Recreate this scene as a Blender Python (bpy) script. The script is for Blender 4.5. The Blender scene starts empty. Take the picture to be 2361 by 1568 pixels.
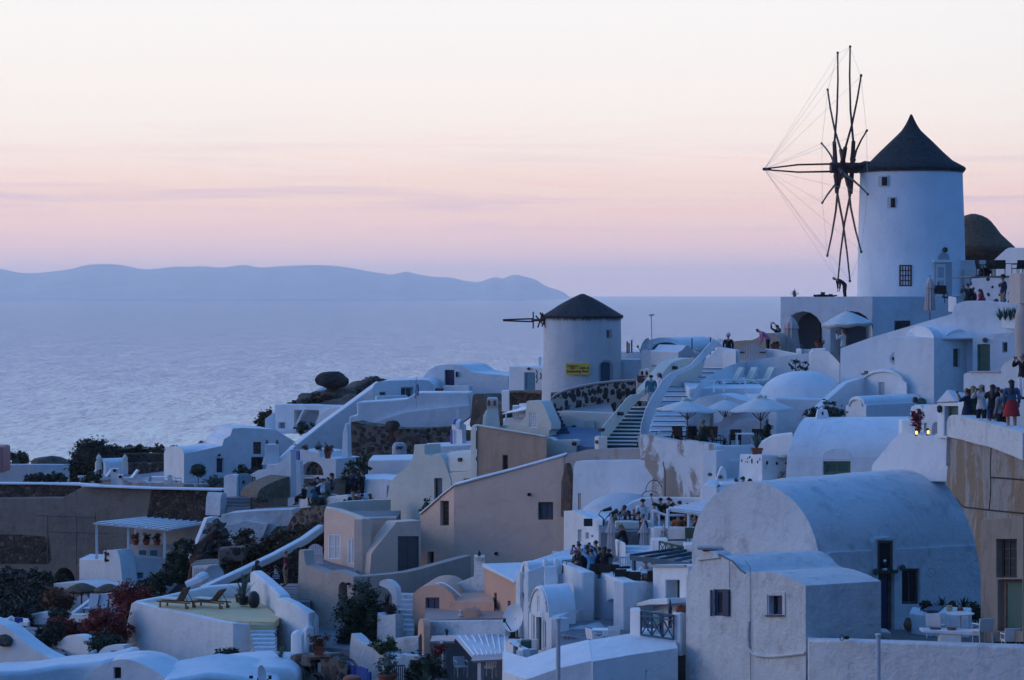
import bpy, bmesh, math, random
from mathutils import Vector, Matrix, noise
from mathutils.geometry import tessellate_polygon
R = math.radians
random.seed(7)
S = bpy.context.scene
COL = S.collection
# A photo-plane point (2361 px wide picture, eye level at row HY) at D metres from the camera
F, CX, HY = 5554.0, 1180.5, 670.0
def P(x, y, D): return Vector(((x-CX)/F*D, D, (HY-y)/F*D))
def Z(y, D): return (HY-y)/F*D
ORG = {}
class MB:
    def __init__(s): s.v, s.f = [], []
    def add(s, vs, fs):
        o = len(s.v); s.v += [Vector(v) for v in vs]; s.f += [tuple(i+o for i in f) for f in fs]
    def build(s, name, mat, org=Vector((0,0,0)), bev=0, ang=38, seg=2):
        me = bpy.data.meshes.new(name)
        me.from_pydata([v-org for v in s.v], [], s.f)
        bm = bmesh.new(); bm.from_mesh(me)
        bmesh.ops.remove_doubles(bm, verts=bm.verts, dist=1e-4)
        bmesh.ops.recalc_face_normals(bm, faces=bm.faces)
        bm.to_mesh(me); bm.free()
        me.materials.append(mat)
        me.shade_smooth(); me.set_sharp_from_angle(angle=R(ang))
        o = bpy.data.objects.new(name, me); COL.objects.link(o)
        if bev:
            m = o.modifiers.new('bevel', 'BEVEL'); m.width = bev; m.segments = seg
            m.limit_method = 'ANGLE'; m.angle_limit = R(42); m.harden_normals = True; m.use_clamp_overlap = True
        return o
def tag(o, label, cat, group=None, kind=None):
    if label: o['label'] = label
    if cat: o['category'] = cat
    if group: o['group'] = group
    if kind: o['kind'] = kind
    return o
def T(name, label, cat, at, group=None):
    o = bpy.data.objects.new(name, None); COL.objects.link(o)
    o.empty_display_size = .3
    loc = P(*at) if not isinstance(at, Vector) else at
    o.location = loc; ORG[o.name] = loc.copy()
    return tag(o, label, cat, group, 'thing')
def part(t, name, mb, mat, bev=0, label=None, ang=38, seg=2):
    org = ORG[t.name]
    o = mb.build(name, mat, org, bev, ang, seg); o.parent = t; ORG[o.name] = org
    if label: o['label'] = label
    return o
def one(name, label, cat, mb, mat, bev=0, group=None, kind=None, ang=38):   # a thing that is one mesh
    n = len(mb.v); c = sum(mb.v, Vector())/n; c.z = min(v.z for v in mb.v)
    o = mb.build(name, mat, c, bev, ang); o.location = c; ORG[o.name] = c
    return tag(o, label, cat, group, kind or 'thing')
def dup(o, parent=None, loc=None, rz=None, label=None, scale=None):
    c = o.copy(); COL.objects.link(c)
    if parent: c.parent = parent
    if loc is not None: c.location = loc
    if rz is not None: c.rotation_euler.z = rz
    if scale: c.scale = (scale,)*3
    if label: c['label'] = label
    for ch in list(o.children): dup(ch, c)
    return c
# ---- shapes
class PL:                                    # vertical plane through two plan points
    def __init__(s, x1, D1, x2, D2):
        s.A = P(x1, HY, D1); s.B = P(x2, HY, D2); d = s.B-s.A
        s.u = d.normalized(); s.n = Vector((s.u.y, -s.u.x, 0))
        if s.n.y > 0: s.n = -s.n
    def D(s, x):
        k = (x-CX)/F; d = s.B-s.A
        t = (s.A.x-k*s.A.y)/(k*d.y-d.x)
        return s.A.y+t*d.y
    def at(s, x, y, off=0): return P(x, y, s.D(x)) + s.n*off
def flat(D): return PL(0, D, 2361, D)
def arc(cx, cy, rx, ry, a0, a1, n=12):
    return [(cx+rx*math.cos(R(a0+(a1-a0)*i/n)), cy-ry*math.sin(R(a0+(a1-a0)*i/n))) for i in range(n+1)]
def archp(x0, x1, yt, ys, yb, n=12):          # door/vault outline: apex yt, springing ys, foot yb
    return [(x0, yb)]+arc((x0+x1)/2, ys, (x1-x0)/2, ys-yt, 180, 0, n)+[(x1, yb)]
def rect(x0, y0, x1, y1): return [(x0, y1), (x0, y0), (x1, y0), (x1, y1)]
def sm(pts, n=4):                             # Catmull-Rom through the points
    out = []
    for i in range(len(pts)-1):
        p0, p1, p2, p3 = pts[max(i-1,0)], pts[i], pts[i+1], pts[min(i+2,len(pts)-1)]
        for k in range(n):
            t = k/n
            out.append(tuple(.5*((2*b)+(-a+c)*t+(2*a-5*b+4*c-d)*t*t+(-a+3*b-3*c+d)*t**3) for a,b,c,d in zip(p0,p1,p2,p3)))
    return out+[tuple(pts[-1])]
def slab(mb, pl, pts, depth=.3, holes=(), vec=None, off=0):
    """outline on a plane, given depth; holes = [(outline, depth)] are recesses"""
    vec = Vector(vec) if vec is not None else -pl.n*depth
    fr = [pl.at(x, y, off) for x, y in pts]
    loops = [fr]+[[pl.at(x, y, off) for x, y in h] for h, d in holes]
    allv = [v for l in loops for v in l]
    tri = tessellate_polygon(loops)
    n = len(fr); base = len(mb.v)
    mb.v += [v.copy() for v in allv]+[v+vec for v in fr]
    nb = base+len(allv)
    mb.f += [tuple(base+i for i in t) for t in tri]
    if holes: mb.f += [tuple(nb+i for i in t) for t in tessellate_polygon([fr])]
    else: mb.f += [tuple(nb+i for i in t) for t in tri]
    mb.f += [(base+i, base+(i+1)%n, nb+(i+1)%n, nb+i) for i in range(n)]
    o = base+n
    for h, d in holes:
        m = len(h); hv = len(mb.v)
        mb.v += [mb.v[o+i]-pl.n*d for i in range(m)]
        mb.f += [(o+i, o+(i+1)%m, hv+(i+1)%m, hv+i) for i in range(m)]
        mb.f += [tuple(hv+i for i in t) for t in tessellate_polygon([[mb.v[hv+i] for i in range(m)]])]
        o += m
def blk(mb, cols, yb, vec=(0,4,0), zb=None):
    """solid with a broken front: columns (x, top row, D) left to right, flat foot, back = front + vec"""
    fr = [P(*c) for c in cols]; vec = Vector(vec)
    if zb is None: zb = min(Z(yb, c[2]) for c in cols)
    n = len(fr); lo = [Vector((v.x, v.y, zb)) for v in fr]
    bk = [v+vec for v in fr]; bl = [Vector((v.x, v.y, zb)) for v in bk]
    f = []
    for i in range(n-1):
        f += [(i,i+1,n+i+1,n+i), (i+1,i,2*n+i,2*n+i+1), (2*n+i+1,2*n+i,3*n+i,3*n+i+1), (n+i,n+i+1,3*n+i+1,3*n+i)]
    f += [(0,n,3*n,2*n), (n-1,2*n-1,4*n-1,3*n-1)]
    mb.add(fr+lo+bk+bl, f)
def box(mb, c, s, rz=0, tilt=None):
    c = Vector(c); m = Matrix.Rotation(rz, 3, 'Z')
    if tilt is not None: m = m @ tilt
    vs = [c+m@Vector((s[0]*a/2, s[1]*b/2, s[2]*d/2)) for a in (-1,1) for b in (-1,1) for d in (-1,1)]
    mb.add(vs, [(0,1,3,2),(4,6,7,5),(0,4,5,1),(2,3,7,6),(0,2,6,4),(1,5,7,3)])
def tube(mb, pts, r, n=6, r2=None, cap=True):
    pts = [Vector(p) for p in pts]; rings = []
    for i, p in enumerate(pts):
        d = (pts[min(i+1,len(pts)-1)]-pts[max(i-1,0)]).normalized()
        a = d.cross(Vector((0,0,1)) if abs(d.z) < .9 else Vector((1,0,0))).normalized(); b = d.cross(a)
        t = i/max(1,len(pts)-1); rr = r if r2 is None else r+(r2-r)*t
        rings.append([p+(a*math.cos(2*math.pi*k/n)+b*math.sin(2*math.pi*k/n))*rr for k in range(n)])
    vs = [v for rg in rings for v in rg]; f = []
    for i in range(len(rings)-1):
        f += [(i*n+k, i*n+(k+1)%n, (i+1)*n+(k+1)%n, (i+1)*n+k) for k in range(n)]
    if cap: f += [tuple(range(n)), tuple(range((len(rings)-1)*n, len(rings)*n))]
    mb.add(vs, f)
def lathe(mb, c, prof, n=24, sx=1, sy=1, rz=0, wob=0):
    c = Vector(c); vs, f = [], []
    for j, (r, z) in enumerate(prof):
        for k in range(n):
            a = 2*math.pi*k/n
            w = 1+wob*noise.noise(Vector((math.cos(a)*2, math.sin(a)*2, z*1.3)))
            v = Vector((r*sx*math.cos(a)*w, r*sy*math.sin(a)*w, 0)); v.rotate(Matrix.Rotation(rz,3,'Z'))
            vs.append(c+v+Vector((0,0,z+wob*.5*r*noise.noise(Vector((math.cos(a)*5, math.sin(a)*5, z*3+9))))))
    m = len(prof)
    for j in range(m-1): f += [(j*n+k, j*n+(k+1)%n, (j+1)*n+(k+1)%n, (j+1)*n+k) for k in range(n)]
    f += [tuple(range(n))[::-1], tuple(range((m-1)*n, m*n))]
    mb.add(vs, f)
def blob(mb, c, r, amp=.2, fr=1.2, n=3, seed=0, flat_z=None):
    bm = bmesh.new(); bmesh.ops.create_icosphere(bm, subdivisions=n, radius=1)
    vs = []
    for v in bm.verts:
        k = 1+amp*noise.fractal(v.co*fr+Vector((seed*3.1,seed,0)), 1, 2, 4)
        p = Vector((v.co.x*r[0]*k, v.co.y*r[1]*k, v.co.z*r[2]*k))
        if flat_z is not None: p.z = max(p.z, flat_z)
        vs.append(Vector(c)+p)
    mb.add(vs, [tuple(v.index for v in f.verts) for f in bm.faces]); bm.free()
def leaves(mb, c, r, n, s=.12, seed=0, clump=26, up=.0, hollow=.35):
    """leaf faces gathered in clumps through an ellipsoid with an uneven outline"""
    rnd = random.Random(seed); c = Vector(c); vs, f = [], []
    cl = []
    for i in range(max(3, n//clump)):
        d = Vector((rnd.gauss(0,1), rnd.gauss(0,1), rnd.gauss(0,1))).normalized()
        k = rnd.uniform(hollow, 1)**.5*(1+.22*noise.noise(d*2.1+Vector((seed,0,0))))
        cl.append((Vector((d.x*r[0]*k, d.y*r[1]*k, d.z*r[2]*k)), rnd.uniform(.6,1.25)))
    m = min(r)
    n = int(n*1.5); s *= 1.25
    if n > 220 and hollow < .5: blob(mb, c, (r[0]*.55,r[1]*.55,r[2]*.55), .7, 3.5, 2, seed)
    for i in range(n):
        o, sc = cl[i % len(cl)]
        p = c+o+Vector((rnd.gauss(0,.14*m+.03), rnd.gauss(0,.14*m+.03), rnd.gauss(0,.12*m+.03)))*sc
        a = Vector((rnd.gauss(0,1), rnd.gauss(0,1), rnd.gauss(0,.6)+up)).normalized()
        b = a.cross(Vector((rnd.gauss(0,1), rnd.gauss(0,1), rnd.gauss(0,1)))).normalized()
        L = s*rnd.uniform(.6,1.4); w = L*.42; q = len(vs)
        vs += [p-a*L*.5, p+b*w*.5, p+a*L*.5, p-b*w*.5]; f.append((q,q+1,q+2,q+3))
    mb.add(vs, f)
def spikes(mb, c, h, n, w=.09, seed=0, spread=.75):
    rnd = random.Random(seed); c = Vector(c)
    for i in range(n):
        a = 2*math.pi*i/n*2.4+rnd.uniform(-.3,.3); t = rnd.uniform(.12,1)*spread; L = h*rnd.uniform(.75,1.1)
        d = Vector((math.cos(a), math.sin(a), 0)); s = Vector((-math.sin(a), math.cos(a), 0)); pr = None; rows = []
        for k in range(5):
            u = k/4; p = c+d*(L*t*u**1.1)+Vector((0,0,L*(u*(1.15-t*.5)-.28*t*u*u)))
            ww = w*(1-u)**.6*(.7+.6*u)
            rows += [p-s*ww, p+s*ww-d*0, p+Vector((0,0,-.02))-d*.02]
        q = [(3*k+i0, 3*k+i1, 3*k+3+i1, 3*k+3+i0) for k in range(4) for i0, i1 in ((0,1),(1,2),(2,0))]
        mb.add(rows, q)
# ---- materials
def newmat(name):
    m = bpy.data.materials.new(name); m.use_nodes = True; nt = m.node_tree; nt.nodes.clear()
    o = nt.nodes.new('ShaderNodeOutputMaterial'); b = nt.nodes.new('ShaderNodeBsdfPrincipled')
    nt.links.new(b.outputs[0], o.inputs[0]); return m, nt, b
def N(nt, typ, **k):
    n = nt.nodes.new('ShaderNode'+typ)
    for a, v in k.items():
        if a in n.bl_rna.properties: setattr(n, a, v)
        else: n.inputs[a.replace('_',' ')].default_value = v
    return n
def coords(nt, sc=(1,1,1)):
    t = nt.nodes.new('ShaderNodeTexCoord'); m = nt.nodes.new('ShaderNodeMapping'); m.inputs['Scale'].default_value = sc
    nt.links.new(t.outputs['Object'], m.inputs[0]); return m.outputs[0]
def noise_t(nt, sc, scale=(1,1,1), detail=5, rough=.6, dist=0):
    n = N(nt, 'TexNoise', Scale=sc, Detail=detail, Roughness=rough, Distortion=dist)
    nt.links.new(coords(nt, scale), n.inputs['Vector']); return n.outputs['Fac']
def ramp(nt, fac, stops):
    r = nt.nodes.new('ShaderNodeValToRGB'); nt.links.new(fac, r.inputs[0]); e = r.color_ramp.elements
    while len(e) < len(stops): e.new(.5)
    for el, (p, c) in zip(e, stops):
        el.position = p; el.color = (c,c,c,1) if isinstance(c,(int,float)) else (*c,1)
    return r.outputs[0]
def mixc(nt, fac, a, b, mode='MIX'):
    m = nt.nodes.new('ShaderNodeMix'); m.data_type = 'RGBA'; m.blend_type = mode
    for s, v in ((0,fac),(6,a),(7,b)):
        if isinstance(v, (int,float)): m.inputs[s].default_value = v
        elif isinstance(v, tuple): m.inputs[s].default_value = (*v,1)
        else: nt.links.new(v, m.inputs[s])
    return m.outputs[2]
def bump(nt, b, hs):
    prev = None
    for h, st, di in hs:
        n = N(nt, 'Bump', Strength=st, Distance=di); nt.links.new(h, n.inputs['Height'])
        if prev: nt.links.new(prev, n.inputs['Normal'])
        prev = n.outputs[0]
    nt.links.new(prev, b.inputs['Normal'])
def paint(name, col, rough=.55, var=.12, sc=3, metal=0, bs=.1):
    m, nt, b = newmat(name)
    nz = noise_t(nt, sc)
    d = tuple(c*(1-var) for c in col); l = tuple(min(1,c*(1+var)) for c in col)
    nt.links.new(ramp(nt, nz, [(.3,d),(.7,l)]), b.inputs['Base Color'])
    b.inputs['Roughness'].default_value = rough; b.inputs['Metallic'].default_value = metal
    if bs: bump(nt, b, [(noise_t(nt, sc*6), bs, .02)])
    return m
def plaster(name, col, dirt=(.3,.29,.28), dirt_amt=.25, streak=.3, worn=None, worn_at=.62, rough=.9, cracks=0, lump=1):
    m, nt, b = newmat(name)
    c = ramp(nt, noise_t(nt, .35, detail=4), [(.3, tuple(x*.9 for x in col)), (.68, col)])
    f1 = ramp(nt, noise_t(nt, 1.1, detail=8, rough=.7), [(.52,0),(.8,dirt_amt)])
    c = mixc(nt, f1, c, dirt)
    if streak:
        f2 = ramp(nt, noise_t(nt, 1.6, scale=(1,1,.12), detail=6, rough=.65), [(.5,0),(.78,streak)])
        c = mixc(nt, f2, c, tuple(x*.62 for x in col))
    if worn:
        f3 = ramp(nt, noise_t(nt, .55, scale=(1,1,.6), detail=9, rough=.68, dist=.4), [(worn_at,0),(worn_at+.05,1)])
        c = mixc(nt, f3, c, worn)
    hs = [(noise_t(nt, .7, detail=4), .6, .2), (noise_t(nt, 5, detail=6), .35*min(2,lump), .025*lump)]+([(noise_t(nt, 1.8, detail=9, rough=.72), .9, .12*lump)] if lump > 1 else [])
    if cracks:
        v = N(nt, 'TexVoronoi', feature='DISTANCE_TO_EDGE', Scale=cracks)
        w = N(nt, 'TexNoise', Scale=1.5, Detail=6); cc = coords(nt, (1,1,.75)); nt.links.new(cc, w.inputs['Vector'])
        nt.links.new(mixc(nt, .3, cc, w.outputs['Color']), v.inputs['Vector'])
        f4 = ramp(nt, v.outputs['Distance'], [(0,1),(.018,0)])
        c = mixc(nt, f4, c, (.06,.05,.045)); 
    nt.links.new(c, b.inputs['Base Color']); b.inputs['Roughness'].default_value = rough
    bump(nt, b, hs); return m
def stone(name, stops, mortar, sc=2.2, edge=.06, zsc=1.3, depth=.08, mix=.08):
    m, nt, b = newmat(name)
    co = coords(nt, (1,1,zsc)); w = N(nt, 'TexNoise', Scale=2, Detail=3); nt.links.new(co, w.inputs['Vector'])
    mx = mixc(nt, mix, co, w.outputs['Color'])
    v = N(nt, 'TexVoronoi', feature='F1', Scale=sc); nt.links.new(mx, v.inputs['Vector'])
    e = N(nt, 'TexVoronoi', feature='DISTANCE_TO_EDGE', Scale=sc); nt.links.new(mx, e.inputs['Vector'])
    sep = nt.nodes.new('ShaderNodeSeparateColor'); nt.links.new(v.outputs['Color'], sep.inputs[0])
    c = ramp(nt, sep.outputs[0], stops)
    c = mixc(nt, ramp(nt, noise_t(nt, 6, detail=6), [(.35,0),(.75,.5)]), c, tuple(x*.5 for x in stops[0][1]))
    f = ramp(nt, e.outputs['Distance'], [(edge*.55,1),(edge,0)])
    c = mixc(nt, f, c, mortar)
    nt.links.new(c, b.inputs['Base Color']); b.inputs['Roughness'].default_value = .95
    bump(nt, b, [(ramp(nt, e.outputs['Distance'], [(0,0),(edge*2.5,1)]), .9, depth), (noise_t(nt, 9), .4, .02)])
    return m
def pebbles(name, lo, hi, mortar, sc=3, r0=.3, r1=.52):
    m, nt, b = newmat(name); co = coords(nt); w = N(nt, 'TexNoise', Scale=2.2, Detail=4); nt.links.new(co, w.inputs['Vector'])
    v = N(nt, 'TexVoronoi', feature='F1', Scale=sc); nt.links.new(mixc(nt, .16, co, w.outputs['Color']), v.inputs['Vector'])
    sep = nt.nodes.new('ShaderNodeSeparateColor'); nt.links.new(v.outputs['Color'], sep.inputs[0])
    rr = nt.nodes.new('ShaderNodeMapRange'); nt.links.new(sep.outputs[1], rr.inputs[0]); rr.inputs[3].default_value = r0; rr.inputs[4].default_value = r1
    d = nt.nodes.new('ShaderNodeMath'); d.operation = 'SUBTRACT'; nt.links.new(v.outputs['Distance'], d.inputs[0]); nt.links.new(rr.outputs[0], d.inputs[1])
    d2 = nt.nodes.new('ShaderNodeMath'); d2.operation = 'ADD'; nt.links.new(d.outputs[0], d2.inputs[0]); d2.inputs[1].default_value = .5
    f = ramp(nt, d2.outputs[0], [(.48,0),(.52,1)])
    c = mixc(nt, f, ramp(nt, sep.outputs[0], [(0,lo),(1,hi)]), mixc(nt, ramp(nt, noise_t(nt, 1.2, detail=7), [(.4,0),(.75,.5)]), mortar, tuple(x*.6 for x in mortar)))
    nt.links.new(c, b.inputs['Base Color']); b.inputs['Roughness'].default_value = .95
    bump(nt, b, [(ramp(nt, d2.outputs[0], [(.3,1),(.55,0)]), .8, .05), (noise_t(nt, 9), .4, .02)]); return m
def leafmat(name, a, b2, c3=None, sc=2.5):
    m, nt, b = newmat(name)
    st = [(.3,a),(.62,b2)]+([(.78,c3)] if c3 else [])
    nt.links.new(ramp(nt, noise_t(nt, sc, detail=3, rough=.8), st), b.inputs['Base Color'])
    b.inputs['Roughness'].default_value = .65; return m
def ground(name, a, b2, c3, sc=.5, bs=.6):
    m, nt, b = newmat(name)
    c = ramp(nt, noise_t(nt, sc, detail=8, rough=.7), [(.34,a),(.5,b2),(.68,c3)])
    nt.links.new(c, b.inputs['Base Color']); b.inputs['Roughness'].default_value = .97
    bump(nt, b, [(noise_t(nt, 1.2, detail=8, rough=.7), bs, .5), (noise_t(nt, 7, detail=5), .5, .08)]); return m
def emit(name, col, st):
    m, nt, b = newmat(name); b.inputs['Base Color'].default_value = (*col,1)
    b.inputs['Emission Color'].default_value = (*col,1); b.inputs['Emission Strength'].default_value = st; return m
WHITE = plaster('whitewash', (.78,.79,.79), dirt=(.4,.39,.38), dirt_amt=.42, streak=.26)
WHITE_OLD = plaster('weathered_whitewash', (.74,.74,.73), dirt=(.25,.24,.23), dirt_amt=.75, streak=.5, lump=1.4)
WHITE_PEEL = plaster('peeling_whitewash', (.76,.76,.76), dirt_amt=.25, streak=.3, worn=(.36,.29,.23), worn_at=.5)
CREAM = plaster('pale_cream_plaster', (.68,.66,.57), dirt_amt=.15, streak=.12)
BEIGE = plaster('beige_plaster', (.8,.56,.43), dirt=(.36,.28,.22), dirt_amt=.3, streak=.22)
BROWN = plaster('stained_brown_plaster', (.43,.3,.22), dirt=(.16,.12,.09), dirt_amt=.6, streak=.7)
PEACH = plaster('peach_plaster', (.68,.39,.27), dirt=(.4,.26,.2), dirt_amt=.3, streak=.16)
OCHRE = plaster('cracked_ochre_plaster', (.44,.39,.34), dirt=(.06,.05,.045), dirt_amt=.95, streak=.6, worn=(.33,.225,.14), worn_at=.5, lump=3)
CONC = plaster('raw_concrete', (.27,.23,.19), dirt=(.08,.07,.06), dirt_amt=.8, streak=.8, lump=2)
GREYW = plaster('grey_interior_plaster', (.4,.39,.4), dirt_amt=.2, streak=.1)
LAVA = stone('lava_stone', [(0,(.03,.025,.022)),(.45,(.12,.08,.058)),(.8,(.07,.062,.06)),(1,(.24,.17,.125))], (.02,.018,.016), sc=3.4, edge=.05, mix=.2)
LAVAM = pebbles('lava_stone_in_mortar', (.025,.024,.026), (.11,.075,.055), (.19,.15,.12), 3.2, .44, .7)
PEBBLE = pebbles('dark_stones_in_pale_mortar', (.02,.018,.02), (.075,.06,.055), (.5,.41,.35), 2.9, .4, .64)
PEBBLEW = pebbles('dark_stones_in_white_mortar', (.025,.025,.03), (.06,.055,.06), (.74,.74,.74), 3.0, .16, .42)
THATCH = paint('grey_thatch', (.032,.032,.034), .95, .5, 4, bs=.9)
THATCHB = paint('brown_thatch', (.12,.072,.042), .95, .45, 4, bs=.9)
STRAW = paint('dry_straw_thatch', (.2,.145,.1), .95, .35, 5, bs=.9)
REDWOOD = paint('dark_red_timber', (.06,.017,.014), .6, .3, 6)
POLE = paint('weathered_pole_timber', (.1,.065,.035), .7, .35, 3)
DARKPOLE = paint('dark_pole_timber', (.035,.03,.03), .7, .3, 3)
TEAK = paint('teak_timber', (.17,.065,.03), .5, .25, 5)
RUST = paint('rusty_brown_timber', (.16,.05,.025), .8, .3, 3)
BROWNF = paint('dark_brown_frame_timber', (.07,.035,.028), .7, .3, 5)
OLDWOOD = paint('old_grey_brown_timber', (.1,.065,.05), .85, .45, 5, bs=.5)
GLASS = paint('dark_glass', (.012,.014,.02), .12, .1, 2, bs=0)
LOGSHADE = plaster('loggia_shade_grey', (.2,.195,.2), dirt_amt=.25, streak=.15)  # shade inside the loggia arches, put into the colour of their back panels
DARK = paint('dark_interior', (.012,.011,.012), .9, .2, 2, bs=0)
NAVY = paint('navy_paint', (.01,.022,.075), .5, .2, 4)
BLUE = paint('bright_blue_paint', (.015,.075,.32), .5, .15, 4)
TEAL = paint('teal_paint', (.04,.2,.3), .55, .15, 4)
TEALD = paint('dark_teal_paint', (.012,.075,.12), .5, .2, 4)
SLATE = paint('slate_grey_paint', (.085,.085,.095), .6, .15, 3)
GREEN = paint('sage_green_paint', (.075,.13,.085), .55, .15, 4)
GREEND = paint('dark_green_paint', (.045,.1,.075), .55, .15, 4)
BLUEST = paint('blue_step_paint', (.022,.065,.105), .7, .2, 2)
WPAINT = paint('white_paint', (.78,.78,.78), .5, .06, 3, bs=.03)
WGREY = paint('pale_grey_paint', (.5,.5,.52), .6, .08, 3)
CLOTHW = paint('off_white_canvas', (.68,.65,.6), .9, .08, 3)
CLOTHP = paint('pinkish_beige_canvas', (.55,.44,.4), .9, .1, 3)
CUSH = paint('cream_cushion', (.7,.68,.58), .9, .06, 3)
TERRA = paint('terracotta', (.3,.09,.05), .8, .2, 4)
BLACK = paint('black_metal', (.012,.012,.014), .5, .2, 4)
WICKER = paint('dark_wicker', (.03,.02,.018), .8, .4, 14, bs=.6)
YELLOWF = paint('ochre_yellow_floor', (.66,.5,.27), .85, .1, 1.5)
DECK = paint('blue_grey_deck', (.06,.12,.2), .6, .12, 1)
FLOORG = paint('grey_paving', (.2,.2,.21), .9, .2, 2)
PINKF = paint('pink_paving', (.42,.32,.3), .9, .15, 2)
GREYROOF = plaster('grey_screed', (.42,.38,.36), dirt_amt=.5, streak=0)
ROCK = ground('rock', (.045,.04,.036), (.13,.105,.085), (.24,.2,.16), .45, 1)
BOULD = ground('dark_boulder', (.018,.016,.017), (.036,.032,.032), (.06,.05,.048), .8, .8)
SCRUB = leafmat('dry_scrub', (.035,.022,.012), (.085,.055,.025), (.05,.05,.02), 1.2)
LEAF = leafmat('dark_green_leaves', (.012,.022,.014), (.035,.055,.025), (.06,.085,.04))
LEAFL = leafmat('fresh_green_leaves', (.03,.06,.015), (.075,.12,.03))
LEAFG = leafmat('grey_green_leaves', (.04,.06,.05), (.1,.13,.11))
REDL = leafmat('red_bougainvillea', (.07,.02,.014), (.3,.025,.02), (.07,.06,.02), 1.6)
ORL = leafmat('orange_flowers', (.05,.035,.014), (.2,.05,.018), (.05,.06,.02), 2)
AGAVE = leafmat('agave_leaf', (.04,.075,.055), (.1,.15,.11), None, 3)
SKIN = paint('skin', (.42,.24,.17), .6, .06, 6, bs=0)
HAIRD = paint('black_hair', (.012,.01,.01), .5, .2, 10)
HAIRB = paint('brown_hair', (.05,.025,.016), .5, .2, 10)
HAIRL = paint('blond_hair', (.3,.19,.09), .5, .2, 10)
HAIRG = paint('grey_hair', (.22,.2,.19), .5, .2, 10)
_cl = {}
def cloth(c):
    if c not in _cl: _cl[c] = paint('cloth', c, .9, .12, 8)
    return _cl[c]
# ---- camera, light, sky
cam = bpy.data.cameras.new('camera'); co = bpy.data.objects.new('camera', cam); COL.objects.link(co)
cam.sensor_width = 36; cam.lens = F/2361*36; cam.clip_start = 1; cam.clip_end = 80000
co.rotation_euler = (R(90),0,0); cam.shift_y = (HY-784)/2361
S.camera = co
S.view_settings.view_transform = 'Standard'; S.view_settings.look = 'None'
S.view_settings.exposure = 0; S.view_settings.gamma = 1; S.view_settings.use_curve_mapping = False
S.render.engine = 'CYCLES'; S.cycles.use_denoising = True
S.cycles.max_bounces = 6; S.cycles.diffuse_bounces = 3; S.cycles.glossy_bounces = 2; S.cycles.volume_bounces = 2
S.cycles.use_light_tree = True; S.cycles.sample_clamp_indirect = 4
SUN_AZ, SUN_EL = -92, 4                       # the sun has gone down left of the picture: only its soft glow is left
W = bpy.data.worlds.new('World'); S.world = W; W.use_nodes = True
nt = W.node_tree; nt.nodes.clear()
wo = nt.nodes.new('ShaderNodeOutputWorld'); bg = nt.nodes.new('ShaderNodeBackground'); nt.links.new(bg.outputs[0], wo.inputs[0])
tc = nt.nodes.new('ShaderNodeTexCoord'); sp = nt.nodes.new('ShaderNodeSeparateXYZ'); nt.links.new(tc.outputs['Generated'], sp.inputs[0])
def lin(r,g,b): return tuple(((c/255)/12.92 if c < 10 else ((c/255+.055)/1.055)**2.4) for c in (r,g,b))
def mth(op, a, b=None, c=None):
    n = nt.nodes.new('ShaderNodeMath'); n.operation = op
    for i, v in enumerate((a,b,c)):
        if v is None: continue
        if isinstance(v,(int,float)): n.inputs[i].default_value = v
        else: nt.links.new(v, n.inputs[i])
    return n.outputs[0]
zz = sp.outputs[2]
# thin streaky clouds low over the sunset bend the colour bands a little
mp = nt.nodes.new('ShaderNodeMapping'); mp.inputs['Scale'].default_value = (3.2,3.2,75); mp.inputs['Rotation'].default_value = (0,R(.9),0); nt.links.new(tc.outputs['Generated'], mp.inputs[0])
cn = N(nt, 'TexNoise', Scale=1.6, Detail=6, Roughness=.55, Distortion=.6); nt.links.new(mp.outputs[0], cn.inputs['Vector'])
zl = mth('ADD', zz, mth('MULTIPLY', mth('SUBTRACT', cn.outputs['Fac'], .5), .018))
glow = ramp(nt, mth('MULTIPLY', zl, 1.6), [(0,lin(248,212,208)),(.02,lin(254,213,205)),(.04,lin(255,214,203)),(.064,lin(255,221,205)),(.086,lin(255,232,219)),
        (.112,lin(254,241,232)),(.154,lin(251,244,238)),(.2,lin(250,245,243)),(.29,(1.2,1.24,1.42)),(.46,(1.03,1.22,1.55)),(.62,(.4,.7,1.33)),(1,(.105,.335,.92))])
east = ramp(nt, zz, [(0,(.052,.12,.315)),(.1,(.063,.155,.42)),(.35,(.057,.193,.55)),(1,(.073,.255,.71))])
# sunset side by direction
gx, gy = math.sin(R(-40)), math.cos(R(-40))
dt = mth('ADD', mth('MULTIPLY', sp.outputs[0], gx), mth('MULTIPLY', sp.outputs[1], gy))
wf = nt.nodes.new('ShaderNodeMapRange'); wf.interpolation_type = 'SMOOTHSTEP'
wf.inputs[1].default_value = -.15; wf.inputs[2].default_value = .7; nt.links.new(dt, wf.inputs[0])
sky = mixc(nt, wf.outputs[0], east, glow)
# mauve cloud bars
mp2 = nt.nodes.new('ShaderNodeMapping'); mp2.inputs['Scale'].default_value = (4.5,4.5,110); mp2.inputs['Location'].default_value = (.3,0,4.1); nt.links.new(tc.outputs['Generated'], mp2.inputs[0])
c2 = N(nt, 'TexNoise', Scale=1.5, Detail=7, Roughness=.6, Distortion=.9); nt.links.new(mp2.outputs[0], c2.inputs['Vector'])
band = ramp(nt, zz, [(0,0),(.018,.25),(.038,1),(.055,.5),(.075,0)])
cf = mth('MULTIPLY', ramp(nt, c2.outputs['Fac'], [(.5,0),(.72,.75)]), band)
sky = mixc(nt, cf, sky, lin(216,192,208))
pk = mth('MULTIPLY', ramp(nt, c2.outputs['Fac'], [(.3,.55),(.45,0)]), band)
sky = mixc(nt, pk, sky, lin(255,206,200))
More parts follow.
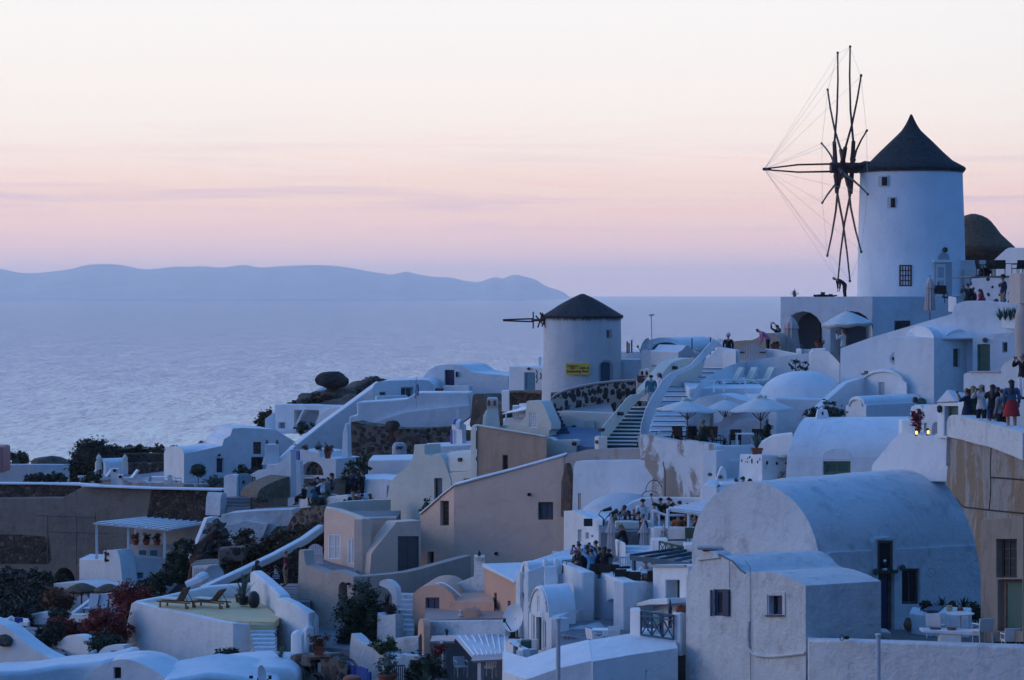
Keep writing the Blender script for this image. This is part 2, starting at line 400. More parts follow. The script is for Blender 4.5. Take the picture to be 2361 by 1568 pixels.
# the rest of the dusk air light comes from the sky model itself
ns = nt.nodes.new('ShaderNodeTexSky'); ns.sky_type = 'NISHITA'; ns.sun_disc = False; ns.sun_elevation = R(SUN_EL); ns.sun_rotation = R(SUN_AZ)
ns.altitude = 100; ns.air_density = 1; ns.ozone_density = 4
sky = mixc(nt, .012, sky, ns.outputs[0], 'ADD')
nt.links.new(sky, bg.inputs[0]); bg.inputs[1].default_value = 1.06
sl = bpy.data.lights.new('sun', 'SUN'); sl.energy = .32; sl.angle = R(35); sl.color = (1,.72,.58)
so = bpy.data.objects.new('sun', sl); COL.objects.link(so)
so.rotation_euler = Vector((math.sin(R(SUN_AZ)), math.cos(R(SUN_AZ)), math.tan(R(12)))).to_track_quat('Z','Y').to_euler()
# ---- sea, far hills, haze
SEA = -60
m, nt2, b = newmat('sea_water')
nt2.nodes.remove(b); dfs = N(nt2,'BsdfDiffuse',Color=(.02,.1,.32,1)); b = N(nt2,'BsdfAnisotropic' if 0 else 'BsdfGlossy',Color=(.32,.47,.71,1),Roughness=.1); mxs = N(nt2,'MixShader'); mxs.inputs[0].default_value = .72
nt2.links.new(dfs.outputs[0],mxs.inputs[1]); nt2.links.new(b.outputs[0],mxs.inputs[2]); nt2.links.new(mxs.outputs[0],[n for n in nt2.nodes if n.type=='OUTPUT_MATERIAL'][0].inputs[0])
def vm(op, a, b=None):
    n = nt2.nodes.new('ShaderNodeVectorMath'); n.operation = op
    for i, v in enumerate((a,b)):
        if v is None: continue
        if isinstance(v, tuple): n.inputs[i].default_value = v
        else: nt2.links.new(v, n.inputs[i])
    return n.outputs[0]
def nzc(scale, detail, rough):
    n = N(nt2,'TexNoise',Scale=1,Detail=detail,Roughness=rough,Distortion=.3); nt2.links.new(coords(nt2,scale), n.inputs['Vector']); return vm('SUBTRACT', n.outputs['Color'], (.5,.5,.5))
wv = vm('ADD', vm('MULTIPLY', nzc((.42,.075,1),4,.75), (.085,.15,0)), vm('MULTIPLY', nzc((.06,.011,1),7,.85), (.04,.085,0)))
wn = vm('NORMALIZE', vm('ADD', wv, (0,0,1))); nt2.links.new(wn, b.inputs['Normal'])
fre = N(nt2,'Fresnel',IOR=1.33); nt2.links.new(wn, fre.inputs['Normal'])
fr2 = nt2.nodes.new('ShaderNodeMapRange'); nt2.links.new(fre.outputs[0], fr2.inputs[0]); fr2.inputs[1].default_value = .02; fr2.inputs[2].default_value = .75; nt2.links.new(fr2.outputs[0], mxs.inputs[0])
mb = MB(); xs = [-13000,-3000,-600,0,600,3000,13000]; ys = [-300,400,1000,3000,8000,25000]
mb.add([(x,y,SEA) for y in ys for x in xs], [(j*7+i,j*7+i+1,j*7+i+8,j*7+i+7) for j in range(5) for i in range(6)])
tag(mb.build('sea', m), None, None, kind='structure')
ridge = [(-260,617),(-160,612),(-60,618),(0,620),(40,628),(75,630),(120,626),(165,620),(200,611),(245,609),(285,612),(330,621),(365,619),(400,615),(440,615),(470,614),(510,617),(562,611),(600,617),(640,614),(690,612),(735,611),(790,615),(840,624),(880,630),(905,633),(935,626),(960,632),(1000,638),(1040,640),(1075,648),(1105,650),(1125,643),(1143,639),(1160,642),(1185,633),(1210,638),(1235,645),(1260,660),(1285,668),(1303,676),(1310,683)]
HILL = ground('far_hill', (.36,.36,.33), (.45,.44,.4), (.52,.5,.46), .004, .2)
mb = MB(); rr = sm(ridge, 3); n = len(rr); D0 = 19000
rows = []
for k, (dz, fr) in enumerate(((-1500,0),(-900,.45),(-400,.8),(0,1),(900,.5),(1800,0))):
    for i, (x, y) in enumerate(rr):
        p = P(x, y, D0); zt = max(p.z, SEA+2)
        w = 1+.25*noise.noise(Vector((x*.02, k*1.7, 0)))*(0 if k == 3 else 1)
        rows.append(Vector((p.x+0, p.y+dz*(.5+.5*min(1,(zt-SEA)/150)), SEA-1+(zt-SEA+1)*fr*w)))
mb.add(rows, [(k*n+i,k*n+i+1,k*n+n+i+1,k*n+n+i) for k in range(5) for i in range(n-1)])
tag(mb.build('hills', HILL), None, None, kind='structure')
hz = MB(); box(hz, (0,12500,85), (27000,25900,294))
hm = bpy.data.materials.new('haze_air'); hm.use_nodes = True; t = hm.node_tree; t.nodes.clear()
oo = t.nodes.new('ShaderNodeOutputMaterial'); pv = t.nodes.new('ShaderNodeVolumePrincipled'); t.links.new(pv.outputs[0], oo.inputs['Volume'])
pv.inputs['Color'].default_value = (1,.965,.9,1); pv.inputs['Density'].default_value = 6e-5; pv.inputs['Anisotropy'].default_value = .6
tag(hz.build('haze', hm), None, None, kind='stuff')
# ---- the hillside under the town
ctl = [(-200,1140,200),(0,1130,205),(0,1090,228),(250,1085,222),(400,1125,197),(0,1350,172),(200,1420,165),(0,1480,140),(150,1500,128),(420,1400,150),(560,1270,150),(650,1240,150),(560,1185,168),
 (690,1150,165),(760,1120,165),(700,1020,192),(640,1010,200),(660,945,200),(760,925,198),(850,905,196),(1000,930,186),(950,1080,172),(1080,950,182),(1180,960,178),(1340,935,166),(1500,880,160),(1300,1015,128),(1450,1030,122),(1450,960,140),
 (1650,850,145),(1900,812,152),(2100,690,162),(2350,690,160),(2100,760,140),(2250,720,130),(2200,935,120),(2000,960,125),(1800,960,128),(1700,1030,118),(1900,1100,112),(2100,1150,112),(2420,1050,112),(2100,1490,93),(2260,1490,97),(1990,1490,95),(2200,1480,101),(2200,1490,88),(2330,1490,84),(2400,1510,82),(2450,700,130),
 (2300,1470,86),(2600,1470,86),(1950,1480,90),(1700,1580,84),(1350,1600,96),(1450,1250,112),(1350,1420,106),(1100,1330,124),(800,1330,128),(650,1420,124),(1050,1480,110),(850,1570,106),(600,1590,108),(350,1590,112),(50,1600,112),
 (900,1460,112),(1000,1220,130),(1300,1210,122),(1000,1800,80),(2000,1900,70),(2300,1700,78),(2500,1850,70),(2150,1720,76),(2750,1500,84),(2450,1560,82),(1200,2500,50),(1800,2600,54),(2600,2400,58),(0,2300,60),(-400,1900,90),(1650,1700,80),(300,1750,80),(-300,1500,150),(2700,900,110)]
pts = [P(*c) for c in ctl]
def gz(x, y):
    sw = sz = 0
    for p in pts:
        d2 = (x-p.x)**2+(y-p.y)**2+4; w = d2**-1.9; sw += w; sz += w*p.z
    return sz/sw
gx0, gx1, gy0, gy1, st = -66, 62, 40, 262, 2
nx, ny = int((gx1-gx0)/st)+1, int((gy1-gy0)/st)+1
vs = []
for j in range(ny):
    for i in range(nx):
        x, y = gx0+i*st, gy0+j*st
        z = gz(x,y)-2.3+.5*noise.fractal(Vector((x*.12,y*.12,0)),1,2,4)
        edge = 226+6*noise.noise(Vector((x*.05,3,1)))-max(0,x+5)*.25
        k = max(0, (y-edge)/22); z -= 62*min(1,k)**.8 if k > 0 else 0
        vs.append((x, y, max(z, SEA-.7)))
mb = MB(); mb.add(vs, [(j*nx+i,j*nx+i+1,j*nx+nx+i+1,j*nx+nx+i) for j in range(ny-1) for i in range(nx-1)])
tag(mb.build('terrain', ground('hillside_soil', (.03,.026,.018), (.06,.048,.03), (.1,.08,.055), .3, .8), ang=80), None, None, kind='structure')
def opening(t, pl, kind, x0, y0, x1, y1, rec, mp, mf=None, a=0, bars=(1,1), off=0, fw=None, name=None, label=None):
    """door or window panel standing in a recess of the wall; frame (with glazing bars) holds a pane"""
    out = archp(x0, x1, y0, y0+a, y1, 8) if a else rect(x0, y0, x1, y1)
    pd = -rec+.03
    s = pl.D((x0+x1)/2)/F
    if mf is None:
        mb = MB(); slab(mb, pl, out, .025, off=pd+off)
        return part(t, name or kind, mb, mp, label=label)
    w = fw or max(.05, .12*abs(x1-x0)*s); wx = w/s*.9; wy = w/s
    mb = MB()
    for r in ((x0,y0,x0+wx,y1),(x1-wx,y0,x1,y1),(x0+wx,y0,x1-wx,y0+wy),(x0+wx,y1-wy,x1-wx,y1)):
        slab(mb, pl, rect(*r), .05, off=pd+.05+off)
    for i in range(1, bars[0]):
        xc = x0+(x1-x0)*i/bars[0]; slab(mb, pl, rect(xc-wx*.3,y0+wy,xc+wx*.3,y1-wy), .03, off=pd+.04+off)
    for i in range(1, bars[1]):
        yc = y0+(y1-y0)*i/bars[1]; slab(mb, pl, rect(x0+wx,yc-wy*.25,x1-wx,yc+wy*.25), .03, off=pd+.035+off)
    f = part(t, name or kind, mb, mf, label=label)
    mb = MB(); slab(mb, pl, rect(x0+wx*.6,y0+wy*.6,x1-wx*.6,y1-wy*.6), .02, off=pd+.012+off)
    part(f, 'pane' if kind == 'window' else 'panel', mb, mp)
    return f
def fac(w, t, pl, pts, depth=.4, ops=(), vec=None, off=0):
    """wall face with recessed openings; ops: (kind,x0,y0,x1,y1,panel,frame,{options})"""
    hs = []
    for o in ops:
        k = dict(o[7]) if len(o) > 7 else {}
        a = k.get('a', 0); rec = k.get('rec', .18)
        hs.append((archp(o[1],o[3],o[2],o[2]+a,o[4],8) if a else rect(o[1],o[2],o[3],o[4]), rec))
    slab(w, pl, pts, depth, hs, vec, off)
    for o in ops:
        k = dict(o[7]) if len(o) > 7 else {}
        rec = k.pop('rec', .18); sh = k.pop('shift', 0)
        if o[5] is None: continue
        opening(t, pl, {'w':'window','d':'door'}.get(o[0],o[0]), o[1]+sh, o[2], o[3], o[4], rec, o[5], o[6] if len(o) > 6 else None, off=off, **k)
def cyl_at(cx, D, r, x, y, off=0):             # point on the near face of a round tower, with its outward normal
    c = P(cx, HY, D); X = (x-CX)/F; 
    a, b, q = X*X+1, -2*(X*c.x+c.y), c.x**2+c.y**2-(r+off)**2
    Dn = (-b-math.sqrt(max(0,b*b-4*a*q)))/(2*a); p = P(x, y, Dn)
    return p, Vector((p.x-c.x, p.y-c.y, 0)).normalized()
def tower_op(t, name, cx, D, r, x0, y0, x1, y1, mat, depth=.12, off=.03, a=0, label=None):
    xm = (x0+x1)/2; p, n = cyl_at(cx, D, r, xm, y1); u = Vector((-n.y, n.x, 0))
    hw = (x1-x0)/2/F*p.y/max(.3,abs(u.x)); h = (y1-y0)/F*p.y; ah = a/F*p.y
    prof = [(-hw,0),(-hw,h-ah)]+([(hw*math.cos(R(180-180*i/10)), h-ah+ah*math.sin(R(180-180*i/10))) for i in range(1,10)] if a else [])+[(hw,h-ah),(hw,0)]
    if u.x < 0: u = -u
    fr = [p+u*q+Vector((0,0,z))+n*off for q, z in prof]; bk = [v-n*(depth+off) for v in fr]; m = len(fr)
    mb = MB(); mb.add(fr+bk, [tuple(range(m)), tuple(range(m,2*m))]+[(i,(i+1)%m,m+(i+1)%m,m+i) for i in range(m)])
    return part(t, name, mb, mat, label=label)
# ---- the great windmill
D = 160; cx = 2101
t = T('windmill', 'tall white windmill with pointed dark thatched cap and long bare sail poles', 'windmill', (cx,684,D))
c = P(cx, 684, D); s = D/F
w = MB(); lathe(w, c, [(123.5*s,-.6),(123.5*s,.0),(122.5*s,90*s),(120*s,190*s),(117*s,286*s),(113*s,290*s)], 48, wob=.006)
tw = part(t, 'tower', w, plaster('mill_whitewash', (.76,.77,.78), dirt_amt=.16, streak=.18))
w = MB(); lathe(w, c, [(118.6*s,284*s),(119*s,293*s),(112*s,296*s)], 40); part(t, 'wall_plate', w, paint('grey_timber_ring', (.2,.16,.14), .8, .2))
cap = [(112,284),(121,287),(125,293),(123,297),(94,313),(73,333),(48,358),(32,373),(22,383),(13,397),(7,409),(4,416),(2,420)]
w = MB(); lathe(w, c+Vector((0,0,0)), [(r*s, z*s) for r, z in cap], 44, wob=.018)
part(t, 'thatched_cap', w, THATCH, ang=60)
# left brow of the cap over the windshaft
w = MB(); q = c+Vector((-104*s,-.5,298*s)); blob(w, q, (.95,.7,.38), .15, 2, 3); part(t, 'cap_brow', w, THATCH, ang=60)
ax = Vector((-math.cos(R(3.4)), -math.sin(R(3.4)), .005)).normalized()
hub = P(1943, 388, D)+Vector((0,-.55,0)); base = hub-ax*3.3
w = MB(); tube(w, [base, hub-ax*.9], .2, 10); tube(w, [hub-ax*.95, hub-ax*.9, hub+ax*.86, hub+ax*.9], .37, 10)
shaft = part(t, 'windshaft', w, REDWOOD)
tip = P(1760, 391, D)+Vector((0,-.6,0))
for sg in (1,-1):
    w = MB(); a = hub+ax*.8+Vector((0,0,.25*sg)); tube(w, [a, (a+tip)/2+Vector((0,0,.12*sg)), tip-ax*.25+Vector((0,0,.05*sg))], .075, 6, .055)
    part(t, 'bowsprit', w, REDWOOD)
w = MB(); tube(w, [tip-ax*.45, tip+ax*.1], .11, 6); part(t, 'bowsprit_tip', w, REDWOOD)
ux = ax.cross(Vector((0,0,1))).normalized(); uz = Vector((0,0,1)); tips = []
RR = 279*s
for k in range(12):
    a = R(15+30*k); d = uz*math.cos(a)+ux*math.sin(a)
    la = [.55,-.05,.35,-.35,.15,-.55][k % 6]; rl = RR*[1,.985,1,.97,1,.96,.96,.985,.975,.94,.98,1][k]
    o = hub+ax*la; b1 = o+d*rl*.21; e = hub+d*rl; tips.append(e)
    bow = ax*(.12 if k % 2 else -.1)
    w = MB(); tube(w, [o, b1+d*.12], .17, 6, .14); st = part(t, 'sail_stock', w, REDWOOD)
    w = MB(); tube(w, [o+d*.5+ax*.1, b1, b1+(e-b1)*.35+bow, b1+(e-b1)*.7+bow*.8, e], .09, 6, .055)
    part(t, 'sail_pole', w, POLE if k in (1,4,5,6,7) else DARKPOLE)
    w = MB(); tube(w, [e-d*.02, e+d*.12], .085, 6); part(t, 'pole_tip', w, BLACK)
for k in range(12):
    w = MB(); tube(w, [tip, tips[k]], .008, 4); part(t, 'stay_wire', w, WGREY)
    w = MB(); tube(w, [tips[k], tips[(k+1)%12]], .009, 4); part(t, 'rim_wire', w, WGREY)
r = 120*s
for x0,y0,x1,y1 in ((2027,405,2047,430),(2047,454,2065,480)):
    f = tower_op(t, 'window', cx, D, 119*s, x0, y0, x1, y1, WGREY, off=.04)
    tower_op(f, 'pane', cx, D, 119*s, x0+8, y0+3, x1-1, y1-2, DARK, off=.07)
f = tower_op(t, 'barred_window', cx, D, 122*s, 2074, 611, 2102, 660, BROWNF, off=.05)
for k in range(4): 
    for j in range(4): tower_op(f, 'pane', cx, D, 122*s, 2077+6.3*k, 614+11.5*j, 2080.6+6.3*k, 622.5+11.5*j, WGREY if (k+j)%3 else GREYW, off=.062)
nic = tower_op(t, 'door_niche', cx, D, 122.5*s, 2153, 605, 2196, 683.5, GREYW, off=.04)
f = tower_op(t, 'door', cx, D, 122.5*s, 2156, 609, 2180, 683.5, CREAM, off=.07)
tower_op(f, 'panel', cx, D, 122.5*s, 2160, 616, 2176, 640, GREYW, off=.085); tower_op(f, 'panel', cx, D, 122.5*s, 2160, 647, 2176, 676, GREYW, off=.085)
tower_op(t, 'lintel', cx, D, 122.5*s, 2149, 599, 2199, 605, WHITE, off=.1)
f = tower_op(t, 'arched_fanlight', cx, D, 122.5*s, 2161, 582, 2190, 599, GREYW, off=.06, a=16)
p, n = cyl_at(cx, D, 122*s, 2177, 576); w = MB(); lathe(w, p+n*.12, [(.02,-.17),(.13,-.13),(.17,0),(.13,.13),(.02,.17)], 12); part(t, 'lantern', w, BLACK)
# ---- second windmill behind it, only its cap and a strip of its tower in view
D2 = 188; s2 = D2/F; c2p = P(2244, 690, D2)
t = T('windmill', 'half hidden windmill with a rounded brown thatched cap behind the tall one', 'windmill', c2p)
w = MB(); lathe(w, c2p, [(78*s2,-1),(77*s2,60*s2),(75*s2,88*s2)], 40, wob=.006); part(t, 'tower', w, WHITE)
w = MB(); lathe(w, c2p, [(76*s2,88*s2),(90*s2,100*s2),(95*s2,119*s2),(93*s2,122*s2),(78*s2,136*s2),(63*s2,150*s2),(52*s2,165*s2),(42*s2,178*s2),(32*s2,187*s2),(20*s2,193*s2),(6*s2,197*s2)], 40, wob=.02)
part(t, 'thatched_cap', w, THATCHB, ang=60)
# ---- the small windmill with the yellow board
D = 165; cx = 1342.5; s = D/F
c = P(cx, 940, D); t = T('windmill', 'short stout white windmill with low dark cap and a yellow cafe board', 'windmill', c)
r0 = 91*s
w = MB(); lathe(w, c, [(95*s,-.5),(94*s,0),(92*s,60*s),(90.5*s,120*s),(89.5*s,200*s),(89*s,211*s),(84*s,213*s)], 44, wob=.01)
part(t, 'tower', w, plaster('stained_mill_plaster', (.66,.65,.64), dirt=(.32,.28,.27), dirt_amt=.4, streak=.4))
w = MB(); lathe(w, c+Vector((.02,0,0)), [(80*s,207*s),(93*s,207*s),(94*s,212*s),(74*s,224*s),(52*s,238*s),(30*s,250*s),(14*s,258*s),(5*s,262*s),(1*s,262.5*s)], 40, wob=.025)
part(t, 'thatched_cap', w, THATCH, ang=60)
w = MB(); rnd = random.Random(3)
for i in range(420):
    a = rnd.uniform(0,6.283); rr = 92*s*rnd.uniform(.97,1.03); p = c+Vector((math.cos(a)*rr, math.sin(a)*rr, 211*s)); d = Vector((math.cos(a),math.sin(a),0)); u = Vector((-d.y,d.x,0))*.03
    e = p+d*rnd.uniform(-.06,.08)+Vector((0,0,-rnd.uniform(.15,.42))); w.add([p-u,p+u,e],[(0,1,2)])
part(t, 'straw_fringe', w, THATCH)
hb = P(1262, 738, D)+Vector((0,-.6,0)); ax = Vector((-1,-.12,0)).normalized(); pt = hb+ax*3.05
w = MB(); tube(w, [hb-ax*.6, hb+ax*.25], .28, 8, .2); tube(w, [hb, hb+ax*1.1], .1, 6); part(t, 'windshaft', w, RUST)
for sg in (1,-1):
    w = MB(); tube(w, [hb+ax*1.0+Vector((0,0,.1*sg)), pt+Vector((0,0,.03*sg))], .06, 6); part(t, 'bowsprit', w, REDWOOD)
for k, (dx, dz, tx) in enumerate(((.98,.56,0),(.5,.5,.16),(.3,.52,-.2),(.12,.45,-.24),(.18,.42,.2),(.55,.3,-.25))):
    o = hb+ax*dx; v = Vector((tx,.18*(-1)**k,dz)); w = MB(); tube(w, [o-v, o+v], .055, 6); part(t, 'sail_stub', w, REDWOOD if k < 3 else RUST)
f = tower_op(t, 'window', cx, D, 89.8*s, 1397.5, 760, 1410, 779, GREYW, off=.05); tower_op(f, 'pane', cx, D, 89.8*s, 1398, 762, 1403, 778, BROWNF, off=.06)
f = tower_op(t, 'door_surround', cx, D, 91*s, 1381, 829, 1413, 889, GREYW, off=.05, a=15)
tower_op(f, 'door', cx, D, 91*s, 1383, 835, 1405, 889, TEALD, off=.08, a=4)
# yellow board
xa, xb, ya, yb = 1305.5, 1360, 837.5, 863.5
pA, nA = cyl_at(cx, D, 91*s, xa, yb, .06); pB, nB = cyl_at(cx, D, 91*s, xb, yb, .06)
sg = T('sign_board', 'yellow cafe and swimming pool board on the stout windmill', 'sign', (pA+pB)/2)
u = (pB-pA); Lw = u.length; u.normalize(); nn = Vector((u.y,-u.x,0)); H = 26/F*pA.y
mid = (pA+pB)/2+nn*.22
b0 = mid-u*Lw/2
w = MB(); w.add([b0, b0+u*Lw, b0+u*Lw+Vector((0,0,H)), b0+Vector((0,0,H)), b0-nn*.05, b0+u*Lw-nn*.05, b0+u*Lw+Vector((0,0,H))-nn*.05, b0+Vector((0,0,H))-nn*.05], [(0,1,2,3),(4,5,6,7),(0,1,5,4),(1,2,6,5),(2,3,7,6),(3,0,4,7)])
part(sg, 'board', w, paint('yellow_board', (.8,.52,.06), .5, .12, 3))
for k in (.12,.5,.88):
    w = MB(); tube(w, [b0+u*Lw*k+Vector((0,0,H*.5)), b0+u*Lw*k+Vector((0,0,H*.5))-nn*.7], .02, 5); part(sg, 'bracket', w, BLACK)
INK = paint('black_lettering', (.02,.018,.01), .6, .1, bs=0); INKO = paint('ochre_lettering', (.2,.1,.02), .6, .1, bs=0); INKR = paint('red_sun_emblem', (.6,.12,.03), .6, .1, bs=0)
def text(parent, name, body, p0, u, n, size, mat, shear=.3, sx=1):
    cu = bpy.data.curves.new(name, 'FONT'); cu.body = body; cu.size = size; cu.shear = shear; cu.extrude = .004; cu.offset = .006
    o = bpy.data.objects.new(name, cu); COL.objects.link(o)
    dg = bpy.context.evaluated_depsgraph_get(); me = bpy.data.meshes.new_from_object(o.evaluated_get(dg)); bpy.data.objects.remove(o)
    up = Vector((0,0,1)); w = MB(); w.add([p0+u*v.co.x*sx+up*v.co.y+n*(v.co.z+.012) for v in me.vertices], [tuple(f.vertices) for f in me.polygons])
    return part(parent, name, w, mat)
text(sg, 'lettering', 'Swimming Pool', b0+u*.04+Vector((0,0,.15)), u, nn, .235, INK)
text(sg, 'lettering', 'Cafe &', b0+u*.88+Vector((0,0,.38)), u, nn, .235, INK)
text(sg, 'lettering', 'Lioyerma', b0+u*.06+Vector((0,0,.53)), u, nn, .2, INKO, .4)
w = MB(); q = b0+u*.46+Vector((0,0,.44))+nn*.011; w.add([q+u*.18*math.cos(i*.5236)+Vector((0,0,.1*math.sin(i*.5236))) for i in range(12)], [tuple(range(12))]); part(sg, 'emblem', w, INKR)
# ---- left plateau: retaining walls
pl = PL(0,175,515,166)
t = T('retaining_wall', 'long raw concrete retaining wall with a dark arched opening', 'wall', (150,1340,173))
w = MB(); fac(w, t, pl, [(-60,1385),(-60,1150),(144,1148),(192,1121.5),(352,1127.5),(346,1160),(341,1200),(341,1385)], 1.5, [('w',123,1309,173,1350,DARK,None,{'a':36,'rec':.9,'name':'arched_opening'})])
part(t, 'wall', w, CONC, .04)
w = MB(); slab(w, pl, [(-60,1300),(-60,1231),(60,1233),(112,1238),(117,1290),(110,1300)], .02, off=.04); part(t, 'rough_stone_patch', w, LAVA)
for x in (122,188.6,232):
    w = MB(); tube(w, [pl.at(x,1186 if x<200 else 1180,.6), pl.at(x,1300,.6)], .045, 5); part(t, 'scaffold_pole', w, SLATE)
for x0,x1,y in ((100,232,1187),(118,262,1224)):
    w = MB(); tube(w, [pl.at(x0,y,.62), pl.at(x1,y+4,.62)], .04, 5); part(t, 'scaffold_rail', w, SLATE)
t = T('stone_wall', 'dark lava stone wall beside the concrete, right of the bare patch', 'wall', (430,1210,168))
w = MB(); slab(w, pl, [(341.5,1225),(341.5,1190),(352.5,1128.5),(440,1129.5),(516,1131),(512,1160),(510,1190),(508,1225)], 1.5, off=.12); part(t, 'wall', w, LAVA, .05)
w = MB(); slab(w, PL(-60,176,516,165.5), [(192,1121.5),(192,1118.5),(352,1124.5),(516,1127.5),(516,1131),(352,1127.3)], 1.2, off=.25); part(t, 'coping', w, WHITE)
t = T('stone_wall', 'low black stone wall at the left edge above the concrete', 'wall', (80,1150,177))
w = MB(); slab(w, PL(-60,177.5,200,173.6), [(-60,1160),(-60,1116),(100,1116.5),(205,1120),(205,1160)], 1, off=0); part(t, 'wall', w, LAVA, .05)
w = MB(); slab(w, PL(-60,177.4,200,173.5), [(-60,1116.2),(-60,1113),(154,1115),(215,1118),(215,1120.6),(100,1117)], 1.2, off=.08); part(t, 'coping', w, WHITE)
w = MB(); blk(w, [(-60,1071,204),(60,1070.5,204),(161,1071,203)], 1125, (0,.5,0)); one('garden_wall', 'plain white wall at the far left under a dark bush', 'wall', w, WHITE, .06)
w = MB(); blk(w, [(-20,1030,200),(4,1030,200),(7,1036,200)], 1090, (0,3,0)); one('pink_wall', 'sliver of pink wall at the left edge', 'wall', w, paint('pink_plaster',(.5,.2,.18),.9), .1)
w = MB(); c = P(40,1072,209); leaves(w, c+Vector((0,0,.35)), (1.15,.8,.75), 700, .2, 11); leaves(w, c+Vector((.5,0,.7)), (.5,.5,.5), 250, .2, 13); one('bush', 'dark bush behind the plain white wall at far left', 'bush', w, LEAF)
w = MB(); blob(w, P(118,1078,214), (2.2,2,1.0), .25, 1.5, 3, 4); one('rock', 'low brown rock behind the plain white wall', 'rock', w, ROCK)
t = T('ivy_mound', 'big round dark ivy mass growing over a stone wall near the sea', 'bush', (218,1105,201))
w = MB(); c = P(215,1060,202); leaves(w, c, (2.0,1.5,1.75), 3600, .2, 21, hollow=.55); blob(w, c, (1.75,1.2,1.5), .12, 1.5, 3, 2); part(t, 'foliage', w, leafmat('ivy', (.014,.017,.012), (.035,.035,.018), (.05,.042,.022), 1.5))
t = T('stone_wall', 'terraced dark stone wall with dry scrub along its top, behind the sunbeds', 'wall', (320,1106,201))
w = MB(); blk(w, [(162,1061,203),(200,1058,203),(270,1066,202.5)], 1112, (0,1,0)); blk(w, [(262,1068,201.5),(380,1067,200)], 1112, (0,1,0)); blk(w, [(268,1046,203),(384,1046,201.5)], 1112, (0,1,0)); part(t, 'wall', w, LAVA, .08)
w = MB()
for i in range(9): leaves(w, P(262+i*19,1041-3*(i%3),204+i%2), (1.0,.8,.35), 260, .2, 30+i)
part(t, 'scrub_on_top', w, SCRUB)
for i,(x,y) in enumerate(((300,1036),(322,1030))):
    w = MB(); leaves(w, P(x,y+3,206), (.45,.4,.5), 110, .22, 50+i); one('shrub', ['small dry shrub against the sea left of the vaulted house','taller bare shrub against the sea left of the vaulted house'][i], 'bush', w, SCRUB)
# sunbed terrace
w = MB(); blk(w, [(196,1110,199),(300,1112,194),(424,1116,185),(700,1119,185)], 1135, (0,9,.25)); tag(w.build('terrace_paving', plaster('pink_grey_paving',(.4,.33,.33)), bev=.03), None, None, kind='structure')
t = T('shelter', 'tiny white vaulted shelter with a blue arched door on the sunbed terrace', 'shelter', (240,1094,198))
w = MB(); pl = PL(219,198,243,196.5); fac(w, t, pl, archp(219,243,1057,1070,1096), .2, [('d',222,1061,238,1094,NAVY,None,{'a':10,'rec':.15})], vec=pl.u.cross(Vector((0,0,1)))*-1.4+Vector((.6,0,0)))
part(t, 'wall', w, WHITE, .05)
def closed_umbrella(x, yt, yc, yp, D, label, mat=CLOTHP, group=None, r=.17, pole=WGREY, skirt=False):
    s = D/F; b = P(x, yp, D); t = T('parasol', label, 'parasol', b, group); h = (yp-yt)*s; hc = (yp-yc)*s
    w = MB(); m = 14; vs = []; L = h-hc
    pr = [(0,.03),(.06,.3),(.1,.55),(.2,.85),(.35,1.0),(.36,.8),(.6,.95),(.85,1.1),(1,1.15)] if not skirt else [(0,.15),(.05,.35),(.2,.8),(.36,1.35),(.37,.8),(.7,1.05),(1,1.2)]
    n = 20
    for (u, k) in pr:
        for i in range(n):
            a = 2*math.pi*i/n; q = r*k*(1+(.2*min(1,u*3) if i % 2 else -.12*min(1,u*3))); vs.append(b+Vector((q*math.cos(a), q*math.sin(a), h-L*u)))
    f = [(j*n+i, j*n+(i+1)%n, (j+1)*n+(i+1)%n, (j+1)*n+i) for j in range(len(pr)-1) for i in range(n)]
    w.add(vs, f+[tuple(range(n)), tuple(range((len(pr)-1)*n, len(pr)*n))]); part(t, 'folded_canopy', w, mat, ang=50)
    w = MB(); tube(w, [b, b+Vector((0,0,h+.06))], .028, 6); part(t, 'pole', w, pole)
    w = MB(); lathe(w, b, [(.25,0),(.25,.05),(.05,.09)], 10); part(t, 'base', w, SLATE); return t
closed_umbrella(228,1046,1082,1109,197,'folded cream parasol in front of the blue arched shelter',CUSH,'folded parasols on the sunbed terrace',.2)
closed_umbrella(288,1047,1082,1111,194,'folded cream parasol between the white post and a raised sunbed',CUSH,'folded parasols on the sunbed terrace',.2)
